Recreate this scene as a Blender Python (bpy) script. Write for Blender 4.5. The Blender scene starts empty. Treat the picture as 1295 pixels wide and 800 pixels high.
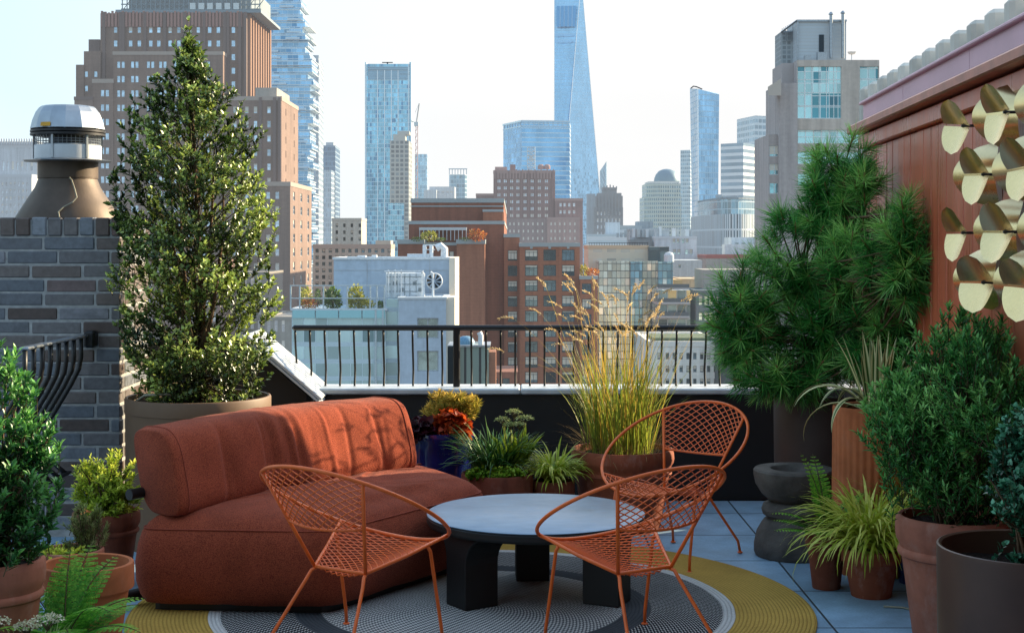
import bpy, math, random
import numpy as np
from mathutils import Vector, Matrix, noise as mnoise

random.seed(7)
RNG = np.random.default_rng(7)
SC = bpy.context.scene
COL = SC.collection
FL, CX, CY, EYE = 1850.0, 647.5, 304.0, 1.6      # lens in reference pixels, optical centre, horizon row, eye height
GROUND = -46.0


def PX(px, y): return (px - CX) * y / FL
def PZ(py, y): return EYE + (CY - py) * y / FL
def R(d): return math.radians(d)


def lin(h):
    h = h.lstrip('#')
    c = [int(h[i:i + 2], 16) / 255 for i in (0, 2, 4)]
    return tuple(x / 12.92 if x <= 0.04045 else ((x + 0.055) / 1.055) ** 2.4 for x in c) + (1.0,)


# ------------------------------------------------------------------ objects
def tag(o, label=None, cat=None, group=None, kind=None):
    if label: o['label'] = label
    if cat: o['category'] = cat
    if group: o['group'] = group
    if kind: o['kind'] = kind
    return o


def empty(name, loc=(0, 0, 0), rz=0.0, label=None, cat=None, group=None):
    o = bpy.data.objects.new(name, None)
    o.empty_display_size = 0.1
    COL.objects.link(o)
    o.location = loc
    o.rotation_euler = (0, 0, rz)
    return tag(o, label, cat, group)


def link_mesh(name, me, parent=None):
    o = bpy.data.objects.new(name, me)
    COL.objects.link(o)
    if parent is not None: o.parent = parent
    return o


def kids(o): return [c for c in COL.objects if c.parent == o]


def copy_tree(o, parent=None, cmap=None):
    if cmap is None:
        cmap = {}
        for c in COL.objects:
            if c.parent: cmap.setdefault(c.parent.name, []).append(c)
    c = o.copy()
    COL.objects.link(c)
    c.parent = parent
    for ch in cmap.get(o.name, []): copy_tree(ch, c, cmap)
    return c


class MB:
    def __init__(s): s.v, s.f, s.m, s.uv = [], [], [], []

    def add(s, vs, fs, mat=0, uvs=None):
        b = len(s.v)
        s.v.extend(tuple(v) for v in vs)
        for k, f in enumerate(fs):
            s.f.append([i + b for i in f]); s.m.append(mat)
            s.uv.append(uvs[k] if uvs else None)
        return s

    def quad(s, a, b, c, d, mat=0, uv=None): return s.add([a, b, c, d], [(0, 1, 2, 3)], mat, [uv] if uv else None)

    def box(s, c, size, rz=0.0, mat=0, M=None):
        x, y, z = (k / 2 for k in size)
        vs = [(-x, -y, -z), (x, -y, -z), (x, y, -z), (-x, y, -z), (-x, -y, z), (x, -y, z), (x, y, z), (-x, y, z)]
        ca, sa = math.cos(rz), math.sin(rz)
        if M is None:
            vs = [(c[0] + p[0] * ca - p[1] * sa, c[1] + p[0] * sa + p[1] * ca, c[2] + p[2]) for p in vs]
        else:
            vs = [tuple(Vector(c) + M @ Vector(p)) for p in vs]
        return s.add(vs, [(0, 3, 2, 1), (4, 5, 6, 7), (0, 1, 5, 4), (1, 2, 6, 5), (2, 3, 7, 6), (3, 0, 4, 7)], mat)

    def box2(s, x0, x1, y0, y1, z0, z1, mat=0):
        return s.box(((x0 + x1) / 2, (y0 + y1) / 2, (z0 + z1) / 2), (abs(x1 - x0), abs(y1 - y0), abs(z1 - z0)), 0, mat)

    def cbox(s, c, size, b=0.01, rz=0.0, mat=0, M=None):
        """a box with chamfered edges"""
        hx, hy, hz = (k / 2 for k in size)
        b = min(b, hx * .9, hy * .9, hz * .9)
        rings = []
        def ring(ix, iy, z):
            return [(-ix + b, -iy, z), (ix - b, -iy, z), (ix, -iy + b, z), (ix, iy - b, z), (ix - b, iy, z), (-ix + b, iy, z), (-ix, iy - b, z), (-ix, -iy + b, z)]
        def inner(z):
            x, y = hx - b, hy - b
            e = b * .25
            return [(-x + e, -y, z), (x - e, -y, z), (x, -y + e, z), (x, y - e, z), (x - e, y, z), (-x + e, y, z), (-x, y - e, z), (-x, -y + e, z)]
        rings = [inner(-hz), ring(hx, hy, -hz + b), ring(hx, hy, hz - b), inner(hz)]
        vs = [p for r in rings for p in r]
        fs = [tuple(range(7, -1, -1)), tuple(range(24, 32))]
        for k in range(3):
            for i in range(8):
                j = (i + 1) % 8
                fs.append((k * 8 + i, k * 8 + j, k * 8 + 8 + j, k * 8 + 8 + i))
        if M is None: M = Matrix.Rotation(rz, 3, 'Z')
        return s.add([tuple(Vector(c) + M @ Vector(p)) for p in vs], fs, mat)

    def tube(s, pts, r, n=8, mat=0, closed=False, caps=True):
        pts = [Vector(p) for p in pts]
        m = len(pts)
        rr = r if isinstance(r, (list, tuple)) else [r] * m
        vs, prev = [], None
        for i, p in enumerate(pts):
            if closed: t = pts[(i + 1) % m] - pts[i - 1]
            else: t = pts[min(i + 1, m - 1)] - pts[max(i - 1, 0)]
            t = t.normalized() if t.length > 1e-9 else Vector((0, 0, 1))
            if prev is None:
                a = Vector((0, 0, 1)) if abs(t.z) < .9 else Vector((1, 0, 0))
                u = t.cross(a).normalized()
            else:
                u = (prev - t * prev.dot(t))
                u = u.normalized() if u.length > 1e-6 else t.orthogonal().normalized()
            prev = u
            w = t.cross(u)
            for k in range(n):
                a = 2 * math.pi * k / n
                vs.append(p + (u * math.cos(a) + w * math.sin(a)) * rr[i])
        fs = []
        for i in range(m if closed else m - 1):
            j = (i + 1) % m
            for k in range(n):
                l = (k + 1) % n
                fs.append((i * n + k, i * n + l, j * n + l, j * n + k))
        if caps and not closed:
            fs.append(tuple(range(n - 1, -1, -1)))
            fs.append(tuple((m - 1) * n + k for k in range(n)))
        return s.add(vs, fs, mat)

    def lathe(s, prof, n=48, c=(0, 0, 0), mat=0, fn=None):
        vs = []
        for r, z in prof:
            for k in range(n):
                a = 2 * math.pi * k / n
                q = r if fn is None else fn(r, z, a)
                vs.append((c[0] + q * math.cos(a), c[1] + q * math.sin(a), c[2] + z))
        fs = []
        for i in range(len(prof) - 1):
            for k in range(n):
                l = (k + 1) % n
                fs.append((i * n + k, i * n + l, i * n + n + l, i * n + n + k))
        if prof[0][0] > 1e-6: fs.append(tuple(range(n - 1, -1, -1)))
        if prof[-1][0] > 1e-6: fs.append(tuple((len(prof) - 1) * n + k for k in range(n)))
        return s.add(vs, fs, mat)

    def prism(s, pts, z0, z1, mat=0, top=True, bottom=False, roofmat=None, skip=()):
        """walls over a counter-clockwise footprint, with uv in metres"""
        n = len(pts); u = 0.0
        for i in range(n):
            a, b = pts[i], pts[(i + 1) % n]
            L = math.hypot(b[0] - a[0], b[1] - a[1])
            if i not in skip:
                s.quad((a[0], a[1], z0), (b[0], b[1], z0), (b[0], b[1], z1), (a[0], a[1], z1), mat, [(u, z0), (u + L, z0), (u + L, z1), (u, z1)])
            u += L
        if top: s.add([(p[0], p[1], z1) for p in pts], [tuple(range(n))], mat if roofmat is None else roofmat)
        if bottom: s.add([(p[0], p[1], z0) for p in pts], [tuple(range(n - 1, -1, -1))], mat)
        return s

    def build(s, name, mats, parent=None, smooth=False, angle=None):
        me = bpy.data.meshes.new(name)
        me.from_pydata(s.v, [], s.f)
        for m in (mats if isinstance(mats, (list, tuple)) else [mats]): me.materials.append(m)
        me.polygons.foreach_set('material_index', s.m)
        if any(u is not None for u in s.uv):
            lay = me.uv_layers.new(name='UVMap')
            for p, u in zip(me.polygons, s.uv):
                if u is None:
                    for li in p.loop_indices:
                        co = me.vertices[me.loops[li].vertex_index].co
                        lay.data[li].uv = (co.x, co.y)
                else:
                    for li, q in zip(p.loop_indices, u): lay.data[li].uv = q
        if smooth: me.polygons.foreach_set('use_smooth', [True] * len(me.polygons))
        me.update()
        if angle is not None:
            me.polygons.foreach_set('use_smooth', [True] * len(me.polygons))
            me.set_sharp_from_angle(angle=R(angle))
        return link_mesh(name, me, parent)


def np_mesh(name, verts, faces_list, mat, parent=None, attrs=None, smooth=False):
    """verts (n,3); faces_list = list of (m,k) index arrays; attrs = {name: float per vertex}"""
    me = bpy.data.meshes.new(name)
    verts = np.asarray(verts, dtype=np.float32)
    me.vertices.add(len(verts))
    me.vertices.foreach_set('co', verts.ravel())
    loops = np.concatenate([f.ravel() for f in faces_list]).astype(np.int32)
    sizes = np.concatenate([np.full(len(f), f.shape[1], dtype=np.int32) for f in faces_list])
    me.loops.add(len(loops))
    me.loops.foreach_set('vertex_index', loops)
    me.polygons.add(len(sizes))
    st = np.zeros(len(sizes), dtype=np.int32); st[1:] = np.cumsum(sizes)[:-1]
    me.polygons.foreach_set('loop_start', st)
    if smooth: me.polygons.foreach_set('use_smooth', np.ones(len(sizes), dtype=bool))
    for k, a in (attrs or {}).items():
        at = me.attributes.new(k, 'FLOAT', 'POINT')
        at.data.foreach_set('value', np.asarray(a, dtype=np.float32))
    me.update(calc_edges=True)
    me.validate()
    for m in (mat if isinstance(mat, (list, tuple)) else [mat]): me.materials.append(m)
    return link_mesh(name, me, parent)


# ------------------------------------------------------------------ materials
class NT:
    """small node-tree helper"""
    def __init__(s, name):
        s.mat = bpy.data.materials.new(name); s.mat.use_nodes = True
        s.t = s.mat.node_tree; s.t.nodes.clear()
        s.out = s.n('ShaderNodeOutputMaterial')

    def n(s, typ, **kw):
        nd = s.t.nodes.new(typ)
        for k, v in kw.items():
            if k.startswith('_'): setattr(nd, k[1:], v)
        return nd

    def l(s, a, b): s.t.links.new(a, b)

    def sock(s, x, inp):
        if hasattr(x, 'is_linked') or isinstance(x, bpy.types.NodeSocket): s.l(x, inp)
        else: inp.default_value = x

    def math(s, op, a, b=0.0, c=0.0, clamp=False):
        nd = s.t.nodes.new('ShaderNodeMath'); nd.operation = op; nd.use_clamp = clamp
        for i, x in enumerate((a, b, c)):
            if i < len(nd.inputs): s.sock(x, nd.inputs[i])
        return nd.outputs[0]

    def mix(s, fac, a, b, mode='MIX'):
        nd = s.t.nodes.new('ShaderNodeMix'); nd.data_type = 'RGBA'; nd.blend_type = mode
        s.sock(fac, nd.inputs[0]); s.sock(a, nd.inputs[6]); s.sock(b, nd.inputs[7])
        return nd.outputs[2]

    def noise(s, vec, scale, detail=4, rough=.55, out=0):
        nd = s.t.nodes.new('ShaderNodeTexNoise')
        if vec is not None: s.l(vec, nd.inputs['Vector'])
        nd.inputs['Scale'].default_value = scale; nd.inputs['Detail'].default_value = detail; nd.inputs['Roughness'].default_value = rough
        return nd.outputs[out]

    def ramp(s, fac, stops, interp='LINEAR'):
        nd = s.t.nodes.new('ShaderNodeValToRGB'); nd.color_ramp.interpolation = interp
        e = nd.color_ramp.elements
        while len(e) < len(stops): e.new(.5)
        for i, (p, c) in enumerate(stops):
            e[i].position = p; e[i].color = c if len(c) == 4 else tuple(c) + (1,)
        s.l(fac, nd.inputs[0])
        return nd.outputs[0]

    def rng(s, v, a, b, c, d, smooth=False):
        nd = s.t.nodes.new('ShaderNodeMapRange')
        if smooth: nd.interpolation_type = 'SMOOTHSTEP'
        s.sock(v, nd.inputs[0])
        for i, x in enumerate((a, b, c, d)): nd.inputs[i + 1].default_value = x
        return nd.outputs[0]

    def coord(s, which='Object'):
        if not hasattr(s, '_tc'): s._tc = s.t.nodes.new('ShaderNodeTexCoord')
        return s._tc.outputs[which]

    def mapping(s, vec, scale=(1, 1, 1), rot=(0, 0, 0), loc=(0, 0, 0)):
        nd = s.t.nodes.new('ShaderNodeMapping')
        s.l(vec, nd.inputs[0]); nd.inputs['Scale'].default_value = scale; nd.inputs['Rotation'].default_value = rot; nd.inputs['Location'].default_value = loc
        return nd.outputs[0]

    def sep(s, v):
        nd = s.t.nodes.new('ShaderNodeSeparateXYZ'); s.l(v, nd.inputs[0]); return nd.outputs

    def comb(s, x, y, z=0.0):
        nd = s.t.nodes.new('ShaderNodeCombineXYZ')
        for i, q in enumerate((x, y, z)): s.sock(q, nd.inputs[i])
        return nd.outputs[0]

    def bump(s, h, strength=.3, dist=.01):
        nd = s.t.nodes.new('ShaderNodeBump'); s.l(h, nd.inputs['Height'])
        nd.inputs['Strength'].default_value = strength; nd.inputs['Distance'].default_value = dist
        return nd.outputs[0]

    def attr(s, name):
        nd = s.t.nodes.new('ShaderNodeAttribute'); nd.attribute_name = name; return nd.outputs['Fac']

    def wn(s, vec):
        nd = s.t.nodes.new('ShaderNodeTexWhiteNoise'); nd.noise_dimensions = '3D'; s.l(vec, nd.inputs['Vector']); return nd.outputs['Value']

    def pbr(s, col, rough=.6, metal=0.0, normal=None, spec=.5, sheen=0.0):
        p = s.t.nodes.new('ShaderNodeBsdfPrincipled')
        s.sock(col, p.inputs['Base Color']); s.sock(rough, p.inputs['Roughness']); s.sock(metal, p.inputs['Metallic'])
        p.inputs['Specular IOR Level'].default_value = spec
        if sheen:
            p.inputs['Sheen Weight'].default_value = sheen; p.inputs['Sheen Roughness'].default_value = .5
        if normal is not None: s.l(normal, p.inputs['Normal'])
        return p.outputs[0]

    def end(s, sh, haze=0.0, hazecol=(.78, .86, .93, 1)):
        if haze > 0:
            e = s.t.nodes.new('ShaderNodeEmission'); e.inputs[0].default_value = hazecol; e.inputs[1].default_value = .92  # distance haze painted in as a constant glow per material
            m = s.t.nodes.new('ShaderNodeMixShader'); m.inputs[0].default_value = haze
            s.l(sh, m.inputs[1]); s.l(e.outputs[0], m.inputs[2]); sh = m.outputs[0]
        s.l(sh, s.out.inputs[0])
        return s.mat


def m_plain(name, h, rough=.6, metal=0.0, var=.25, scale=8, bump=.0, spec=.5, haze=0.0, bscale=60, bdist=.003):
    t = NT(name); c = lin(h)
    n = t.noise(t.coord(), scale, 5)
    f = t.rng(n, .3, .7, 1 - var, 1 + var)
    col = t.mix(1.0, c, t.comb(f, f, f), 'MULTIPLY')
    nm = t.bump(t.noise(t.coord(), bscale, 4), bump, bdist) if bump else None
    return t.end(t.pbr(col, rough, metal, nm, spec), haze)


def m_wall(name, h, haze=0.0, rough=.85, var=.16, streak=.25, course=0.0, mortar=.12, scale=.09):
    """weathered masonry / render for the city, uv in metres: tonal patches, rain streaks, optional courses"""
    t = NT(name); c = lin(h); uv = t.coord('UV')
    n1 = t.noise(uv, scale, 6, .6)
    n2 = t.noise(t.mapping(uv, (.9, .05, 1)), 1.0, 4, .6)
    n3 = t.noise(uv, 1.7, 3, .6)
    f = t.math('MULTIPLY', t.rng(n1, .3, .7, 1 - var, 1 + var), t.rng(n2, .35, .75, 1 + streak * .3, 1 - streak))
    f = t.math('MULTIPLY', f, t.rng(n3, .3, .7, .92, 1.08))
    if course:
        u = t.sep(uv)
        fr = t.math('FRACT', t.math('DIVIDE', u[1], course))
        f = t.math('MULTIPLY', f, t.math('SUBTRACT', 1.0, t.math('MULTIPLY', t.math('LESS_THAN', fr, .16), mortar)))
    col = t.mix(1.0, c, t.comb(f, f, f), 'MULTIPLY')
    return t.end(t.pbr(col, rough, 0, None, .3), haze)


def m_curtain(name, glass, line, floor=3.9, bay=1.5, ft=.16, bt=.1, haze=0.0, metal=.65, rough=.12, var=.35, dark=None, big=.25, vline=True, tilt=.06):
    """glass curtain wall, uv in metres: panes with their own tone and tilt, spandrel lines, mullions"""
    t = NT(name); uv = t.coord('UV'); s = t.sep(uv)
    fu, fv = t.math('DIVIDE', s[0], bay), t.math('DIVIDE', s[1], floor)
    cell = t.comb(t.math('FLOOR', fu), t.math('FLOOR', fv), 0.0)
    row = t.comb(0.0, t.math('FLOOR', fv), 0.0)
    w = t.wn(cell)
    k = t.math('MULTIPLY', t.rng(w, 0, 1, 1 - var, 1 + var * .5), t.rng(t.wn(row), 0, 1, 1 - var * .3, 1 + var * .3))
    k = t.math('MULTIPLY', k, t.rng(t.noise(t.mapping(uv, (.05, .02, 1)), 1.0, 4, .6), .35, .65, 1 - big, 1 + big))  # broad tone patches painted in as reflections of neighbouring buildings
    g = t.mix(1.0, lin(glass), t.comb(k, k, k), 'MULTIPLY')
    if dark: g = t.mix(t.math('GREATER_THAN', w, .86), g, lin(dark))
    m = t.math('LESS_THAN', t.math('FRACT', fv), ft)
    if vline: m = t.math('MAXIMUM', m, t.math('LESS_THAN', t.math('FRACT', fu), bt))
    col = t.mix(m, g, lin(line))
    nt = t.n('ShaderNodeTexWhiteNoise'); nt.noise_dimensions = '3D'; t.l(cell, nt.inputs['Vector'])
    off = t.n('ShaderNodeVectorMath'); off.operation = 'SUBTRACT'; t.l(nt.outputs['Color'], off.inputs[0]); off.inputs[1].default_value = (.5, .5, .5)
    sc = t.n('ShaderNodeVectorMath'); sc.operation = 'SCALE'; t.l(off.outputs[0], sc.inputs[0]); sc.inputs['Scale'].default_value = tilt
    geo = t.n('ShaderNodeNewGeometry')
    ad = t.n('ShaderNodeVectorMath'); ad.operation = 'ADD'; t.l(geo.outputs['Normal'], ad.inputs[0]); t.l(sc.outputs[0], ad.inputs[1])
    no = t.n('ShaderNodeVectorMath'); no.operation = 'NORMALIZE'; t.l(ad.outputs[0], no.inputs[0])
    sh = t.pbr(col, t.math('ADD', t.math('MULTIPLY', m, .4), rough), t.math('MULTIPLY', t.math('SUBTRACT', 1.0, m), metal), no.outputs[0], .5)
    return t.end(sh, haze)


def m_glass(name, h, haze=0.0, var=.6, metal=.75, rough=.1):
    """window glass that mirrors the sky, each window with its own tone and a blind or not"""
    t = NT(name); oi = t.n('ShaderNodeObjectInfo'); rnd = oi.outputs['Random']
    k = t.rng(rnd, 0, 1, 1 - var, 1 + var * .6)
    n = t.rng(t.noise(t.coord(), .9, 3), .35, .65, .75, 1.2)
    k = t.math('MULTIPLY', k, n)
    col = t.mix(1.0, lin(h), t.comb(k, k, k), 'MULTIPLY')
    gz = t.sep(t.coord('Generated'))[2]
    r2 = t.math('FRACT', t.math('MULTIPLY', rnd, 37.7))
    blind = t.math('GREATER_THAN', gz, t.rng(r2, .35, 1, 1.02, .15))     # a roller blind drawn part-way in some windows
    col = t.mix(blind, col, lin('#c9c6bb'))
    return t.end(t.pbr(col, t.math('ADD', rough, t.math('MULTIPLY', blind, .25)), t.math('MULTIPLY', metal, t.math('SUBTRACT', 1.0, t.math('MULTIPLY', blind, .8)))), haze)


def m_leaf(name, dark, mid, light, trans=.25, rough=.45, spec=.4, tcol=None, haze=0.0):
    t = NT(name)
    a = t.attr('tint')
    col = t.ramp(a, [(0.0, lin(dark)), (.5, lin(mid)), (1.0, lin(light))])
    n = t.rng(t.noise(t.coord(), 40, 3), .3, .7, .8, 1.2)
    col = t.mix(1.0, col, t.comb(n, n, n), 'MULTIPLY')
    p = t.pbr(col, rough, 0, None, spec)
    tr = t.n('ShaderNodeBsdfTranslucent')
    if tcol: t.l(t.mix(.5, col, lin(tcol)), tr.inputs[0])
    else: t.l(col, tr.inputs[0])
    m = t.n('ShaderNodeMixShader'); m.inputs[0].default_value = trans
    t.l(p, m.inputs[1]); t.l(tr.outputs[0], m.inputs[2])
    return t.end(m.outputs[0], haze)
# ------------------------------------------------------------------ camera, sun, sky
cam_d = bpy.data.cameras.new('camera'); cam = bpy.data.objects.new('camera', cam_d); COL.objects.link(cam)
cam.location = (0, 0, EYE); cam.rotation_euler = (R(90), 0, 0)
cam_d.sensor_width = 36; cam_d.lens = 36 * FL / 1295.0
cam_d.shift_y = (CY - 400) / 1295.0
cam_d.clip_start = .05; cam_d.clip_end = 20000
SC.camera = cam

SUN_AZ, SUN_EL = 30.0, 21.0                       # degrees forward of +X, degrees up
sd = Vector((math.cos(R(SUN_EL)) * math.cos(R(SUN_AZ)), math.cos(R(SUN_EL)) * math.sin(R(SUN_AZ)), math.sin(R(SUN_EL))))
sl = bpy.data.lights.new('sun', 'SUN'); sl.energy = 12.0; sl.angle = R(.6); sl.color = (1, .81, .54)
so = bpy.data.objects.new('sun', sl); COL.objects.link(so); so.rotation_euler = (-sd).to_track_quat('-Z', 'Y').to_euler()

wd = bpy.data.worlds.new('World'); SC.world = wd; wd.use_nodes = True
nt = wd.node_tree; nt.nodes.clear()
def wnode(t): return nt.nodes.new(t)
wo = wnode('ShaderNodeOutputWorld'); bg = wnode('ShaderNodeBackground')
sky = wnode('ShaderNodeTexSky'); sky.sky_type = 'NISHITA'; sky.sun_disc = False
sky.sun_elevation = R(SUN_EL); sky.sun_rotation = R(90 - SUN_AZ)
sky.air_density = 1.2; sky.dust_density = 2.0; sky.ozone_density = 1.5; sky.altitude = 40
tc = wnode('ShaderNodeTexCoord'); sp = wnode('ShaderNodeSeparateXYZ'); nt.links.new(tc.outputs['Generated'], sp.inputs[0])
def wmath(op, a, b):
    m = wnode('ShaderNodeMath'); m.operation = op
    for i, x in enumerate((a, b)):
        if isinstance(x, bpy.types.NodeSocket): nt.links.new(x, m.inputs[i])
        else: m.inputs[i].default_value = x
    return m.outputs[0]
def wrng(v, a, b, c, d):
    m = wnode('ShaderNodeMapRange'); m.interpolation_type = 'SMOOTHSTEP'; nt.links.new(v, m.inputs[0])
    for i, x in enumerate((a, b, c, d)): m.inputs[i + 1].default_value = x
    return m.outputs[0]
az = wmath('ADD', wmath('MULTIPLY', sp.outputs[0], .55), wmath('MULTIPLY', sp.outputs[1], .83))
cl = wnode('ShaderNodeTexNoise'); nt.links.new(tc.outputs['Generated'], cl.inputs['Vector']); cl.inputs['Scale'].default_value = 2.2; cl.inputs['Detail'].default_value = 6
def wmix(f, a, b):
    m = wnode('ShaderNodeMix'); m.data_type = 'RGBA'
    for x, i in ((f, 0), (a, 6), (b, 7)):
        if isinstance(x, bpy.types.NodeSocket): nt.links.new(x, m.inputs[i])
        else: m.inputs[i].default_value = x
    return m.outputs[2]
f_h = wrng(sp.outputs[2], .12, .75, .95, .35)            # thin haze low down, clearer overhead
f_w = wmath('MULTIPLY', wrng(sp.outputs[2], .25, .75, 1.0, 0.0), wmath('MAXIMUM', wrng(az, .55, .84, 0.0, 1.0), wrng(sp.outputs[2], .0, .13, .6, 0.0)))
scl = wnode('ShaderNodeVectorMath'); scl.operation = 'SCALE'; nt.links.new(sky.outputs[0], scl.inputs[0]); scl.inputs['Scale'].default_value = 3.3
c1 = wmix(f_h, scl.outputs[0], (5.0, 6.6, 7.5, 1))
wsc = wnode('ShaderNodeVectorMath'); wsc.operation = 'SCALE'; wsc.inputs[0].default_value = (6.9, 6.9, 6.88)
cm = wnode('ShaderNodeMapping'); nt.links.new(tc.outputs['Generated'], cm.inputs[0]); cm.inputs['Scale'].default_value = (1.0, 1.0, 3.0); nt.links.new(cm.outputs[0], cl.inputs['Vector'])
nt.links.new(wmath('MULTIPLY', wrng(sp.outputs[2], .17, .38, 1.0, 2.1), wrng(cl.outputs[0], .36, .64, 0.955, 1.04)), wsc.inputs['Scale'])
c2 = wmix(f_w, c1, wsc.outputs[0])
nt.links.new(c2, bg.inputs[0]); bg.inputs[1].default_value = .15
nt.links.new(bg.outputs[0], wo.inputs[0])

SC.view_settings.view_transform = 'Standard'; SC.view_settings.look = 'None'; SC.view_settings.exposure = 0; SC.view_settings.gamma = 1
SC.render.engine = 'CYCLES'
SC.cycles.use_denoising = True
SC.cycles.max_bounces = 6; SC.cycles.diffuse_bounces = 3; SC.cycles.glossy_bounces = 3; SC.cycles.transmission_bounces = 4; SC.cycles.transparent_max_bounces = 6
SC.cycles.caustics_reflective = False; SC.cycles.caustics_refractive = False
SC.cycles.sample_clamp_indirect = 4
SC.cycles.use_adaptive_sampling = True; SC.cycles.adaptive_threshold = .015

# ------------------------------------------------------------------ terrace materials
def m_paver():
    t = NT('bluestone paver'); o = t.coord()
    s = t.sep(o)
    u = t.math('DIVIDE', t.math('ADD', s[0], -1.33 + 6.1), .61); v = t.math('DIVIDE', t.math('ADD', s[1], -6.05 + 6.34), .634)
    fu, fv = t.math('FRACT', u), t.math('FRACT', v)
    du = t.math('ABSOLUTE', t.math('SUBTRACT', fu, .5)); dv = t.math('ABSOLUTE', t.math('SUBTRACT', fv, .5))
    d = t.math('MAXIMUM', du, dv)
    joint = t.rng(d, .488, .4965, 0, 1)
    w = t.wn(t.comb(t.math('FLOOR', u), t.math('FLOOR', v), 0))
    n = t.noise(o, 5, 7, .62); n2 = t.noise(o, 90, 4, .6)
    k = t.math('MULTIPLY', t.rng(w, 0, 1, .86, 1.12), t.math('MULTIPLY', t.rng(n, .3, .7, .78, 1.2), t.rng(n2, .3, .7, .88, 1.12)))
    col = t.mix(1.0, lin('#85a4ba'), t.comb(k, k, k), 'MULTIPLY')
    col = t.mix(t.rng(t.noise(o, 1.3, 6, .65), .48, .72, 0, .5), col, lin('#5c707e'))
    col = t.mix(joint, col, lin('#20262a'))
    h = t.math('SUBTRACT', t.math('MULTIPLY', n2, .25), joint)
    return t.end(t.pbr(col, t.rng(n, .3, .7, .5, .75), 0, t.bump(h, .6, .006), .4))

def m_fabric(name, h, warm):
    t = NT(name); o = t.coord()
    n = t.noise(o, 260, 3, .75); n1 = t.noise(o, 7, 4, .6)
    w = t.n('ShaderNodeTexWave'); t.l(t.mapping(o, (1, 1, 1), (0, 0, R(30))), w.inputs['Vector']); w.inputs['Scale'].default_value = 130; w.inputs['Distortion'].default_value = 2
    col = t.mix(t.rng(n, .35, .65, 0, 1), lin(h), lin(warm))
    k = t.rng(n1, .3, .7, .86, 1.14)
    col = t.mix(1.0, col, t.comb(k, k, k), 'MULTIPLY')
    hgt = t.math('ADD', t.math('MULTIPLY', n, .7), t.math('MULTIPLY', w.outputs['Fac'], .3))
    return t.end(t.pbr(col, .95, 0, t.bump(hgt, .5, .004), .1, sheen=.06))

def m_terracotta(name, h, soot=.4, chalk=.45):
    t = NT(name); o = t.coord(); z = t.sep(o)[2]
    n = t.noise(o, 9, 6, .62); n2 = t.noise(t.mapping(o, (1, 1, .25)), 14, 5, .6)
    k = t.rng(n, .3, .7, .8, 1.18)
    col = t.mix(1.0, lin(h), t.comb(k, k, k), 'MULTIPLY')
    col = t.mix(t.rng(n2, .5, .75, 0, soot), col, lin('#2e1c16'))
    col = t.mix(t.rng(t.noise(t.mapping(o, (1, 1, .55)), 11, 7, .72), .52, .74, 0, chalk), col, lin('#b59a8c'))
    return t.end(t.pbr(col, .8, 0, t.bump(t.noise(o, 70, 4), .25, .003), .3))

def m_rug():
    t = NT('braided rug'); o = t.coord(); s = t.sep(o)
    r = t.math('SQRT', t.math('ADD', t.math('MULTIPLY', s[0], s[0]), t.math('MULTIPLY', s[1], s[1])))
    rw = t.math('ADD', r, t.math('MULTIPLY', t.math('SUBTRACT', t.noise(o, 3, 2), .5), .012))
    ang = t.math('ARCTAN2', s[1], s[0])
    ring = t.math('DIVIDE', rw, .0165)
    fr = t.math('FRACT', ring)
    gap = t.math('MULTIPLY', t.math('ABSOLUTE', t.math('SUBTRACT', fr, .5)), 2.0)       # 0 mid-braid, 1 at the gap
    ph = t.math('ADD', t.math('MULTIPLY', t.math('MULTIPLY', ang, rw), 38.0), t.math('MULTIPLY', t.math('FLOOR', ring), .37))
    dash = t.math('FRACT', ph)
    chev = t.math('ABSOLUTE', t.math('SUBTRACT', t.math('FRACT', t.math('ADD', ph, t.math('MULTIPLY', fr, 1.0))), .5))
    light = t.math('GREATER_THAN', chev, .25)
    nz = t.noise(o, 160, 3, .6)
    core = t.mix(light, lin('#cbc9c2'), lin('#6b6c6c'))
    mid = t.mix(t.math('GREATER_THAN', chev, .34), lin('#2c2d31'), lin('#c2bfb8'))
    zone = t.ramp(t.math('DIVIDE', rw, 1.5), [(0, (0, 0, 0)), (.44, (.2,) * 3), (.515, (.4,) * 3), (.72, (.6,) * 3), (.757, (.8,) * 3)], 'CONSTANT')
    z = t.sep(zone)[0]
    col = t.mix(t.math('GREATER_THAN', z, .1), core, lin('#4b4e51'))
    col = t.mix(t.math('GREATER_THAN', z, .3), col, mid)
    col = t.mix(t.math('GREATER_THAN', z, .5), col, lin('#d0ccc5'))
    col = t.mix(t.math('GREATER_THAN', z, .7), col, lin('#c09a4c'))
    k = t.math('MULTIPLY', t.rng(nz, .3, .7, .82, 1.14), t.rng(t.noise(o, 2.2, 5), .3, .7, .82, 1.14))
    k = t.math('MULTIPLY', k, t.rng(gap, .4, 1, 1, .72))
    col = t.mix(1.0, col, t.comb(k, k, k), 'MULTIPLY')
    h = t.math('ADD', t.math('SUBTRACT', 1.0, t.math('POWER', gap, 3.0)), t.math('MULTIPLY', chev, .6))
    return t.end(t.pbr(col, .95, 0, t.bump(h, .55, .004), .1))

def m_zinc():
    t = NT('zinc table top'); o = t.coord()
    n = t.noise(t.mapping(o, (4, 9, 1)), 1.6, 6, .6); n2 = t.noise(o, 30, 5, .6)
    k = t.math('MULTIPLY', t.rng(n, .3, .7, .88, 1.12), t.rng(n2, .3, .7, .93, 1.06))
    col = t.mix(1.0, lin('#8296a8'), t.comb(k, k, k), 'MULTIPLY')
    return t.end(t.pbr(col, t.rng(n2, .3, .7, .36, .5), .4, t.bump(n2, .08, .002), .5))

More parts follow.
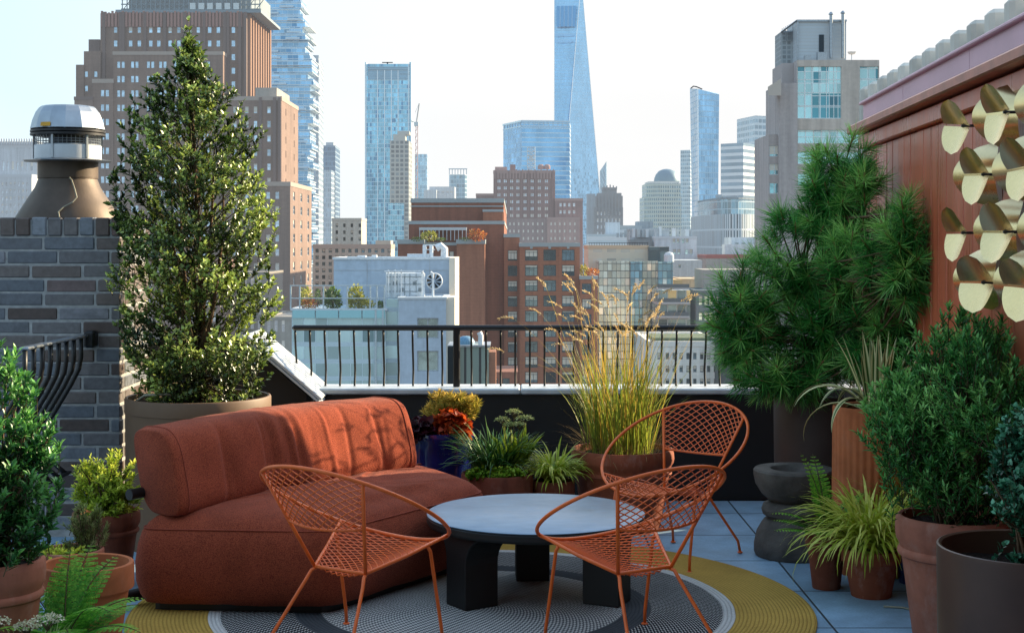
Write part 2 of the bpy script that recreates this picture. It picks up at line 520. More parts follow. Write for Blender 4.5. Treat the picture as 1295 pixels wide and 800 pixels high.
def m_board_paint():
    t = NT('gloss oxblood paint'); o = t.coord()
    n = t.noise(t.mapping(o, (3, 3, .3)), 2.0, 6, .6); n2 = t.noise(t.mapping(o, (1, 1, .15)), 26, 4)
    k = t.math('MULTIPLY', t.rng(n, .3, .7, .8, 1.15), t.rng(n2, .3, .7, .93, 1.07))
    col = t.mix(1.0, lin('#bf5f40'), t.comb(k, k, k), 'MULTIPLY')
    return t.end(t.pbr(col, t.rng(n, .3, .7, .22, .42), 0, t.bump(n2, .15, .002), .5))

def m_brick_attr():
    t = NT('glazed brick'); o = t.coord()
    a = t.attr('tint')
    col = t.ramp(a, [(0, lin('#4a3c38')), (.22, lin('#62544d')), (.45, lin('#726b68')), (.7, lin('#62676e')), (.88, lin('#84888e')), (1, lin('#664234'))])
    n = t.noise(o, 26, 6, .65); k = t.rng(n, .3, .7, .68, 1.22)
    col = t.mix(1.0, col, t.comb(k, k, k), 'MULTIPLY')
    col = t.mix(t.rng(t.noise(t.mapping(o, (5, 5, 18)), 1.0, 5), .55, .75, 0, .5), col, lin('#3a3d42'))
    return t.end(t.pbr(col, t.rng(n, .3, .7, .3, .6), 0, t.bump(n, .4, .005), .5))

def m_brass():
    t = NT('brushed brass'); o = t.coord()
    n = t.noise(t.mapping(o, (90, 90, 90)), 1.0, 4); n1 = t.noise(o, 6, 4)
    k = t.math('MULTIPLY', t.rng(n, .3, .7, .96, 1.03), t.rng(n1, .3, .7, .88, 1.08))
    col = t.mix(1.0, lin('#e6cd96'), t.comb(k, k, k), 'MULTIPLY')
    return t.end(t.pbr(col, t.rng(n1, .3, .7, .2, .32), .95, t.bump(n, .1, .001), .5))

def m_soil():
    t = NT('potting soil'); o = t.coord(); n = t.noise(o, 60, 6, .7)
    return t.end(t.pbr(t.ramp(n, [(.3, lin('#0d0a08')), (.6, lin('#2a2019')), (.75, lin('#4a3b2d'))]), .95, 0, t.bump(n, .9, .02), .2))

M = {}
M['paver'] = m_paver()
M['sofa'] = m_fabric('rust wool', '#62241e', '#ad5739')
M['pipe'] = m_fabric('rust piping', '#7c3426', '#a4523c')
M['orange'] = m_plain('orange powder coat', '#ea6a26', .42, 0, .12, 20, .05)
M['black'] = m_plain('black powder coat', '#0d0e0f', .45, 0, .3, 12, .05)
M['blackwall'] = m_plain('black painted parapet', '#101314', .6, 0, .35, 3, .15)
M['cap'] = m_plain('lead grey coping', '#c2c8ca', .45, .2, .22, 5, .1)
M['zinc'] = m_zinc(); M['tabledark'] = m_plain('blackened table body', '#121212', .5, 0, .3, 8, .08)
M['rug'] = m_rug()
M['terra'] = m_terracotta('terracotta', '#8f4d34'); M['terra2'] = m_terracotta('weathered terracotta', '#9a5f4a', .25, .35)
M['terra3'] = m_terracotta('dark terracotta', '#7a4330', .55, .2); M['terra4'] = m_terracotta('clean terracotta', '#b4673f', .15, .12)
M['soil'] = m_soil()
M['taupe'] = m_plain('taupe resin planter', '#6b513a', .6, 0, .12, 4, .06)
M['brownpot'] = m_plain('dark brown metal planter', '#4e3528', .42, .1, .18, 5, .06)
M['pinepot'] = m_plain('umber planter', '#40322b', .6, 0, .22, 4, .08)
M['cobalt'] = m_plain('cobalt glaze', '#141a52', .08, 0, .35, 6, .03)
M['stonewood'] = m_plain('weathered dark wood', '#55504a', .75, 0, .45, 9, .5, .4, 0, 30, .01)
M['board'] = m_board_paint(); M['mauve'] = m_plain('mauve metal fascia', '#cfa6b2', .5, .1, .1, 2, .03)
M['copper'] = m_plain('copper flashing', '#a2604c', .4, .35, .3, 7, .1)
M['brick'] = m_brick_attr(); M['mortar'] = m_plain('grey mortar', '#a09f9c', .95, 0, .22, 25, .4)
M['galv'] = m_plain('galvanised steel', '#9aa1a8', .36, .75, .22, 6, .08)
M['rustsheet'] = m_plain('weathered brown sheet metal', '#56493e', .55, .35, .35, 5, .15)
M['yellow'] = m_plain('yellow sticker', '#d39a14', .5)
M['brass'] = m_brass(); M['steel'] = m_plain('dark steel', '#3b3c3e', .45, .6)
M['bark'] = m_plain('bark', '#5d452f', .9, 0, .4, 30, .6); M['twig'] = m_plain('green brown twig', '#4d4427', .8, 0, .3, 30, .3)
M['white'] = m_plain('white metal', '#cfd3d6', .5, .1, .15, 4)
M['cord'] = m_plain('tan hose', '#8f8a77', .6)

# ------------------------------------------------------------------ floor, parapet, railing
mb = MB(); mb.quad((-4.5, -3, 0), (4.8, -3, 0), (4.8, 9.0, 0), (-4.5, 9.0, 0))
tag(mb.build('terrace_floor', M['paver']), kind='structure')
mb = MB(); mb.box2(-9, 9, -14, 9.28, GROUND, -.004); o = mb.build('roof_slab', M['blackwall']); tag(o, kind='structure')

PY0 = 9.0
root = empty('parapet_wall', (0, PY0, 0), 0, 'low black parapet wall with pale grey coping along the terrace edge', 'parapet')
mb = MB(); mb.box2(-1.22, 4.2, 0.02, .26, 0, .652); mb.build('wall', M['blackwall'], root)  # extended unseen past the bulkhead to keep low sun off the floor
mb = MB()
for a, b in ((-1.26, .05), (.055, 1.65), (1.655, 4.2)): mb.cbox(((a + b) / 2, .14, .672), (b - a, .30, .036), .008)
mb.build('coping', M['cap'], root)
# raking end: the wall climbs behind the tree under a ribbed sheet-metal coping
root = empty('raking_wall', (-1.25, PY0, 0), 0, 'black sloping wall topped with ribbed grey sheet metal behind the tree planter', 'wall')
mb = MB()
pr = [(0, 0), (0, .66), (-.40, 1.0), (-1.3, 1.0), (-1.3, 0)]
n = len(pr)
mb.add([(x, -.1, z) for x, z in pr] + [(x, .28, z) for x, z in pr], [tuple(range(n - 1, -1, -1)), tuple(range(n, 2 * n))] + [(i, (i + 1) % n, n + (i + 1) % n, n + i) for i in range(n)])
mb.build('wall', M['blackwall'], root)
mb = MB()
ex = Vector((-.40, 0, .34)).normalized(); ez = Vector((.34, 0, .40)).normalized()
for k in range(9):
    y = -.17 + k * .06
    a = Vector((.05, y, .66)); Mx = Matrix((ex, (0, 1, 0), -ez)).transposed()
    mb.cbox(a + ex * .25 + ez * .02, (.6, .046, .024), .006, M=Mx)
mb.box(Vector((.05, .08, .66)) + ex * .25, (.62, .56, .012), M=Mx)
mb.build('ribbed_coping', M['cap'], root)

root = empty('railing', (0, PY0 + .12, 0), 0, 'black metal balcony railing with bellied balusters on the grey coping', 'railing')
z1 = 1.072
mb = MB(); mb.cbox((1.39, 0, z1 - .016), (5.52, .045, .034), .012); mb.build('handrail', M['black'], root)
bm0 = None
xs = [-1.352 + .0915 * i for i in range(60)]
for i, x in enumerate(xs):
    if i in (11, 43):
        mb = MB(); mb.cbox((x, 0, .872), (.042, .042, .366), .006); mb.build('post', M['black'], root); continue
    if bm0 is None:
        mb = MB()
        pts = [(0, 0, z1 - .03), (0, .002, 1.0), (0, .02, .93), (0, .055, .85), (0, .075, .79), (0, .06, .74), (0, .045, .70), (0, .04, .685)]
        mb.tube(pts, .0072, 6)
        o = mb.build('baluster', M['black'], root, smooth=True); bm0 = o.data; o.location = (x, 0, 0)
    else:
        o = link_mesh('baluster', bm0, root); o.location = (x, 0, 0)

mb = MB(); mb.box2(-4.5, 4.8, -1.7, -1.5, 0, 6.0); tag(mb.build('sky_blocker_wall', m_plain('dark sky blocker', '#2f2926', .8, 0, .2, 2)), kind='structure')  # unseen wall added behind the camera to block the rear sky

# ------------------------------------------------------------------ brick chimney with exhaust hood
CHX1, CHY, CHZ = PX(152, 7.9), 7.9, PZ(275, 7.9)
CHX0, CHD = CHX1 - 1.25, .62
root = empty('brick_chimney', ((CHX0 + CHX1) / 2, CHY, 0), 0, 'grey brown brick chimney stack with a soldier course along its top', 'chimney')
hw = (CHX1 - CHX0) / 2
mb = MB(); mb.box2(-hw + .004, hw - .004, .005, CHD - .005, 0, CHZ - .012); mb.build('mortar_core', M['mortar'], root)
vs, fs, tint = [], [], []
rb = random.Random(3)
def brick(x0, x1, y0, y1, z0, z1):
    j = lambda: rb.uniform(-.002, .002)
    b = MB(); b.cbox(((x0 + x1) / 2, (y0 + y1) / 2 + j(), (z0 + z1) / 2 + j()), (x1 - x0 + j(), y1 - y0, z1 - z0 + j()), .006)
    k = len(vs); vs.extend(b.v); fs.extend([[i + k for i in f] for f in b.f]); t = rb.random(); tint.extend([t] * len(b.v))
ch, bl, jt = .0755, .28, .0105
sold = CHZ - .098
z = sold - jt - ch + jt; row = 0
zz = sold - ch
while zz > -.02:
    off = (0, .5, .25, .75)[row % 4] * bl + (.06 if row % 2 else 0)
    x = -hw - off
    while x < hw - .02:
        a, b = max(x, -hw), min(x + bl - jt, hw)
        if b - a > .03: brick(a, b, 0, .09, max(zz, 0), zz + ch - jt)
        x += bl
    y = .0905 + jt + (.0 if row % 2 else -.0)
    brick(hw - .09, hw, .1, .1 + .19, max(zz, 0), zz + ch - jt); brick(hw - .09, hw, .3, CHD, max(zz, 0), zz + ch - jt)
    zz -= ch; row += 1
x = -hw
while x < hw - .03:
    b = min(x + .0755, hw); brick(x, b, -.006, .1, sold, CHZ); x += .0755 + .0105
for k in range(6): brick(hw - .09, hw + .006, .112 + k * .086, .112 + k * .086 + .0755, sold, CHZ)
me = bpy.data.meshes.new('bricks'); me.from_pydata(vs, [], fs); at = me.attributes.new('tint', 'FLOAT', 'POINT'); at.data.foreach_set('value', tint)
me.materials.append(M['brick']); me.update(); link_mesh('bricks', me, root)

HY = CHY + .30; HX = PX(86, HY)
root = empty('exhaust_hood', (HX, HY, CHZ), 0, 'galvanised mushroom exhaust fan on a flared brown metal base atop the brick chimney', 'exhaust fan')
k = HY / FL
def rows(*a): return [(r * k, (275 - py) * k) for r, py in a]
mb = MB(); mb.lathe(rows((64, 277), (63, 273), (52, 255), (40, 236), (36, 225.5), (37, 225), (37, 222)), 20); mb.build('flared_base', M['rustsheet'], root, angle=25)
mb = MB(); mb.lathe(rows((36, 224), (37, 223.5), (37, 204), (36, 203.5)), 40); mb.build('neck', M['rustsheet'], root, angle=40)
mb = MB(); mb.lathe(rows((40, 204), (55, 203.5), (56, 202.5), (40, 200.5), (38, 200.5)), 10); mb.build('flange', M['galv'], root, angle=20)
mb = MB(); mb.lathe(rows((40, 201), (41, 200.5), (41, 183.5), (40, 183), (30, 183)), 48); mb.build('collar', M['white'], root, angle=40)
mb = MB(); mb.lathe(rows((22, 184), (22, 170)), 24); mb.build('motor', M['steel'], root, angle=40)
for kk in range(6):
    a = kk * math.pi / 3 + .35
    mb = MB(); mb.box((41 * k * math.cos(a), 41 * k * math.sin(a), (275 - 184) * k), (.012, .012, 32 * k), a); mb.build('post', M['galv'], root)
mb = MB()
for py in (176, 179, 182): mb.tube([(40 * k * math.cos(a), 40 * k * math.sin(a), (275 - py) * k) for a in [i * math.pi / 24 for i in range(48)]], .002, 4, closed=True)
for i in range(48):
    a = i * math.pi / 24; mb.tube([(40 * k * math.cos(a), 40 * k * math.sin(a), (275 - 183) * k), (40 * k * math.cos(a), 40 * k * math.sin(a), (275 - 171) * k)], .0016, 4)
mb.build('bird_screen_mesh', M['galv'], root)
mb = MB(); mb.lathe(rows((42, 171.5), (46, 171), (46, 168.5), (44, 168), (46, 167), (46, 164.5), (44, 164), (45.5, 163)), 48)
mb.build('louvre_ring', M['steel'], root, angle=30)
mb = MB(); mb.lathe(rows((45.5, 163.3), (46, 162.5), (43.5, 152), (39.5, 142), (35, 136), (32, 134), (28, 133.4), (0, 133.2)), 14); mb.build('cowl', M['galv'], root, angle=12)
mb = MB()
for i, a in enumerate([R(-118), R(-112), R(-106), R(-100)][:-1]):
    a2 = a + R(6)
    q = lambda an, r, py: (r * k * math.cos(an), r * k * math.sin(an), (275 - py) * k)
    mb.quad(q(a, 46.4, 161.5), q(a2, 46.4, 161.5), q(a2, 45.6, 156.5), q(a, 45.6, 156.5))
mb.build('warning_sticker', M['yellow'], root)
mb = MB(); mb.tube([(q[0] * k, q[1] * k, (275 - q[2]) * k) for q in ((13, -37, 225), (16, -38, 228), (22, -45, 240), (26, -50, 250), (22, -54, 256), (12, -58, 262), (7, -62, 268), (9, -64, 275))], .004, 6); mb.build('wire', M['cord'], root)

# curved iron balcony rail fixed to the chimney
P0, P1 = Vector((PX(106, 7.84), 7.84, 1.09)), Vector((PX(30, 6.9), 6.9, 1.09))
root = empty('balcony_rail', (P0.x, P0.y, 0), 0, 'short iron rail with curved pot-bellied bars bolted to the brick chimney', 'railing')
d = (P1 - P0); dn = d.normalized(); side = Vector((-abs(dn.y), dn.x if dn.x < 0 else -dn.x, 0)).normalized()
side = Vector((dn.y, -dn.x, 0)); side = side if side.x < 0 else -side
mb = MB(); Mx = Matrix((dn, (-dn.y, dn.x, 0), (0, 0, 1))).transposed()
mb.cbox(Vector((0, 0, 1.09)) + d / 2, (d.length, .05, .014), .005, M=Mx); mb.build('handrail', M['galv'], root)
mb = MB(); mb.cbox((.03, .03, 1.07), (.06, .08, .09), .012); mb.build('bracket', M['black'], root)
for i in range(8):
    b = dn * (.05 + i * .125)
    mb = MB(); mb.tube([b + side * s + Vector((0, 0, z)) for s, z in ((0, 1.085), (0, .98), (.01, .92), (.05, .84), (.11, .74), (.17, .64), (.2, .56), (.19, .47), (.13, .4), (.08, .36))], .0125, 8)
    mb.build('bar', M['black'], root, smooth=True)
mb = MB(); mb.cbox(Vector((0, 0, .36)) + d / 2 + side * .08, (d.length, .03, .016), .004, M=Mx); mb.build('bottom_rail', M['black'], root)

# ------------------------------------------------------------------ oxblood bulkhead wall with its mauve parapet
WA = math.atan2(122, FL)                              # heading of the wall from +Y towards +X
WP = Vector((1.532, 0, 0)); WD = Vector((math.sin(WA), math.cos(WA), 0)); WN = Vector((-math.cos(WA), math.sin(WA), 0))
WM = Matrix((-WN, WD, (0, 0, 1))).transposed()       # local x into the wall, y along it
root = empty('bulkhead_wall', (WP.x, 0, 0), -WA, 'glossy oxblood board wall under a mauve metal parapet', 'wall')
YF = 8.75; YE = YF / math.cos(WA)
zb = PZ(190, YF); zm = PZ(163, YF); zt = PZ(133, YF)
mb = MB(); mb.box2(.02, 1.6, 3.0, YE - .02, 0, zt - .01); mb.build('wall_core', M['board'], root)
y = 3.0; rb = random.Random(5)
mb = MB()
while y < YE - .01:
    y2 = min(y + .158, YE)
    mb.cbox((.008 + rb.uniform(0, .003), (y + y2) / 2, zb / 2), (.024, y2 - y - .006, zb), .004)
    y = y2
mb.build('boards', M['board'], root)
mb = MB(); mb.cbox((-.008, (3 + YE) / 2, zb + (zm - zb) / 2 - .02), (.06, YE - 3 + .03, zm - zb - .05), .006); mb.build('cornice_board', M['board'], root)
mb = MB(); mb.cbox((-.035, (3 + YE) / 2, zm - .01), (.13, YE - 3 + .08, .05), .008); mb.build('copper_flashing', M['copper'], root)
mb = MB()
for a, b in ((3.0, 4.6), (4.604, 6.2), (6.204, 7.6), (7.604, YE + .02)): mb.cbox((.02, (a + b) / 2, zm + (zt - zm) / 2 + .01), (.05, b - a, zt - zm - .01), .004)
mb.build('parapet_fascia', M['mauve'], root)
mb = MB(); mb.cbox((.1, (3 + YE) / 2, zt + .01), (.26, YE - 3 + .06, .018), .005); mb.build('parapet_cap', M['mauve'], root)

# brass wall pieces in staggered columns, each a disc folded or bowed about a level line, on a rod
def brass_mesh(kind):
    mb = MB(); n = 28; r = .117 if kind == 0 else .126
    if kind == 0:                                    # folded: upper and lower half lean towards each other
        for up in (1, -1):
            tilt = R(32) if up > 0 else R(22)
            rows_ = 8
            pts = []
            for i in range(rows_ + 1):
                h = r * i / rows_; w = math.sqrt(max(r * r - h * h, 0))
                for j in range(13):
                    x = -w + 2 * w * j / 12
                    bow = .03 * (x / r) ** 2
                    pts.append((x, -h * math.sin(tilt) - bow * .8, up * (h * math.cos(tilt) + .004)))
            fs = [(i * 13 + j, i * 13 + j + 1, (i + 1) * 13 + j + 1, (i + 1) * 13 + j) for i in range(rows_) for j in range(12)]
            mb.add(pts, fs)
    else:                                            # bowed like a leaf
        pts = []
        for i in range(17):
            z = -r + 2 * r * i / 16; w = math.sqrt(max(r * r - z * z, 0))
            for j in range(13):
                x = -w + 2 * w * j / 12
                pts.append((x, -.075 * (1 - (z / r) ** 2) * 0 + .09 * (z / r) ** 2 - .016, z))
        mb.add(pts, [(i * 13 + j, i * 13 + j + 1, (i + 1) * 13 + j + 1, (i + 1) * 13 + j) for i in range(16) for j in range(12)])
    return mb
def brass_piece(y, z, kind, label):
    off = .14 if kind == 0 else .085
    base = WP + WD * (y / math.cos(WA)) + Vector((0, 0, z))
    ro = empty('wall_sculpture', base, 0, label, 'wall art', 'brass discs in staggered columns on the oxblood wall')
    o = link_mesh('disc', BR[kind], ro)
    o.location = WN * off
    face = WN.to_2d()
    ang = math.atan2(face.y, face.x) + R(90) + (R(8) if kind == 0 else R(24))
    o.rotation_euler = (R(rp0.gauss(0, 2)), R(rp0.gauss(0, 2.5)), ang + R(rp0.gauss(0, 3)))
    mb = MB(); mb.tube([(0, 0, 0), tuple(WN * (off + .005))], .006, 6); mb.build('rod', M['steel'], ro)
rp0 = random.Random(8)
BR = []
for kd in (0, 1):
    ob = brass_mesh(kd).build('disc', M['brass'], None, smooth=True)
    me = ob.data; bpy.data.objects.remove(ob)
    BR.append(me)
cols = [(5.74, 0), (5.43, 1), (5.13, 0), (4.85, 1), (4.57, 0)]
nm = ['column nearest the pine', 'second column from the pine', 'third column from the pine', 'fourth column from the pine', 'fifth column from the pine']
for ci, (y, ph) in enumerate(cols):
    zs = [2.05, 1.845, 1.63, 1.444]
    for ri, z in enumerate(zs):
        kind = (ri + ph) % 2
        what = 'folded brass disc' if kind == 0 else 'bowed brass leaf'
        rowname = ['topmost', 'second down', 'third down', 'lowest'][ri]
        brass_piece(y, z + (.01 if kind else 0), kind, f'{what}, {rowname} in the {nm[ci]}')

# scalloped concrete parapet of the building next door
root = empty('concrete_parapet', (4.32, 0, 0), -WA, 'pale ribbed concrete parapet rising behind the mauve fascia', 'parapet')
conc = m_plain('ribbed concrete', '#c9c4ba', .85, 0, .25, 1.2, .2)
mb = MB(); mb.box2(.25, 7, 13.6, 24.5, GROUND, 3.66); mb.build('wall', conc, root)
mb = MB(); y = 13.7; i = 0
while y < 24.4:
    w = .3 if i % 2 == 0 else .52
    h = 4.16 if i % 2 == 0 else 4.02
    if i % 2 == 0: mb.cbox((.12, y + w / 2, h / 2 + .9), (.46, w, h - 1.8), .05)
    else:
        mb.cbox((.2, y + w / 2, h / 2 + .9), (.3, w - .005, h - 1.8), .02)
        for q in range(3): mb.box((.04, y + w / 2, 3.68 + q * .1), (.03, w - .01, .035))
    y += w; i += 1
mb.build('ribs', conc, root)
# ------------------------------------------------------------------ rug
RX, RY, RR = PX(598, 6.38), 6.40, 1.475
mb = MB(); mb.lathe([(0, 0.0015), (RR - .004, .0015), (RR, .005), (RR - .003, .0085), (RR - .012, .0095), (0, .0095)], 160)
o = mb.build('round_rug', M['rug'], None, angle=40); o.location = (RX, RY, 0)
tag(o, 'large round braided rug with mustard border, white ring and grey centre', 'rug')
RUGZ = .0095

# ------------------------------------------------------------------ coffee table
TX, TY, TH, TR = .107, 6.58, .38, .49
root = empty('coffee_table', (TX, TY, 0), 0, 'round coffee table with zinc top and thick black arched legs', 'table')
mb = MB(); mb.lathe([(TR - .012, TH - .009), (TR - .006, TH - .008), (TR - .0005, TH - .003), (TR - .006, TH), (0, TH)], 128); mb.build('table_top', M['zinc'], root, angle=30)
mb = MB(); mb.lathe([(0, TH - .052), (TR - .03, TH - .052), (TR - .006, TH - .046), (TR, TH - .036), (TR, TH - .014), (TR - .006, TH - .0085), (0, TH - .0085)], 128); mb.build('table_rim', M['tabledark'], root, angle=30)
def leg_mesh():
    mb = MB(); zt = TH - .051
    out = [(-.078, RUGZ), (.078, RUGZ), (.078, .2)]
    for i in range(1, 9):
        a = i / 8 * math.pi / 2; out.append((.078 + .13 * (1 - math.cos(a)), .2 + (zt - .2) * math.sin(a)))
    for i in range(8, 0, -1):
        a = i / 8 * math.pi / 2; out.append((-.078 - .13 * (1 - math.cos(a)), .2 + (zt - .2) * math.sin(a)))
    out.append((-.078, .2))
    n = len(out); t = .085
    def q(x, z, s):                                   # wrap around the axis so the leg follows the round top
        return (x, s * t - (x * x) * .9, z)
    mb.add([q(x, z, -1) for x, z in out] + [q(x, z, 1) for x, z in out], [tuple(range(n)), tuple(range(2 * n - 1, n - 1, -1))] + [((i + 1) % n, i, n + i, n + (i + 1) % n) for i in range(n)])
    return mb
for i, a in enumerate((R(92), R(214), R(336))):
    o = leg_mesh().build('leg', M['tabledark'], root)
    bv = o.modifiers.new('edge', 'BEVEL'); bv.width = .006; bv.segments = 2; bv.limit_method = 'ANGLE'; bv.angle_limit = R(50)
    o.location = (.345 * math.cos(a), .345 * math.sin(a), 0); o.rotation_euler = (0, 0, a - math.pi / 2)

# ------------------------------------------------------------------ wire hoop chairs
CR, ZM, ZS = .366, .555, .195
def ringz(y): return ZM - ZS * y / CR
def ring_pt(a):                                        # a = 0 at the back, +-180 at the front
    x, y = CR * math.sin(a), -CR * math.cos(a)
    return Vector((x, y, ringz(y)))
RW = .0078
def make_chair(label):
    root = empty('wire_chair', (0, 0, 0), 0, label, 'chair', 'orange wire hoop chairs around the coffee table')
    mb = MB(); mb.tube([ring_pt(2 * math.pi * i / 72) for i in range(72)], RW, 8, closed=True); mb.build('hoop', M['orange'], root, smooth=True)
    ca = R(42)
    rear = {s: Vector((s * .125, -.10, .318)) for s in (-1, 1)}
    top = {s: ring_pt(s * ca) for s in (-1, 1)}
    fr = {s: ring_pt(s * R(132)) for s in (-1, 1)}
    for s in (-1, 1):
        mb = MB(); mb.tube([top[s], top[s].lerp(rear[s], .5), rear[s]], RW * .95, 8); mb.build('upright', M['orange'], root, smooth=True)
    mb = MB(); mb.tube([fr[-1], fr[-1].lerp(rear[-1], .5) + Vector((0, 0, -.006)), rear[-1], rear[1], fr[1].lerp(rear[1], .5) + Vector((0, 0, -.006)), fr[1]], RW * .95, 8); mb.build('seat_frame', M['orange'], root, smooth=True)
    lo = {s: top[s].lerp(rear[s], .5) for s in (-1, 1)}
    def bar(u): return lo[-1].lerp(lo[1], u) + Vector((0, -.045, -.012)) * (1 - (2 * u - 1) ** 2)
    mb = MB(); mb.tube([bar(i / 12) for i in range(13)], RW * .75, 8); mb.build('back_rail', M['orange'], root, smooth=True)
    def back(u, v):
        a = ring_pt(-ca + 2 * ca * u); b = bar(u)
        return b.lerp(a, v)
    def seat(u, v):
        l, r = rear[-1].lerp(fr[-1], v), rear[1].lerp(fr[1], v)
        p = l.lerp(r, u)
        arc = ring_pt(-R(132) - R(96) * u)
        edge = fr[-1].lerp(fr[1], u)
        return p + (arc - edge) * v ** 1.6 + Vector((0, 0, -.022 * math.sin(math.pi * u) * (1 - v * .6)))
    def net(fn, nu, nv):
        mb = MB()
        for fam in (1, -1):
            for c in range(-nv - 1, nu + nv + 2):
                pts = []
                lo_, hi_ = 0.0, 1.0                    # u = (c - fam*v*nv)/nu inside 0..1
                vs = []
                for e in (0.0, 1.0):
                    v = (c - e * nu) / (fam * nv); vs.append(v)
                a, b = max(0, min(vs)), min(1, max(vs))
                if b - a < .02: continue
                m = 9
                for i in range(m + 1):
                    v = a + (b - a) * i / m
                    u = (c - fam * v * nv) / nu
                    pts.append(fn(min(max(u, 0), 1), v) + Vector((0, 0, .0015 * fam)))
                mb.tube(pts, .0026, 4, caps=False)
        return mb
    net(seat, 9, 14).build('seat_mesh', M['orange'], root)
    net(back, 10, 8).build('back_mesh', M['orange'], root)
    legs = []
    for s in (-1, 1):
        f0 = rear[s].lerp(fr[s], .74); legs.append([f0 + Vector((0, 0, -.006)), f0 + Vector((0, .02, -.03)), Vector((s * .24, .24, .06)), Vector((s * .243, .247, .004))])
        r0 = rear[s]; legs.append([r0 + Vector((-s * .01, .02, 0)), r0 + Vector((s * .004, -.015, -.012)), r0 + Vector((s * .014, -.035, -.045)), Vector((s * .197, -.29, .06)), Vector((s * .202, -.302, .004))])
    for pts in legs:
        # round the bends
        mb = MB(); mb.tube(pts, RW * .92, 8); lg = mb.build('leg', M['orange'], root, smooth=True)
        e = pts[-1]; mb = MB(); mb.lathe([(0, 0), (.014, 0), (.014, .004), (.009, .007), (0, .007)], 14, (e.x, e.y, .0)); mb.build('foot_pad', M['orange'], lg)
    return root
ch = make_chair('orange wire hoop chair seen from behind, beside the front of the sofa')
ch.location = (PX(450, 5.74), 5.74, RUGZ); ch.rotation_euler = (0, 0, R(58 - 90))
c2 = copy_tree(ch); c2['label'] = 'orange wire hoop chair seen from behind, its back hiding part of the table edge'
c2.location = (PX(797, 5.74), 5.74, RUGZ); c2.rotation_euler = (0, 0, R(120 - 90))
c3 = copy_tree(ch); c3['label'] = 'orange wire hoop chair facing the table in front of the large grass pot'
c3.location = (.82, 7.38, .0052); c3.rotation_euler = (0, 0, R(231 - 90))

# ------------------------------------------------------------------ sofa
def smooth_poly(pts, rad, seg=8):
    out = []
    n = len(pts)
    for i in range(n):
        p, a, b = Vector(pts[i]), Vector(pts[i - 1]), Vector(pts[(i + 1) % n])
        da, db = (a - p).normalized(), (b - p).normalized()
        ang = da.angle(db); L = rad[i] / math.tan(ang / 2)
        s, e = p + da * L, p + db * L
        for k in range(seg + 1):
            t = k / seg
            out.append((s * (1 - t) ** 2 + p * 2 * t * (1 - t) + e * t * t))
    # resample evenly
    m = 200; d = [0]
    cl = out + [out[0]]
    for i in range(1, len(cl)): d.append(d[-1] + (cl[i] - cl[i - 1]).length)
    res = []; j = 0
    for i in range(m):
        s = d[-1] * i / m
        while d[j + 1] < s: j += 1
        t = (s - d[j]) / max(d[j + 1] - d[j], 1e-9)
        res.append(cl[j].lerp(cl[j + 1], t))
    return res
A, B, Cc, D = Vector((-1.66, 6.27)), Vector((-.76, 6.20)), Vector((-.13, 7.19)), Vector((-.48, 7.90))
cen = (A + B + Cc + D) / 4
root = empty('sofa', (cen.x, cen.y, 0), 0, 'rust orange wool sofa with a bulging seat and a thick pleated back cushion', 'sofa')
outl = smooth_poly([tuple(p - cen) for p in (A, B, Cc, D)], [.10, .16, .14, .10])
def offset(o, d):
    n = len(o); r = []
    for i in range(n):
        t = (o[(i + 2) % n] - o[i - 2]).normalized(); nr = Vector((t.y, -t.x))
        r.append(o[i] + nr * d)
    return r
levels = [(-.05, .035), (-.012, .045), (.012, .08), (.03, .14), (.034, .22), (.022, .30), (.004, .352), (-.006, .364), (-.022, .385), (-.06, .412), (-.12, .432), (-.2, .446), (-.3, .452)]
vs, n = [], len(outl)
for d, z in levels:
    for i, p in enumerate(offset(outl, d)):
        wob = (.005 + .008 * (z > .38)) * mnoise.noise(Vector((p.x * 4.2, p.y * 4.2, z * 5))) + .003 * mnoise.noise(Vector((p.x * 13, p.y * 13, z * 9)))
        if d < -.25: p = outl[i].lerp(Vector((0, 0)), .62)
        elif d < -.15: p = offset(outl, -.12)[i].lerp(Vector((0, 0)), .25) if False else outl[i].lerp(Vector((0, 0)), .36)
        vs.append((p.x, p.y, z + wob))
vs.append((0, 0, .455))
fs = [(k * n + i, k * n + (i + 1) % n, k * n + n + (i + 1) % n, k * n + n + i) for k in range(len(levels) - 1) for i in range(n)]
tp = (len(levels) - 1) * n
fs += [(tp + i, tp + (i + 1) % n, len(vs) - 1) for i in range(n)]
mb = MB(); mb.add(vs, fs); seat = mb.build('seat', M['sofa'], root, smooth=True)
mb = MB(); mb.tube([(p.x, p.y, .365) for p in offset(outl, -.004)], .0036, 6, closed=True); mb.build('piping', M['pipe'], seat, smooth=True)
mb = MB(); mb.prism([(p.x, p.y) for p in offset(outl, -.05)][::2], .010, .04); mb.build('plinth', M['black'], root)
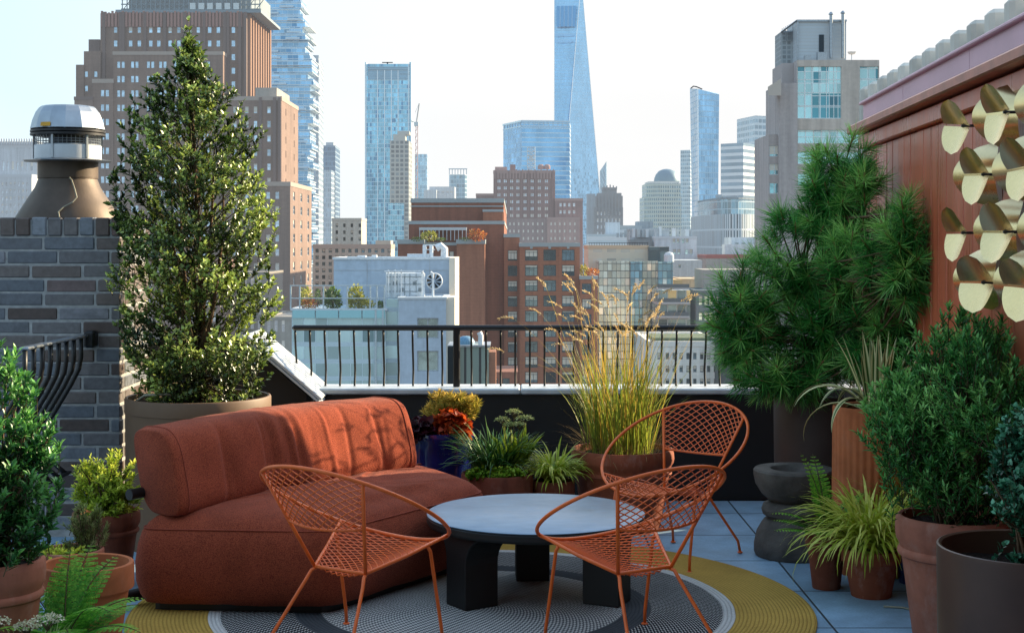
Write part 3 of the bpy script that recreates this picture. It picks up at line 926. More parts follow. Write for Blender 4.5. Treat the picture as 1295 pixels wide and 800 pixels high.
# back cushion along A-D
ax = (D - A).normalized(); nx = Vector((ax.y, -ax.x))     # nx points to the seat front
L = 1.60; c0 = Vector((-1.545, 6.34)) - cen
HC, WC, ZC = .185, .135, .595
vs, ns, nc = [], 240, 48
rp = random.Random(2)
folds = [(rp.gauss(.52, .15), rp.uniform(.009, .022), rp.uniform(.4, 1.1), rp.uniform(-.5, .5), rp.choice([1, -1, -1])) for _ in range(30)]
for i in range(ns + 1):
    t = i / ns
    e = min(t, 1 - t) * L
    cap = 1.0 if e > .06 else math.sqrt(max(1 - ((.06 - e) / .06) ** 2, 0)) * .14 + .86
    for k in range(nc):
        a = 2 * math.pi * k / nc
        ca, sa = math.cos(a), math.sin(a)
        px_ = math.copysign(abs(ca) ** .55, ca) * WC; pz_ = math.copysign(abs(sa) ** .55, sa) * HC
        w = 0
        for fc, fw, fa, tilt, sg in folds:
            dd = (t - fc - tilt * pz_ * .12) / fw
            env = max(0.0, 1 - abs(pz_ / HC) ** 3 * .75)
            w += sg * fa * math.exp(-dd * dd) * env
        w = .0095 * max(min(w, 1.4), -1.8) + .014 * math.sin(math.pi * t)
        w += .006 * mnoise.noise(Vector((t * 14, a * 1.2, 3)))
        wx, wz = ca * w, sa * w * .5
        lean = -.05 * (pz_ / HC)
        x = (px_ + wx) * cap + lean; z = ZC + (pz_ + wz) * (cap * .35 + .65) + .01 * math.sin(math.pi * t)
        bend = .05 * (1 - (2 * t - 1) ** 2)
        p = c0 + ax * (t * L) + nx * (x - bend)
        vs.append((p.x, p.y, z))
fs = [(i * nc + k, (i + 1) * nc + k, (i + 1) * nc + (k + 1) % nc, i * nc + (k + 1) % nc) for i in range(ns) for k in range(nc)]
fs += [tuple(range(nc)), tuple(ns * nc + k for k in range(nc - 1, -1, -1))]
mb = MB(); mb.add(vs, fs); cu = mb.build('back_cushion', M['sofa'], root, angle=60)
for ti in (8, ns - 8):
    mb = MB(); mb.tube([Vector(vs[ti * nc + k]) + (Vector(vs[ti * nc + k]) - Vector((sum(vs[ti * nc + q][0] for q in range(nc)) / nc, sum(vs[ti * nc + q][1] for q in range(nc)) / nc, ZC))).normalized() * .001 for k in range(nc)], .0032, 6, closed=True)
    mb.build('piping', M['pipe'], cu, smooth=True)
p0 = c0 + ax * (-.07) - nx * .09; p1 = c0 + ax * (L + .03) - nx * .09
mb = MB(); mb.tube([(p0.x, p0.y, .50), (p1.x, p1.y, .50)], .024, 16); mb.build('back_tube', M['black'], root, angle=40)
q0 = A - cen + Vector((-.05, .05)); q1 = A - cen + Vector((.3, .4))
mb = MB(); mb.tube([(q0.x, q0.y, .055), (q1.x, q1.y, .055)], .026, 16); mb.build('base_tube', M['black'], root, angle=40)
# ------------------------------------------------------------------ plant generators
T_DIAMOND = (np.array([(0, 0, 0), (.45, .5, .10), (1, 0, -.04), (.45, -.5, .10)], float), [np.array([(0, 3, 2), (0, 2, 1)])])
T_LEAF = (np.array([(0, 0, 0), (.28, .42, .07), (.68, .40, .05), (1, 0, -.10), (.68, -.40, .05), (.28, -.42, .07), (.33, 0, 0), (.70, 0, -.02)], float),
          [np.array([(1, 2, 7, 6), (6, 7, 4, 5)]), np.array([(0, 6, 1), (2, 3, 7), (0, 5, 6), (7, 3, 4)])])
T_NEEDLE = (np.array([(0, .5, 0), (0, -.5, 0), (.6, -.42, 0), (.6, .42, 0), (1, 0, 0)], float), [np.array([(0, 1, 2, 3)]), np.array([(3, 2, 4)])])


def unit(v): return v / np.maximum(np.linalg.norm(v, axis=-1, keepdims=True), 1e-9)


def leaves(name, P, D, N, L, W, tint, tpl, mat, parent):
    P, D, N = np.asarray(P, float), unit(np.asarray(D, float)), np.asarray(N, float)
    S = unit(np.cross(N, D)); N = np.cross(D, S)
    tv, tf = tpl
    k, n = len(tv), len(P)
    L = np.asarray(L, float)[:, None, None]; W = np.asarray(W, float)[:, None, None]
    V = P[:, None, :] + D[:, None, :] * tv[None, :, 0:1] * L + S[:, None, :] * tv[None, :, 1:2] * W + N[:, None, :] * tv[None, :, 2:3] * L
    off = (np.arange(n) * k)[:, None, None]
    fl = [(f[None] + off).reshape(-1, f.shape[1]) for f in tf]
    return np_mesh(name, V.reshape(-1, 3), fl, mat, parent, {'tint': np.repeat(np.asarray(tint, float), k)})


def blades(name, P, az, th0, bend, L, W, tint, mat, parent, nseg=8, power=1.4, tip=.05, twist=0.3, fold=0.0, belly=.35):
    """arching strips: P base (n,3), az heading, th0 angle from vertical at the base, bend extra angle by the tip"""
    n = len(P); s = np.linspace(0, 1, nseg + 1)
    th = th0[:, None] + bend[:, None] * s[None, :] ** power
    ds = (L / nseg)[:, None]
    r = np.concatenate([np.zeros((n, 1)), np.cumsum(np.sin((th[:, 1:] + th[:, :-1]) / 2) * ds, 1)], 1)
    z = np.concatenate([np.zeros((n, 1)), np.cumsum(np.cos((th[:, 1:] + th[:, :-1]) / 2) * ds, 1)], 1)
    ca, sa = np.cos(az)[:, None], np.sin(az)[:, None]
    C = np.stack([P[:, 0:1] + r * ca, P[:, 1:2] + r * sa, P[:, 2:3] + z], -1)
    tw = RNG.normal(0, twist, n)[:, None] * s[None, :]
    side = np.stack([-sa * np.cos(tw) , ca * np.cos(tw), np.sin(tw)], -1)
    prof = np.interp(s, [0, belly, .75, 1], [.55, 1, .72, tip])
    half = (W[:, None] * prof[None, :] / 2)[..., None]
    V = np.stack([C - side * half, C + side * half], 2).reshape(n, -1, 3)
    k = 2 * (nseg + 1)
    f = np.array([(2 * i, 2 * i + 1, 2 * i + 3, 2 * i + 2) for i in range(nseg)])
    F = (f[None] + (np.arange(n) * k)[:, None, None]).reshape(-1, 4)
    at = {'tint': np.repeat(tint, k), 'across': np.tile(np.tile([-1.0, 1.0], nseg + 1), n), 'along': np.tile(np.repeat(s, 2), n)}
    o = np_mesh(name, V.reshape(-1, 3), [F], mat, parent, at, smooth=True)
    return o, C


def stems(name, paths, r0, r1, mat, parent, n=4):
    mb = MB()
    for p in paths: mb.tube(p, [r0 + (r1 - r0) * i / (len(p) - 1) for i in range(len(p))], n, caps=False)
    return mb.build(name, mat, parent, smooth=True)


def rand_dir(n): return unit(RNG.normal(size=(n, 3)))


def shoots(tips, dirs, lens, per, spread, Lf, Wf, tpl, mat, parent, name='foliage', up=.2, tipbias=0.0, tintc=None, stem_mat=None, jitter=.25, whorl=2.4):
    """leafy shoots: each runs back from its tip along -dir; leaves spiral round it"""
    tips, dirs = np.asarray(tips), unit(np.asarray(dirs)); n = len(tips)
    q = RNG.random((n, per)) if tipbias == 0 else RNG.random((n, per)) ** (1 / (1 + tipbias))
    q = np.sort(q, 1)
    base = tips - dirs * lens[:, None]
    P = base[:, None, :] + dirs[:, None, :] * (lens[:, None] * q)[..., None]
    a = np.cross(dirs, np.array([0.13, .3, .95])); a = unit(a); b = np.cross(dirs, a)
    ph = np.arange(per)[None, :] * whorl + RNG.random((n, 1)) * 6.28 + RNG.normal(0, jitter, (n, per))
    rad = a[:, None, :] * np.cos(ph)[..., None] + b[:, None, :] * np.sin(ph)[..., None]
    sp = spread * (1.15 - .55 * q)[..., None]
    Dv = dirs[:, None, :] * (1 - sp * .5) + rad * sp + np.array([0, 0, up])
    Dv = unit(Dv) + RNG.normal(0, .12, Dv.shape)
    Nv = dirs[:, None, :] * 1.0 - rad * .35 + RNG.normal(0, .2, Dv.shape) + np.array([0, 0, .35])
    m = n * per
    sz = RNG.uniform(.7, 1.2, m)
    t = (np.zeros((n, 1)) if tintc is None else tintc[:, None]) + .55 * q + RNG.normal(0, .13, (n, per))
    o = leaves(name, P.reshape(-1, 3), Dv.reshape(-1, 3), Nv.reshape(-1, 3), Lf * sz, Wf * sz, np.clip(t, 0, 1).ravel(), tpl, mat, parent)
    if stem_mat is not None:
        stems('shoot_stems', [[base[i], (base[i] + tips[i]) / 2 + RNG.normal(0, .004, 3), tips[i]] for i in range(n)], .0022, .0012, stem_mat, parent, 3)  # bare stems of the shoots, no leaves in this mesh
    return o


def pot(name, x, y, zr, r, rb, prof, mat, label, cat='pot', soil=True, sdep=.035, n=56, group=None, z0=0.0, fn=None, parts=True):
    """lathe pot: prof = list of (radius factor, height factor) up the outside; an inner wall and soil are added"""
    root = empty(name, (x, y, z0), 0, label, cat, group)
    h = zr - z0
    out = [(r * a, h * b) for a, b in prof]
    th = min(.014, r * .1)
    rt = out[-1][0]
    p = [(0, .001), (out[0][0] - .004, .001)] + out + [(rt - th * .4, h + .002), (rt - th, h - .002), (rt - th - .004, h - .04), (rt - th - .02, h - .10), (0, h - .11)]
    mb = MB(); mb.lathe(p, n, fn=fn); mb.build('body', mat, root, angle=38)
    if soil:
        mb = MB(); rs = rt - th - .004; vs = []
        m = 14
        for i in range(m + 1):
            for k in range(32):
                a = 2 * math.pi * k / 32; q = rs * i / m
                vs.append((q * math.cos(a), q * math.sin(a), h - sdep + .012 * mnoise.noise(Vector((q * 9 * math.cos(a), q * 9 * math.sin(a), x))) + .006 * rp.random() * (i < m)))
        mb.add(vs, [(i * 32 + k, (i + 1) * 32 + k, (i + 1) * 32 + (k + 1) % 32, i * 32 + (k + 1) % 32) for i in range(m) for k in range(32)])
        mb.build('soil', M['soil'], root)
    return root
CLASSIC = [(.66, 0), (.67, .01), (.90, .72), (.905, .73), (1.0, .735), (1.01, .75), (1.01, .97), (1.0, .995), (.98, 1.0)]
ROLLED = [(.66, 0), (.68, .012), (.88, .66), (.90, .70), (.955, .715), (.97, .735), (.955, .755), (.92, .77), (.945, .80), (.985, .83), (1.0, .875), (1.0, .94), (.985, .985), (.95, 1.0)]
DOUBLE = [(.70, 0), (.72, .012), (.86, .45), (.90, .66), (.93, .685), (.955, .70), (.945, .73), (.93, .745), (.95, .80), (.985, .83), (1.0, .88), (.99, .95), (.965, 1.0)]
CYL = [(.97, 0), (.975, .008), (1.0, .985), (1.0, .99), (.998, 1.0)]
BOWL = [(.74, 0), (.76, .015), (.93, .52), (.96, .55), (1.0, .56), (1.01, .58), (1.0, .97), (.985, 1.0)]

LF = {}
LF['holly'] = m_leaf('holly leaf', '#23321a', '#566f34', '#bccf68', .25, .3, .5)
LF['laurel'] = m_leaf('laurel leaf', '#1b3a1e', '#3d7839', '#88c862', .24, .33, .5)
LF['oleander'] = m_leaf('oleander leaf', '#245a2e', '#54a04c', '#aee47c', .32, .4, .4)
LF['boxwood'] = m_leaf('blue green box leaf', '#17402f', '#32704f', '#72ba8e', .2, .35, .5)
LF['pine'] = m_leaf('pine needle', '#0f2814', '#3f963e', '#b0e276', .28, .4, .4)
LF['grassgold'] = m_leaf('ripe grass blade', '#4a5a1c', '#92892f', '#c98f35', .45, .5, .3, '#d8c060')
LF['grassgreen'] = m_leaf('green grass blade', '#35561c', '#6b8a30', '#a4a842', .4, .5, .3, '#b8c04c')
LF['plume'] = m_leaf('grass seed head', '#b89a68', '#dfc592', '#f4e4bc', .5, .7, .1)
LF['hakone'] = m_leaf('gold forest grass', '#5e7c20', '#b2c440', '#e6e67c', .4, .45, .35)
LF['liriope'] = m_leaf('lilyturf blade', '#1d3b17', '#3e702e', '#a6c864', .25, .4, .4)
LF['sedumyellow'] = m_leaf('gold spiky leaf', '#5d6f22', '#a5a23e', '#e0c060', .35, .5, .3)
LF['chartreuse'] = m_leaf('chartreuse leaf', '#587c20', '#a4bd38', '#e6ea62', .38, .5, .3)
LF['jenny'] = m_leaf('bright creeping leaf', '#3d6a14', '#6fa024', '#aacb46', .35, .5, .3)
LF['coleus'] = m_leaf('copper red leaf', '#3d0f0c', '#9a3218', '#d8662c', .35, .5, .3)
LF['heuchera'] = m_leaf('dark plum leaf', '#1a0a10', '#33121e', '#5d2430', .2, .4, .4)
LF['fern'] = m_leaf('fern leaf', '#285a20', '#57a032', '#aee050', .4, .5, .3)
LF['flower'] = m_leaf('cream flower', '#7e8a5c', '#c4c29a', '#efe8d2', .3, .8, .1)
LF['sedumhead'] = m_leaf('green flower head', '#5a6b3c', '#98a565', '#cfcf98', .3, .8, .1)
LF['dry'] = m_leaf('dry blade', '#5c4c30', '#8d7850', '#c0a878', .3, .7, .1)
def m_variegated():
    t = NT('striped yucca leaf'); a = t.math('ABSOLUTE', t.attr('across')); tn = t.attr('tint')
    # vertex data is only at the two edges, so the stripe comes from the blade's own third row
    col = t.mix(t.rng(a, .28, .5, 0, 1), lin('#4c6b32'), lin('#d9d59a'))
    k = t.rng(tn, 0, 1, .75, 1.15)
    col = t.mix(1.0, col, t.comb(k, k, k), 'MULTIPLY')
    p = t.pbr(col, .4, 0, None, .4); tr = t.n('ShaderNodeBsdfTranslucent'); t.l(col, tr.inputs[0])
    m = t.n('ShaderNodeMixShader'); m.inputs[0].default_value = .2; t.l(p, m.inputs[1]); t.l(tr.outputs[0], m.inputs[2])
    return t.end(m.outputs[0])
LF['yucca'] = m_variegated()


def tuft(root, n, r, z, L, W, th, bend, mat, name='foliage', nseg=8, power=1.4, c=(0, 0), tints=(.2, .9), **kw):
    a = RNG.random(n) * 6.283; q = r * np.sqrt(RNG.random(n))
    P = np.stack([c[0] + q * np.cos(a), c[1] + q * np.sin(a), np.full(n, z)], 1)
    az = a + RNG.normal(0, .6, n)
    return blades(name, P, az, np.abs(RNG.normal(*th, n)), RNG.normal(*bend, n), RNG.uniform(*L, n), RNG.uniform(*W, n), RNG.uniform(*tints, n), mat, root, nseg, power, **kw)


# ------------------------------------------------------------------ the tall evergreen by the chimney
PTX, PTY, PTZ, PTR = PX(251, 7.78), 7.78, .775, .378
pot('tree_planter', PTX, PTY, PTZ, PTR, 0, [(.985, 0), (.99, .008), (1.0, .9), (1.012, .902), (1.012, .99), (1.0, 1.0)], M['taupe'], 'wide taupe round planter holding the tall evergreen by the chimney', 'planter')
root = empty('evergreen_tree', (PTX, PTY, PTZ - .03), 0, 'tall cone-shaped glossy evergreen tree standing in the taupe planter', 'tree')
TH_ = 1.99
mb = MB()
mb.tube([(.02, 0, 0), (.03, 0, .3), (.0, .01, .8), (-.02, 0, 1.3), (-.045, 0, 1.7), (-.05, 0, TH_ - .05)], [.021, .018, .013, .009, .006, .003], 8)
for q in ((-.02, .01, .2, -.16, .05), (.03, -.02, .25, .14, -.04), (0, .02, .35, .06, .12), (.0, -.02, .15, -.08, -.1)):
    mb.tube([(q[0], q[1], q[2]), (q[0] + q[3] * .4, q[1] + q[4] * .4, q[2] + .25), (q[0] + q[3] * .8, q[1] + q[4] * .8, q[2] + .65), (q[3], q[4], q[2] + 1.0)], [.012, .01, .007, .004], 6)
mb.build('trunk', M['bark'], root, smooth=True)
def tree_r(z): return np.interp(z, [0, .08, .25, .6, .95, 1.25, 1.5, 1.65, 1.8, 1.9, 2.0], [.26, .34, .39, .43, .42, .385, .315, .235, .13, .06, .012])
tips, dirs, lens = [], [], []
tries = 0
while len(tips) < 1550 and tries < 60000:
    tries += 1
    z = TH_ * rp.random(); Rm = float(tree_r(z))
    if rp.random() > Rm / .43 + .12: continue
    q = Rm * rp.random() ** .42; a = rp.random() * 6.283
    p = Vector((q * math.cos(a), q * math.sin(a), z))
    nz = mnoise.noise(p * 5.2 + Vector((3, 1, 7))) + .5 * mnoise.noise(p * 11)
    if nz < -.17 + .12 * (z / TH_) and q / max(Rm, .01) > .3: continue
    ext = 1 + .30 * max(nz, -.35)
    p = Vector((p.x * ext - .03 * z, p.y * ext, z))
    d = Vector((math.cos(a), math.sin(a), 0)) * rp.uniform(.35, 1.1) * min(q / max(Rm, .02) + .2, 1) + Vector((0, 0, rp.uniform(.35, 1.1))) + Vector([rp.gauss(0, .22) for _ in range(3)])
    tips.append(p); dirs.append(d); lens.append(rp.uniform(.06, .14))
for x, z0_, z1_ in ((-.05, 1.75, 2.03), (-.12, 1.5, 1.78), (-.2, 1.25, 1.56), (-.31, 1.25, 1.6), (.04, 1.5, 1.75), (.13, 1.35, 1.60), (.24, 1.1, 1.42), (-.36, .9, 1.3), (.32, .85, 1.1), (.38, .6, .85), (-.42, .75, 1.22), (.17, 1.2, 1.45)):
    y = rp.uniform(-.15, .1)
    for i in range(5):
        tips.append(Vector((x + rp.gauss(0, .018), y + rp.gauss(0, .018), z0_ + (z1_ - z0_) * (i + 1) / 5))); dirs.append(Vector((rp.gauss(0, .3), rp.gauss(0, .3), 1))); lens.append(.09)
tn = np.array([.2 + .75 * mnoise.noise(p * 4) + .12 * rp.random() for p in tips])
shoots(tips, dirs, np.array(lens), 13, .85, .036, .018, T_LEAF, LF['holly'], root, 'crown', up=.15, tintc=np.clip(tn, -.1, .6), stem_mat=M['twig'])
br = []
for i in range(0, len(dirs) - 60, 5):
    p = tips[i]; zt = max(p.z - .2 - rp.random() * .2, .1); br.append([(-.03 * zt, 0, zt), (p.x * .5 - .015, p.y * .5, (zt + p.z) / 2), tuple(p - Vector(dirs[i]).normalized() * .08)])
stems('branches', br, .0038, .0015, M['twig'], root, 4)

# ------------------------------------------------------------------ pine
rp.seed(11); RNG = np.random.default_rng(23)
PNX, PNY = 1.69, 8.05
pot('pine_planter', PNX, PNY, .76, .248, 0, CYL, M['pinepot'], 'tall umber round planter under the pine', 'planter')
root = empty('pine_tree', (PNX, PNY, .68), 0, 'bushy dark green pine with long needle tufts in front of the oxblood wall', 'tree')
lobes = [((1062, 205), (42, 42), 7.95, .18), ((1056, 260), (62, 66), 7.95, .24), ((1012, 325), (72, 80), 7.95, .28), ((938, 400), (46, 86), 7.85, .22), ((1050, 415), (108, 88), 7.9, .30), ((1104, 320), (60, 84), 7.7, .22), ((1094, 255), (36, 58), 7.75, .18), ((1124, 330), (50, 76), 7.35, .18), ((1076, 345), (48, 62), 7.62, .16), ((1100, 420), (50, 60), 7.5, .16), ((1152, 318), (44, 84), 7.05, .14), ((1136, 405), (62, 84), 7.4, .20), ((1000, 470), (84, 40), 7.8, .24)]
tips, dirs, growth_shade = [], [], []
for (cx_, cy_), (rx_, ry_), yy, rd in lobes:
    c = Vector((PX(cx_, yy) - PNX, yy - PNY, PZ(cy_, yy) - .68)); rx, rz = rx_ * yy / FL, ry_ * yy / FL
    nt_ = int(340 * rx * rz / .16 + 24)
    for _ in range(nt_):
        v = Vector([rp.gauss(0, 1) for _ in range(3)]).normalized()
        if v.y > .6: continue
        s = rp.random() ** .25 * .92
        p = c + Vector((v.x * rx * s, v.y * rd * s, v.z * rz * s))
        if mnoise.noise(p * 5.0) < -.22: continue
        if any((p - q).length < .068 for q in tips): continue
        tips.append(p); dirs.append((v + Vector((0, -.25, .5))).normalized()); growth_shade.append(.9 * (s - .72) - .12 * max(-v.z, 0) + rp.gauss(0, .13))  # new growth brighter; shade painted into inner and downward tufts
NN = 120
n = len(tips); T = np.array(tips); Dd = np.array(dirs)
per = NN
q = RNG.random((n, per))
a = unit(np.cross(Dd, np.array([.2, .3, .9]))); b = np.cross(Dd, a)
ph = RNG.random((n, per)) * 6.283
el = RNG.normal(1.08, .34, (n, per)) * (1.15 - .5 * q)
rad = a[:, None] * np.cos(ph)[..., None] + b[:, None] * np.sin(ph)[..., None]
DN = Dd[:, None] * np.cos(el)[..., None] + rad * np.sin(el)[..., None] + np.array([0, 0, -.08])
PN = T[:, None] - Dd[:, None] * (.10 * (1 - q))[..., None]
tt = np.clip(.22 + .42 * q + RNG.normal(0, .12, (n, per)) + np.array(growth_shade)[:, None], 0, 1)
inner = RNG.random(n) < .08
_pn, _dn = PN[inner] * np.array([.9, .9, .97]), DN[inner] + np.array([0, 0, -.3]); ni = int(inner.sum()) * per
leaves('dry_needles', _pn.reshape(-1, 3)[::2], _dn.reshape(-1, 3)[::2], np.cross(_dn.reshape(-1, 3)[::2], rand_dir(len(_pn.reshape(-1, 3)[::2]))), RNG.uniform(.07, .12, len(_pn.reshape(-1, 3)[::2])), np.full(len(_pn.reshape(-1, 3)[::2]), .0034), RNG.uniform(0, .7, len(_pn.reshape(-1, 3)[::2])), T_NEEDLE, LF['dry'], root)
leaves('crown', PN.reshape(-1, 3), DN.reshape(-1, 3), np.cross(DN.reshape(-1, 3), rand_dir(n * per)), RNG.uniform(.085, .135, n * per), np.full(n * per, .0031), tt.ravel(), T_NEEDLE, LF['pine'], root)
mb = MB()
for p, d in zip(tips, dirs):
    mb.tube([p - d * .05, p + d * .012, p + d * .03], [.005, .0045, .001], 5)
mb.build('bud_needles', m_plain('pine bud', '#8a6a45', .8), root)
br = []
trunkp = [Vector((0, 0, 0)), Vector((.02, 0, .5)), Vector((.0, -.03, 1.0)), Vector((-.02, -.06, 1.45))]
for (cx_, cy_), (rx_, ry_), yy, rd in lobes:
    c = Vector((PX(cx_, yy) - PNX, yy - PNY, PZ(cy_, yy) - .68))
    s0 = Vector((.01, 0, max(c.z * .45, .08)))
    limb = [s0, s0.lerp(c, .5) + Vector((0, 0, -.05)), c + Vector((0, 0, -.04))]
    br.append(limb)
    for p, d in zip(tips, dirs):
        e = p - c
        if (e.x / (rx_ * yy / FL)) ** 2 + (e.z / (ry_ * yy / FL)) ** 2 < 1 and rp.random() < .5:
            k = rp.uniform(.3, .95); s1 = limb[1].lerp(limb[2], k)
            br.append([s1, s1.lerp(p, .5) + Vector((0, 0, -.02)), p - d * .04])
stems('branches', br, .008, .003, M['bark'], root, 5)
mb = MB(); mb.tube(trunkp, [.035, .03, .02, .01], 8); mb.build('trunk', M['bark'], root, smooth=True)

# ------------------------------------------------------------------ shrubs
rp.seed(5); RNG = np.random.default_rng(31)
def shrub(name, loc, label, lobes, nshoot, per, Lf, Wf, mat, spread=.8, slen=(.08, .16), upb=.8, tpl=T_LEAF, thr=-.25, stem=True, cat='shrub', tint0=.0, trunks=5, inner=.30):
    root = empty(name, loc, 0, label, cat)
    vol = [l[1][0] * l[1][1] * l[1][2] for l in lobes]; tot = sum(vol)
    tips, dirs = [], []
    for (c, r), v in zip(lobes, vol):
        k = int(nshoot * v / tot)
        while k > 0:
            u = Vector([rp.gauss(0, 1) for _ in range(3)]).normalized(); s = rp.random() ** inner
            p = Vector((c[0] + u.x * r[0] * s, c[1] + u.y * r[1] * s, c[2] + u.z * r[2] * s))
            k -= 1
            if p.z < .0: continue
            if mnoise.noise(p * 6 + Vector((loc[0], 0, 0))) < thr: continue
            tips.append(p); dirs.append((u * .7 + Vector((0, 0, upb)) + Vector([rp.gauss(0, .25) for _ in range(3)])).normalized())
    tn = np.array([tint0 + .12 + .35 * mnoise.noise(p * 5) + .1 * rp.random() for p in tips])
    ln = RNG.uniform(*slen, len(tips))
    shoots(tips, dirs, ln, per, spread, Lf, Wf, tpl, mat, root, 'foliage', up=.2, tintc=np.clip(tn, -.15, .55), stem_mat=M['twig'] if stem else None, tipbias=.6)
    if trunks:
        pa = []
        for i in range(0, len(tips), max(len(tips) // 60, 1)):
            p = tips[i]; a_ = rp.random() * 6.28; s = Vector((.04 * math.cos(a_), .04 * math.sin(a_), -.05)); pa.append([s, s.lerp(p, .4) + Vector((0, 0, .06)), p])
        stems('branches', pa, .007, .002, M['bark'], root, 5)
    return root

# near pots by the chimney side
pot('terracotta_pot', -1.842, 5.2, .47, .178, 0, ROLLED, M['terra2'], 'rolled-rim terracotta pot holding the dark green laurel', 'pot', group=None)
shrub('laurel_shrub', (-1.85, 5.2, .44), 'dark green laurel shrub in the rolled-rim pot beside the iron rail', [((-.05, 0, .42), (.28, .26, .40)), ((.12, .0, .28), (.15, .2, .26)), ((-.1, 0, .68), (.2, .2, .2)), ((0.03, -.08, .16), (.2, .2, .2))], 760, 14, .045, .015, LF['laurel'], .75, (.07, .13), .75)
pot('terracotta_pot', -1.886, 6.8, .345, .155, 0, ROLLED, M['terra3'], 'dark terracotta pot of yellow-green foliage below the brick chimney', 'pot')
shrub('chartreuse_shrub', (-1.886, 6.8, .33), 'bushy yellow-green plant in the dark pot below the brick chimney', [((0, 0, .15), (.16, .15, .15)), ((.02, -.05, .08), (.17, .14, .1))], 260, 16, .034, .010, LF['chartreuse'], .8, (.05, .10), .6, T_LEAF, -.4, tint0=.15)
pot('terracotta_pot', -1.80, 5.98, .34, .128, 0, CLASSIC, M['terra2'], 'pale terracotta pot with creeping yellow stonecrop and wispy grey foliage', 'pot')
shrub('stonecrop', (-1.85, 5.93, .325), 'creeping yellow stonecrop spilling over the pale terracotta rim', [((0, 0, .01), (.12, .10, .04))], 150, 12, .012, .006, LF['chartreuse'], .9, (.02, .035), .4, T_DIAMOND, -.6, stem=False, cat='plant', tint0=.3, trunks=0)
shrub('feathery_herb', (-1.76, 6.02, .33), 'wispy grey-green herb rising behind the yellow stonecrop', [((0, 0, .08), (.10, .08, .13))], 90, 26, .022, .0025, LF['sedumhead'], .9, (.06, .12), 1.2, T_DIAMOND, -.5, cat='plant', tint0=-.1, trunks=0)
pot('terracotta_pot', -1.632, 5.62, .365, .174, 0, CLASSIC, M['terra4'], 'clean terracotta pot holding only bare soil next to the sofa', 'pot', sdep=.05)
pot('terracotta_pot', -1.60, 5.22, .16, .11, 0, CLASSIC, M['terra3'], 'small dark pot under the fern', 'pot')

def frond(root, base, az, length, lean, droop, npin, mat, w=.06):
    """one fern frond: rachis and paired toothed leaflets"""
    m = 12; pts = []; x = 0; z = 0
    for i in range(m + 1):
        pts.append(Vector((base[0] + x * math.cos(az), base[1] + x * math.sin(az), base[2] + z)))
        th = lean + droop * (i / m) ** 1.3; x += length / m * math.sin(th); z += length / m * math.cos(th)
    P, D, N, L, W, T_ = [], [], [], [], [], []
    for i in range(npin):
        t = .12 + .88 * i / npin; k = min(int(t * m), m - 1); p = pts[k].lerp(pts[k + 1], t * m - k); tg = (pts[k + 1] - pts[k]).normalized()
        sd_ = Vector((-math.sin(az), math.cos(az), 0)); nr = tg.cross(sd_)
        ln = w * math.sin(math.pi * min(t * .9 + .12, 1)) ** .8 + .008
        for s in (-1, 1):
            dv = (sd_ * s + tg * .35 - Vector((0, 0, .12))).normalized()
            # leaflet split in small lobes
            for j in range(7):
                u = (j + .4) / 7; pp = p + dv * ln * u
                for s2 in (-1, 1):
                    P.append(pp); D.append(dv * .75 + tg * .7 * s2); N.append(-nr + Vector((rp.gauss(0, .1), rp.gauss(0, .1), 0))); L.append(ln * .30 * (1.15 - u * .7)); W.append(ln * .15); T_.append(.3 + .5 * t + rp.gauss(0, .1))
    return pts, P, D, N, L, W, T_
def fern(loc, label, fr, w=.07):
    root = empty('fern', loc, 0, label, 'fern')
    acc = [[] for _ in range(6)]; ra = []
    for az, ln, lean, dr in fr:
        r_ = frond(root, (0, 0, 0), az, ln, lean, dr, 17, None, w)
        ra.append(r_[0])
        for i in range(6): acc[i] += r_[i + 1]
    leaves('fronds', np.array(acc[0]), np.array(acc[1]), np.array(acc[2]), acc[3], acc[4], np.clip(acc[5], 0, 1), T_DIAMOND, LF['fern'], root)
    stems('stalks', ra, .003, .0012, M['twig'], root, 4)
fern((-1.60, 5.22, .13), 'bright green fern arching in front of the bare-soil pot', [(R(a), l, R(le), R(d)) for a, l, le, d in ((20, .36, 30, 75), (60, .42, 18, 60), (100, .40, 12, 50), (150, .38, 25, 60), (-20, .36, 45, 70), (-70, .36, 40, 70), (-120, .34, 40, 60), (175, .36, 40, 65), (45, .34, 45, 60), (-45, .4, 25, 80), (85, .45, 22, 45))], .066)

def umbel_plant(name, loc, label, heads, mat, r=.035, stalk_z=0, cat='flower', gz=True):
    root = empty(name, (loc[0], loc[1], loc[2] + .05), 0, label, cat)
    pa = []
    for hx, hy, hz, hr in heads:
        P, D, N, L, W, T_ = [], [], [], [], [], []
        for _ in range(260):
            q = math.sqrt(rp.random()); a = rp.random() * 6.28
            z = hz + hr * .35 * (1 - q * q) + rp.gauss(0, .003)
            P.append((hx + hr * q * math.cos(a), hy + hr * q * math.sin(a), z)); D.append((rp.gauss(0, 1), rp.gauss(0, 1), rp.gauss(.2, .6))); N.append((rp.gauss(0, .4), rp.gauss(0, .4), 1)); L.append(rp.uniform(.006, .011)); W.append(rp.uniform(.006, .009)); T_.append(rp.uniform(.2, 1))
        leaves('flower_head', P, D, N, L, W, T_, T_DIAMOND, mat, root)
        pa.append([(hx * .3, hy * .3, -.1), (hx * .7, hy * .7, hz * .5), (hx, hy, hz)])
        for k in range(7):
            a = k * .9; pa.append([(hx, hy, hz - hr * .6), (hx + hr * .3 * math.cos(a), hy + hr * .3 * math.sin(a), hz - hr * .2), (hx + hr * .7 * math.cos(a), hy + hr * .7 * math.sin(a), hz + .002)])
    stems('stalk', pa, .003, .0015, M['twig'], root, 4)
    return root
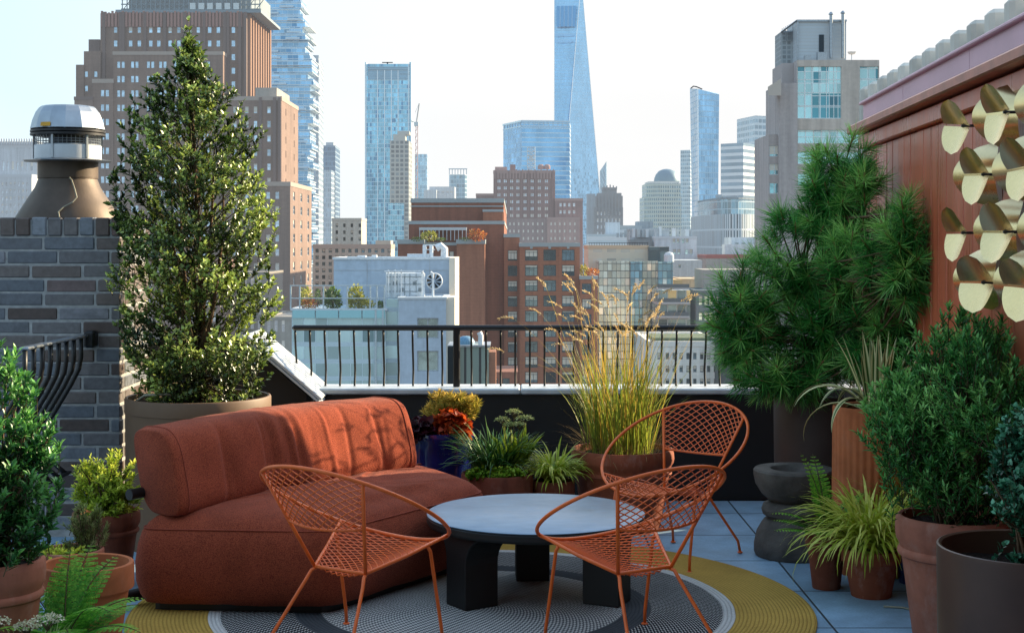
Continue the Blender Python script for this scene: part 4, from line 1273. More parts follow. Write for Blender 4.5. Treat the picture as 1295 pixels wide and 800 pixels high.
u = umbel_plant('yarrow', (-1.585, 4.93, .10), 'cream yarrow flower heads below the fern', [(.02, 0, .17, .055), (-.06, .03, .14, .045), (.075, -.03, .11, .05), (0, -.09, .12, .04), (-.03, -.04, .10, .05)], LF['flower'])
tuft(u, 160, .08, 0, (.08, .18), (.003, .006), (.5, .3), (.6, .3), LF['sedumhead'], 'foliage', 5)
umbel_plant('yarrow', (-1.79, 4.9, .12), 'white yarrow flower heads in front of the laurel pot', [(0, 0, .18, .05), (.05, .03, .14, .05), (-.05, -.02, .13, .05), (.06, -.06, .09, .05)], LF['flower'])
pot('terracotta_pot', -1.585, 4.93, .14, .09, 0, CLASSIC, M['terra3'], 'small terracotta pot under the cream yarrow', 'pot')
pot('terracotta_pot', -1.79, 4.9, .15, .10, 0, CLASSIC, M['terra'], 'small terracotta pot under the white yarrow', 'pot')

# ------------------------------------------------------------------ pots along the parapet
pot('glazed_pot', -.41, 8.34, .515, .195, 0, [(.66, 0), (.68, .01), (.82, .35), (.93, .75), (.96, .9), (1.0, .93), (1.01, .97), (.99, 1.0)], M['cobalt'], 'cobalt blue glazed pot beside the far end of the sofa', 'pot')
shrub('gold_conifer', (-.36, 8.36, .50), 'spiky gold and green tufted plant in the cobalt pot', [((0, .02, .14), (.16, .12, .10)), ((.05, 0, .16), (.13, .1, .07))], 190, 24, .042, .0045, LF['sedumyellow'], 1.0, (.05, .09), .7, T_DIAMOND, -.5, cat='plant', tint0=.2, trunks=0)
shrub('coleus', (-.37, 8.22, .49), 'copper red coleus leaves at the front of the cobalt pot', [((.03, 0, .08), (.12, .07, .07)), ((.08, -.02, .03), (.07, .05, .06))], 60, 8, .05, .034, LF['coleus'], 1.1, (.04, .07), .3, T_LEAF, -.6, cat='plant', tint0=.1, trunks=0)
shrub('heuchera', (-.52, 8.24, .49), 'dark plum heuchera leaves at the sofa side of the cobalt pot', [((0, 0, .05), (.10, .09, .06))], 50, 7, .06, .05, LF['heuchera'], 1.1, (.04, .07), .3, T_LEAF, -.6, cat='plant', trunks=0)
pot('terracotta_bowl', -.08, 7.92, .345, .195, 0, BOWL, M['terra3'], 'wide low terracotta bowl with lilyturf and creeping leaves', 'pot')
r_ = empty('lilyturf', (-.10, 7.95, .33), 0, 'dark green grassy lilyturf in the wide terracotta bowl', 'plant')
tuft(r_, 420, .10, 0, (.18, .34), (.007, .011), (.35, .22), (1.3, .4), LF['liriope'], tints=(0, .8))
shrub('creeping_jenny', (-.09, 7.80, .345), 'bright green creeping leaves along the rim of the wide terracotta bowl', [((0, 0, .015), (.17, .06, .035)), ((-.1, -.03, .0), (.06, .05, .03))], 190, 9, .02, .018, LF['jenny'], 1.0, (.03, .05), .6, T_LEAF, -.6, stem=False, cat='plant', tint0=.1, trunks=0)
u = umbel_plant('sedum', (.01, 7.98, .33), 'pale green domed sedum flower heads standing over the lilyturf', [(-.06, 0, .24, .045), (0, .02, .28, .045), (.06, -.02, .25, .05), (.03, -.05, .22, .04), (-.02, -.05, .22, .04)], LF['sedumhead'])
tuft(u, 60, .07, 0, (.12, .22), (.02, .03), (.3, .15), (.6, .3), LF['hakone'], 'foliage', 5, tints=(.1, .5))
pot('terracotta_pot', .225, 7.95, .30, .115, 0, CLASSIC, M['terra3'], 'small dark terracotta pot under the gold grass by the parapet', 'pot')
r_ = empty('gold_grass', (.225, 7.95, .285), 0, 'gold striped forest grass beside the big ribbed-rim pot', 'grass plant')
tuft(r_, 340, .05, 0, (.15, .28), (.009, .015), (.33, .22), (1.8, .5), LF['hakone'], tints=(.2, 1.0))
pot('terracotta_pot', .615, 8.15, .445, .288, 0, DOUBLE, M['terra'], 'big double-banded terracotta pot holding the tall feather grass', 'pot', n=72)
r_ = empty('feather_grass', (.60, 8.15, .415), 0, 'tall golden feather grass with pale seed heads in the big terracotta pot', 'grass plant')
tuft(r_, 290, .20, 0, (.34, .66), (.004, .008), (.10, .10), (.5, .35), LF['grassgreen'], 'blades', 8, tints=(0, 1), belly=.2)
tuft(r_, 130, .17, 0, (.42, .80), (.004, .007), (.11, .10), (.5, .4), LF['grassgold'], 'gold_blades', 8, tints=(.2, 1), belly=.2)
tuft(r_, 300, .235, 0, (.12, .26), (.002, .004), (.7, .35), (1.0, .5), LF['dry'], 'dry_blades', 6, tints=(0, .6))
# flowering stalks
ns_ = 64
a = RNG.random(ns_) * 6.283; q = .16 * np.sqrt(RNG.random(ns_))
P = np.stack([q * np.cos(a), q * np.sin(a), np.zeros(ns_)], 1)
lean = np.abs(RNG.normal(.14, .10, ns_)); azs = a + RNG.normal(0, .5, ns_); azs[9:30] = R(180) + RNG.normal(0, .9, 21)
azs[:5] = R(180) + RNG.normal(0, .35, 5); lean[:5] = RNG.uniform(.3, .6, 5)
Ls = RNG.uniform(.62, .94, ns_); Ls[:5] = RNG.uniform(.7, 1.0, 5)
o_, Cst = blades('stalks', P, azs, lean, RNG.normal(.22, .2, ns_), Ls, np.full(ns_, .0032), RNG.uniform(.4, 1, ns_), LF['grassgold'], r_, 10, 1.6, tip=.6)
Ph, Dh, Nh, Lh, Wh, Th = [], [], [], [], [], []
for i in range(ns_):
    p, pr_ = Cst[i, -1], Cst[i, -2]; d = Vector(p - pr_).normalized()
    hd = (d + Vector((math.cos(azs[i]) * .9, math.sin(azs[i]) * .9, -.25)) * rp.uniform(.2, 1.0)).normalized()
    for j in range(46):
        t = j / 46 * rp.uniform(.07, .105) ; b_ = Vector(p) + hd * t * 1.0 + Vector((0, 0, -t * t * 3))
        Ph.append(b_); Dh.append(hd + Vector([rp.gauss(0, .4) for _ in range(3)])); Nh.append([rp.gauss(0, 1) for _ in range(3)]); Lh.append(rp.uniform(.010, .022)); Wh.append(rp.uniform(.003, .0055)); Th.append(rp.random())
leaves('seed_heads', Ph, Dh, Nh, Lh, Wh, Th, T_DIAMOND, LF['plume'], r_)

# ------------------------------------------------------------------ wooden mortar, ribbed planter, yucca
r_ = empty('wooden_mortar', (1.437, 7.45, 0), 0, 'dark weathered wooden mortar stool with a hollowed bowl on a waisted base', 'mortar')
mb = MB(); mb.lathe([(0, .001), (.195, .001), (.203, .02), (.203, .06), (.19, .12), (.165, .165), (.15, .185), (.135, .19), (.135, .197)], 48); mb.build('base', M['stonewood'], r_, angle=35)
mb = MB(); mb.lathe([(.12, .190), (.14, .197), (.158, .21), (.165, .235), (.155, .262), (.13, .274), (.12, .275)], 48); mb.build('waist_ring', M['stonewood'], r_, angle=35)
mb = MB(); mb.lathe([(.10, .268), (.125, .278), (.165, .315), (.196, .365), (.205, .41), (.206, .432), (.198, .442), (.12, .442), (.105, .43), (.095, .40), (.06, .37), (0, .362)], 48); mb.build('bowl', M['stonewood'], r_, angle=35)
pot('ribbed_planter', 1.746, 7.1, .798, .187, 0, [(.98, 0), (1.0, .01), (1.0, .94), (1.0, .985), (.99, 1.0)], M['terra4'], 'tall fluted terracotta planter beside the wooden mortar', 'planter', n=240, fn=lambda r, z, a: r * (1 + (.035 * math.cos(a * 34) if r > .15 and z < .70 else 0)))
r_ = empty('yucca', (1.765, 7.08, .765), 0, 'cream striped yucca with long leaves hanging over the fluted planter', 'yucca')
def strap(root, n, th, bend, L, W, mat, name, power=1.5, r=.05, azr=None):
    a = RNG.random(n) * 6.283 if azr is None else azr
    P = np.stack([r * np.cos(a), r * np.sin(a), np.zeros(n)], 1)
    nseg = 12; s = np.linspace(0, 1, nseg + 1)
    th0 = np.abs(RNG.normal(*th, n)); bd = RNG.normal(*bend, n); Ln = RNG.uniform(*L, n); Wd = RNG.uniform(*W, n)
    tt_ = th0[:, None] + bd[:, None] * s[None] ** power
    rr = np.concatenate([np.zeros((n, 1)), np.cumsum(np.sin(tt_[:, 1:]) * (Ln / nseg)[:, None], 1)], 1); zz_ = np.concatenate([np.zeros((n, 1)), np.cumsum(np.cos(tt_[:, 1:]) * (Ln / nseg)[:, None], 1)], 1)
    C = np.stack([P[:, :1] + rr * np.cos(a)[:, None], P[:, 1:2] + rr * np.sin(a)[:, None], zz_], -1)
    side = np.stack([-np.sin(a), np.cos(a), np.zeros(n)], 1)[:, None, :]
    up = np.stack([-np.cos(tt_) * np.cos(a)[:, None], -np.cos(tt_) * np.sin(a)[:, None], np.sin(tt_)], -1)
    prof = np.interp(s, [0, .3, .7, 1], [.6, 1, .8, .04])
    rows_ = [-1, -.5, 0, .5, 1]
    V = np.stack([C + side * (Wd[:, None] * prof * k / 2)[..., None] + up * (Wd[:, None] * prof * .22 * abs(k))[..., None] for k in rows_], 2).reshape(n, -1, 3)
    k5 = 5; f = np.array([(i * 5 + j, i * 5 + j + 1, i * 5 + 6 + j, i * 5 + 5 + j) for i in range(nseg) for j in range(4)])
    F = (f[None] + (np.arange(n) * (nseg + 1) * 5)[:, None, None]).reshape(-1, 4)
    return np_mesh(name, V.reshape(-1, 3), [F], mat, root, {'across': np.tile(np.array(rows_, float), n * (nseg + 1)), 'tint': np.repeat(RNG.random(n), (nseg + 1) * 5)}, smooth=True)
strap(r_, 20, (.25, .16), (.12, .12), (.30, .42), (.032, .042), LF['yucca'], 'upright_leaves')
strap(r_, 30, (.7, .2), (2.1, .35), (.38, .58), (.032, .044), LF['yucca'], 'hanging_leaves', 1.2)

# ------------------------------------------------------------------ near pots by the oxblood wall
pot('terracotta_pot', 1.62, 6.6, .215, .132, 0, CLASSIC, M['terra'], 'squat terracotta pot under the bright gold grass on the paving', 'pot')
r_ = empty('gold_grass', (1.62, 6.6, .20), 0, 'bright gold-green arching grass in front of the rolled-rim pot', 'grass plant')
tuft(r_, 520, .085, 0, (.24, .44), (.010, .017), (.45, .25), (1.7, .45), LF['hakone'], tints=(.35, 1.0))
tuft(r_, 120, .09, 0, (.2, .36), (.002, .003), (.6, .3), (1.8, .5), LF['dry'], 'dry_blades', tints=(.3, 1))
pot('terracotta_pot', 1.45, 6.75, .262, .095, 0, CLASSIC, M['terra3'], 'narrow terracotta pot with a fern behind the gold grass', 'pot')
fern((1.45, 6.75, .24), 'green fern with an upright ladder frond behind the gold grass', [(R(a), l, R(le), R(d)) for a, l, le, d in ((170, .26, 60, 40), (200, .28, 70, 30), (140, .40, 8, 30), (100, .40, 10, 40), (250, .24, 60, 50), (300, .22, 50, 50), (20, .3, 30, 50), (185, .30, 45, 60))], .045)
pot('glazed_pot', 1.88, 6.85, .31, .095, 0, CLASSIC, M['cobalt'], 'cobalt blue pot mostly hidden behind the gold grass', 'pot')
r_ = empty('lilyturf', (1.88, 6.85, .29), 0, 'fine green grass between the fluted planter and the rolled-rim pot', 'plant')
tuft(r_, 240, .055, 0, (.18, .36), (.004, .008), (.4, .25), (1.0, .4), LF['grassgreen'], tints=(.2, .8))
pot('terracotta_pot', 1.728, 5.7, .53, .228, 0, ROLLED, M['terra2'], 'large rolled-rim terracotta pot with the oleander', 'pot', n=72, sdep=.04)
shrub('oleander_shrub', (1.72, 5.72, .50), 'tall green oleander shrub rising from the large rolled-rim pot', [((.02, -.02, .48), (.31, .28, .37)), ((-.12, -.04, .36), (.25, .23, .30)), ((.06, -.34, .56), (.26, .28, .26)), ((.03, -.12, .23), (.23, .24, .18))], 1250, 17, .044, .0100, LF['oleander'], .75, (.10, .2), 1.0, T_LEAF, -.28, inner=.36)
pot('metal_planter', 1.555, 4.4, .68, .268, 0, CYL, M['brownpot'], 'dark brown round metal planter at the foot of the blue-green shrub', 'planter', n=96, sdep=.07)
shrub('box_shrub', (1.585, 4.42, .62), 'blue-green small-leaved shrub in the dark brown metal planter', [((.02, 0, .24), (.17, .18, .27)), ((.07, 0, .37), (.17, .17, .17)), ((.02, -.03, .08), (.15, .15, .10))], 900, 14, .024, .016, LF['boxwood'], .9, (.06, .11), .7, T_LEAF, -.4)
mb = MB(); mb.tube([(1.62, 6.38, .006), (1.70, 6.36, .006), (1.76, 6.28, .006), (1.78, 6.10, .006)], .005, 6); o = mb.build('drip_hose', M['cord'], None, smooth=True)
tag(o, 'thin tan irrigation hose on the paving by the gold grass pot', 'hose')
mb = MB(); mb.tube([(PTX - .30, PTY - .16, PTZ - .02), (PTX - .22, PTY - .26, PTZ + .03), (PTX - .1, PTY - .26, PTZ + .035), (PTX + .02, PTY - .2, PTZ - .0)], .007, 6); o = mb.build('drip_hose', M['cord'], None, smooth=True)
tag(o, 'pale irrigation hose looped over the taupe planter rim', 'hose')
# ------------------------------------------------------------------ ground and sky-line
def m_ground():
    t = NT('city ground'); o = t.coord(); n = t.noise(o, .02, 6)
    return t.end(t.pbr(t.ramp(n, [(.3, lin('#3a3c3e')), (.7, lin('#6a6a68'))]), .9), .0)
mb = MB(); mb.quad((-6000, -6000, GROUND), (6000, -6000, GROUND), (6000, 9000, GROUND), (-6000, 9000, GROUND))
tag(mb.build('city_ground', m_ground()), kind='structure')

WIN = {}
def window_mesh(w, h, style, mats):
    key = (round(w, 2), round(h, 2), style, mats[0].name, mats[1].name)
    if key in WIN: return WIN[key]
    mb = MB(); t = min(.12, w * .09)
    mb.quad((-w / 2, .06, -h / 2), (w / 2, .06, -h / 2), (w / 2, .06, h / 2), (-w / 2, .06, h / 2), 0)
    bars = [(-w / 2 + t / 2, 0, t, h), (w / 2 - t / 2, 0, t, h), (0, h / 2 - t / 2, w - 2 * t, t), (0, -h / 2 + t / 2, w - 2 * t, t)]
    if style == 'sash': bars += [(0, 0, w - 2 * t, t * .8)]
    if style == 'tri': bars += [(-w / 6, -h * .07, t * .6, h * .86 - t), (w / 6, -h * .07, t * .6, h * .86 - t), (0, h * .26, w - 2 * t, t * .7)]
    if style == 'pair': bars += [(0, 0, t, h - 2 * t)]
    for x, z, a, b in bars: mb.box((x, .02, z), (a, .08, b), 0, 1)
    ob = mb.build('window', list(mats), None); me = ob.data; bpy.data.objects.remove(ob)
    WIN[key] = me
    return me


def facade(mb, p0, p1, z0, z1, wins, mat=0, jamb=.28, jmat=None):
    """wall from p0 to p1 (seen from outside, left to right) with recessed openings wins = [(u, z, w, h) centres]"""
    a = Vector((p0[0], p0[1])); b = Vector((p1[0], p1[1])); L = (b - a).length; d = (b - a) / L; nrm = Vector((d.y, -d.x))
    us = sorted({0.0, L, *[round(u - w / 2, 3) for u, z, w, h in wins], *[round(u + w / 2, 3) for u, z, w, h in wins]})
    zs = sorted({z0, z1, *[round(z - h / 2, 3) for u, z, w, h in wins], *[round(z + h / 2, 3) for u, z, w, h in wins]})
    us = [u for u in us if -1e-6 <= u <= L + 1e-6]; zs = [z for z in zs if z0 - 1e-6 <= z <= z1 + 1e-6]
    def P(u, z, k=0.0): return (a.x + d.x * u - nrm.x * k, a.y + d.y * u - nrm.y * k, z)
    cell = {}
    for u, z, w, h in wins: cell[(round(u - w / 2, 3), round(z - h / 2, 3))] = True
    inside = lambda uc, zc: any(abs(uc - u) < w / 2 and abs(zc - z) < h / 2 for u, z, w, h in wins)
    for j in range(len(zs) - 1):
        i = 0
        while i < len(us) - 1:
            zc = (zs[j] + zs[j + 1]) / 2
            if inside((us[i] + us[i + 1]) / 2, zc): i += 1; continue
            k = i
            while k + 1 < len(us) - 1 and not inside((us[k + 1] + us[k + 2]) / 2, zc): k += 1
            mb.quad(P(us[i], zs[j]), P(us[k + 1], zs[j]), P(us[k + 1], zs[j + 1]), P(us[i], zs[j + 1]), mat, [(us[i], zs[j]), (us[k + 1], zs[j]), (us[k + 1], zs[j + 1]), (us[i], zs[j + 1])])
            i = k + 1
    jm = mat if jmat is None else jmat
    for u, z, w, h in wins:
        l, r, lo, hi = u - w / 2, u + w / 2, z - h / 2, z + h / 2
        for q in (((l, lo), (r, lo)), ((r, lo), (r, hi)), ((r, hi), (l, hi)), ((l, hi), (l, lo))):
            (ua, za), (ub, zb_) = q
            mb.quad(P(ua, za), P(ub, zb_), P(ub, zb_, jamb), P(ua, za, jamb), jm, [(ua, za), (ub, zb_), (ub, zb_), (ua, za)])
    return d, nrm


def building(name, label, x, y, cat='building', group=None):
    return empty(name, (x, y, GROUND), 0, label, cat, group)


class Bld:
    """A building from blocks. Blocks take reference-pixel extents of the front face at depth Y, turned to metres there."""
    def __init__(s, label, px0, px1, Y, cat='building', name='building'):
        s.cx, s.Y = PX((px0 + px1) / 2, Y), Y
        s.root = building(name, label, s.cx, Y, cat)
        s.wins = []

    def loc(s, px, py, Y): return PX(px, Y) - s.cx, Y - s.Y, PZ(py, Y) - GROUND

    def block(s, part, px0, px1, ptop, mat, Y=None, pside=None, depth=20, pbot=None, wins=(), side=(), wmats=None, style='sash', cop=None, copmat=None, sidedir=1, jamb=.28, x0=None, x1=None, cap=True):
        Y = Y or s.Y
        X0, y, zt = s.loc(px0, ptop, Y); X1 = s.loc(px1, ptop, Y)[0]
        zb = 0.0 if pbot is None else s.loc(0, pbot, Y)[2]
        if pside is not None and (px1 < CX or sidedir < 0): depth = Y * ((CX - px1) / (CX - pside) - 1) if sidedir > 0 else Y * ((px0 - CX) / (pside - CX) - 1)
        mb = MB()
        W = []
        for xs, ys, w, h in wins:
            m = Y / FL
            W += [((px - px0) * m, s.loc(0, py, Y)[2], w * m, h * m) for px in xs for py in ys]
        W = [q for q in W if q[1] - q[3] / 2 > zb + .05 and q[1] + q[3] / 2 < zt - .05]
        facade(mb, (X0, y), (X1, y), zb, zt, W, 0, jamb)
        for u, z, w, h in W: s.wins.append((X0 + u, y + jamb - .07, z, 0.0, w, h, style, wmats))
        S = []
        if side:                                     # (n columns, rows py at this depth, w m, h m) on the visible side
            nc, ys, w, h = side
            S = [(depth * (i + .5) / nc, s.loc(0, py, Y)[2], w, h) for i in range(nc) for py in ys]
            S = [q for q in S if q[1] - h / 2 > zb + .05 and q[1] + h / 2 < zt - .05]
        if sidedir > 0:
            facade(mb, (X1, y), (X1, y + depth), zb, zt, S, 0, jamb)
            for u, z, w, h in S: s.wins.append((X1 - jamb + .07, y + u, z, math.pi / 2, w, h, style, wmats))
            mb.quad((X0, y + depth, zb), (X0, y, zb), (X0, y, zt), (X0, y + depth, zt), 0, [(0, zb), (depth, zb), (depth, zt), (0, zt)])
        else:
            S2 = [(depth - u, z, w, h) for u, z, w, h in S]
            facade(mb, (X0, y + depth), (X0, y), zb, zt, S2, 0, jamb)
            for u, z, w, h in S2: s.wins.append((X0 + jamb - .07, y + depth - u, z, -math.pi / 2, w, h, style, wmats))
            mb.quad((X1, y, zb), (X1, y + depth, zb), (X1, y + depth, zt), (X1, y, zt), 0, [(0, zb), (depth, zb), (depth, zt), (0, zt)])
        mb.quad((X1, y + depth, zb), (X0, y + depth, zb), (X0, y + depth, zt), (X1, y + depth, zt), 0)
        mb.quad((X0, y, zt), (X1, y, zt), (X1, y + depth, zt), (X0, y + depth, zt), 0)
        o = mb.build(part, mat, s.root)
        if cop:
            mb = MB(); t = .12
            hh = cop
            mb.box2(X0 - t, X1 + t, y - t, y + .5, zt - hh * .6, zt + hh * .4); mb.box2(X0 - t, X1 + t, y + depth - .5, y + depth + t, zt - hh * .6, zt + hh * .4)
            mb.box2(X0 - t, X0 + .5, y + .5, y + depth - .5, zt - hh * .6, zt + hh * .4); mb.box2(X1 - .5, X1 + t, y + .5, y + depth - .5, zt - hh * .6, zt + hh * .4)
            mb.build('coping', copmat or mat, o)
        return o

    def add(s, part, mb_fn, mat, angle=None, smooth=False):
        mb = MB(); mb_fn(mb); return mb.build(part, mat, s.root, angle=angle, smooth=smooth)

    def bx(s, mb, px0, px1, py0, py1, Y, depth, mat=0):
        """a box given by pixel extents at depth Y"""
        X0, y, z1 = s.loc(px0, py0, Y); X1, _, z0 = s.loc(px1, py1, Y)
        mb.box2(X0, X1, y, y + depth, z0, z1, mat)

    def done(s):
        """link the windows: the hundred that show largest each on their own, any beyond as one more part"""
        ws = sorted(s.wins, key=lambda q: -q[4] * q[5] * (1 if q[3] == 0 else .3) - (1e-3 * q[2]))
        for (x, y, z, rz, w, h, st, mt) in ws[:96]:
            o = link_mesh('window', window_mesh(w, h, st, mt), s.root); o.location = (x, y, z); o.rotation_euler = (0, 0, rz)
        if len(ws) > 96:
            mb = MB()
            for (x, y, z, rz, w, h, st, mt) in ws[96:]:
                c, sn = math.cos(rz), math.sin(rz)
                q = lambda u, v: (x + u * c, y + u * sn, z + v)
                mb.quad(q(-w / 2, -h / 2), q(w / 2, -h / 2), q(w / 2, h / 2), q(-w / 2, h / 2), 0)
            o = mb.build('far_windows', [ws[-1][7][0]], s.root); o['kind'] = 'stuff'


def curtain(label, foot, ptop, mat, Yref, name='glass_tower', roofmat=None, pbot=None, cat='tower'):
    """tower over a footprint of (px, Y) corners, counter-clockwise from the front-left"""
    pts = [(PX(px, y), y) for px, y in foot]
    cx = sum(p[0] for p in pts) / len(pts); y0 = min(p[1] for p in pts)
    root = building(name, label, cx, y0, cat)
    zt = PZ(ptop, Yref) - GROUND
    mb = MB(); mb.prism([(x - cx, y - y0) for x, y in pts], 0, zt)
    mb.build('facade', mat, root)
    return root, [(x - cx, y - y0) for x, y in pts], zt, (cx, y0)

def rows_(a, b, step): 
    out = []
    while a <= b: out.append(a); a += step
    return out

G_ = {}
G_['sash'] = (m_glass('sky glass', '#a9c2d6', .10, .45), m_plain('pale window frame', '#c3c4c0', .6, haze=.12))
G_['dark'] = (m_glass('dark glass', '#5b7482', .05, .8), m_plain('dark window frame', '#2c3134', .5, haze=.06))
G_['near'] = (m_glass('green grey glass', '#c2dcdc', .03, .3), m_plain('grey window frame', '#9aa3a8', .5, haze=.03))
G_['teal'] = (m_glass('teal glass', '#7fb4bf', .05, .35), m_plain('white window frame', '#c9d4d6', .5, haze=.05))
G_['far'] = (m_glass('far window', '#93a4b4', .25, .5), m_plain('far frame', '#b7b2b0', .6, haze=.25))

# ------------------------------------------------------------------ brown deco tower
deco = m_wall('brown deco brick', '#846e62', .10, course=1.2, mortar=.05); deco_sunlit = m_wall('sunlit deco brick', '#93735f', .10); pier_m = m_wall('deco pier brick', '#776660', .10); cap_m = m_wall('pale deco stone', '#a5968a', .12)  # sun-side piers use a ruddier brick copy with sunlight in its colour
b = Bld('massive brown brick deco tower stepped up in setbacks with scaffolding on top', 95, 394, 430)
mc = [146, 165, 176, 190.5, 200.6, 215, 226, 240, 250.6, 265, 276, 295]
b.block('main_tower', 127, 312, 17, deco, 430, 341, wins=[(mc, rows_(38, 300, 17.2), 4.6, 7.6)], side=(6, rows_(38, 300, 17.2), 1.2, 1.8), wmats=G_['sash'])
def f(mb):
    for px in (131, 152, 155.5, 183, 208, 233, 258, 284, 288, 303, 310): b.bx(mb, px - 1.8, px + 1.8, 15.5, 300, 429.2, .8)
    for k in range(13): mb.box2(b.loc(312, 0, 430)[0], b.loc(312, 0, 430)[0] + .8, 1.5 + k * 3.1, 2.6 + k * 3.1, 60, b.loc(0, 15.5 + (k % 2) * 1.5, 430)[2])
for i, px in enumerate((131, 152, 155.5, 183, 208, 233, 258, 284, 288, 303, 310)):
    b.add('pier', lambda mb, px=px: b.bx(mb, px - 1.7, px + 1.7, 15.3, 300, 429.2, .8), pier_m)
X1 = b.loc(312, 0, 430)[0]
for k in range(9):
    b.add('pier', lambda mb, k=k: mb.box2(X1, X1 + .9, 1.5 + k * 4.4, 3.2 + k * 4.4, 60, b.loc(0, 15.3, 430)[2]), deco_sunlit)
def f(mb):
    for i in range(42):
        x = 127.5 + i * 4.4; b.bx(mb, x, x + 2.6, 14 + (i % 3), 34, 429.5, .5)
b.add('parapet_pattern', f, m_wall('rose deco terracotta', '#a17c72', .10))
b.block('west_setback', 106, 127, 65, deco, 428.5, depth=30, wins=[([109, 121], (94, 112), 4, 7)], wmats=G_['sash'])
b.block('west_shoulder', 96, 106, 82, deco, 428, depth=28, wmats=G_['sash'])
b.block('bulkhead', 112, 126, 50, pier_m, 436, depth=10)
wc = [150, 155.5, 167.5, 173, 187.5, 193, 203, 208.5, 222, 227.5, 240, 245.5, 258, 263.5]
b.block('front_wing', 143, 282, 67, deco, 424, depth=6.0, wins=[(wc, rows_(82, 330, 18.2), 3.9, 8)], wmats=G_['sash'], cop=1.0, copmat=cap_m)
b.block('low_wing', 117, 143, 102, deco, 423.5, depth=5, wins=[([129.5, 135.5], rows_(118, 330, 18.2), 4.4, 8)], wmats=G_['sash'], cop=1.2, copmat=cap_m)
b.block('base_wing', 94, 117, 124, deco, 423, depth=26, wins=[([101, 109], rows_(142, 330, 18.2), 4, 7)], wmats=G_['sash'], cop=1.0, copmat=pier_m)
b.block('east_wing', 282, 356, 124, deco, 415, 377, wins=[([297, 312, 323, 340], rows_(139, 356, 18), 4.6, 8.6)], side=(2, rows_(139, 356, 18), 1.1, 2), wmats=G_['sash'], cop=1.2, copmat=cap_m)
b.block('penthouse', 323, 350, 111, m_wall('tan penthouse', '#a8a096', .10), 417, 366, pbot=124)
for px in (329, 347, 353.5): b.add('pier', lambda mb, px=px: b.bx(mb, px - 1.8, px + 1.8, 123, 330, 414.4, .6), pier_m)
b.block('corner_wing', 330, 367, 232, deco, 405, 394, wins=[([339, 350.5], rows_(247, 360, 18), 5, 9)], side=(3, rows_(247, 360, 18), 3.6, 2.4), wmats=G_['sash'], cop=1.2, copmat=cap_m)
ste = m_plain('scaffold steel', '#7d8b92', .6, .2, haze=.1)
def f(mb):
    for i in range(30):
        px = 154 + i * 6; b.bx(mb, px, px + 1.1, -14, 17, 431, .3)
    for py in (-14, -8, -1, 5, 11, 15): b.bx(mb, 153, 330, py, py + 1.3, 431.3, .3)
    for i in range(15):
        px = 154 + i * 12; A_, B_ = b.loc(px, 15, 431.2), b.loc(px + 12, -1, 431.2); mb.tube([A_, B_], .12, 4)
b.add('scaffold_lattice', f, ste)
b.block('crown_housing', 163, 318, -16, m_wall('grey crown housing', '#8b979b', .12), 433, depth=34, pbot=17)
b.add('crown_slab', lambda mb: b.bx(mb, 146, 330, 12.5, 16.2, 430.5, 36), ste)
pp_ = m_plain('pale scaffold panel', '#c7d0d0', .6, haze=.12)
for i in range(6): b.add('pale_panel', lambda mb, i=i: b.bx(mb, 240 + i * 11, 247 + i * 11, 4, 12, 430.9, 1), pp_)
b.done()

# ------------------------------------------------------------------ far pale building by the chimney
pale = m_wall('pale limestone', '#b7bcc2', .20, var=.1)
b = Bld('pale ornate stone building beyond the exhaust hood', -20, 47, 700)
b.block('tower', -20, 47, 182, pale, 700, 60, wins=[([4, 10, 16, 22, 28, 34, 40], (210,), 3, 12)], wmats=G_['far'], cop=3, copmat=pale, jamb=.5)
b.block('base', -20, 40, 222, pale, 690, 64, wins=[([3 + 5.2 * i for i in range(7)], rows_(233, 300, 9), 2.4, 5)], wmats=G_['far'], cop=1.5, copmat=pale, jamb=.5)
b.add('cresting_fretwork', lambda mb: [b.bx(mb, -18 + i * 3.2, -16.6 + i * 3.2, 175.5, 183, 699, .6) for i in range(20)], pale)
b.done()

# ------------------------------------------------------------------ stacked-box glass tower
jg = m_curtain('ice blue glass', '#86b8dc', '#c4d8e4', 3.6, 3.0, .22, .05, .10, .6, .1, .4, '#4f86ad', .2)
jside = m_curtain('white lit balcony side', '#c6d4dc', '#eef2f2', 3.6, 2.4, .45, .1, .12, .3, .3, .3)
root = building('balcony_tower', 'ice-blue glass tower of irregular stacked floors with jutting balconies behind the deco tower', PX(366, 820), 820, 'tower')
rj = random.Random(21); m8 = 820 / FL
py = -30.0; k = 0
slab = m_plain('white balcony slab', '#dfe6e8', .6, haze=.15)
fl = MB(); bal = MB()
while py < 330:
    h = 8.1
    jx0, jx1 = rj.choice([0, 0, 0, 2.5, -2]), rj.choice([0, 0, 0, 2.5, -3, 4])
    if py < 60: jx1 -= 14 - py * .14
    x0, x1 = PX(330 + jx0, 820) - root.location.x, PX(392 + jx1, 820) - root.location.x
    z1, z0 = PZ(py, 820) - GROUND, PZ(py + h, 820) - GROUND
    yf = rj.choice([0, 0, -1.2, .8])
    mb = MB(); mb.prism([(x0, yf), (x1, yf), (x1, 24), (x0, 24)], z0 + .25, z1)
    o = mb.build('floor_box', jg, root); 
    sb = MB(); e = 1.0 if rj.random() < .4 else .2
    sb.box2(x0 - .2, x1 + rj.choice([.3, .3, 1.5, 3.2]), yf - e, 25, z0, z0 + .25); sb.build('slab', slab, o)
    if rj.random() < .5:
        xa = rj.uniform(x0, x1 - 8); bb = MB(); bb.box2(xa, xa + 8, yf - 1.6, yf - 1.5, z0 + .25, z0 + 1.35); bb.build('balcony_panel', jg, o)
    py += h; k += 1
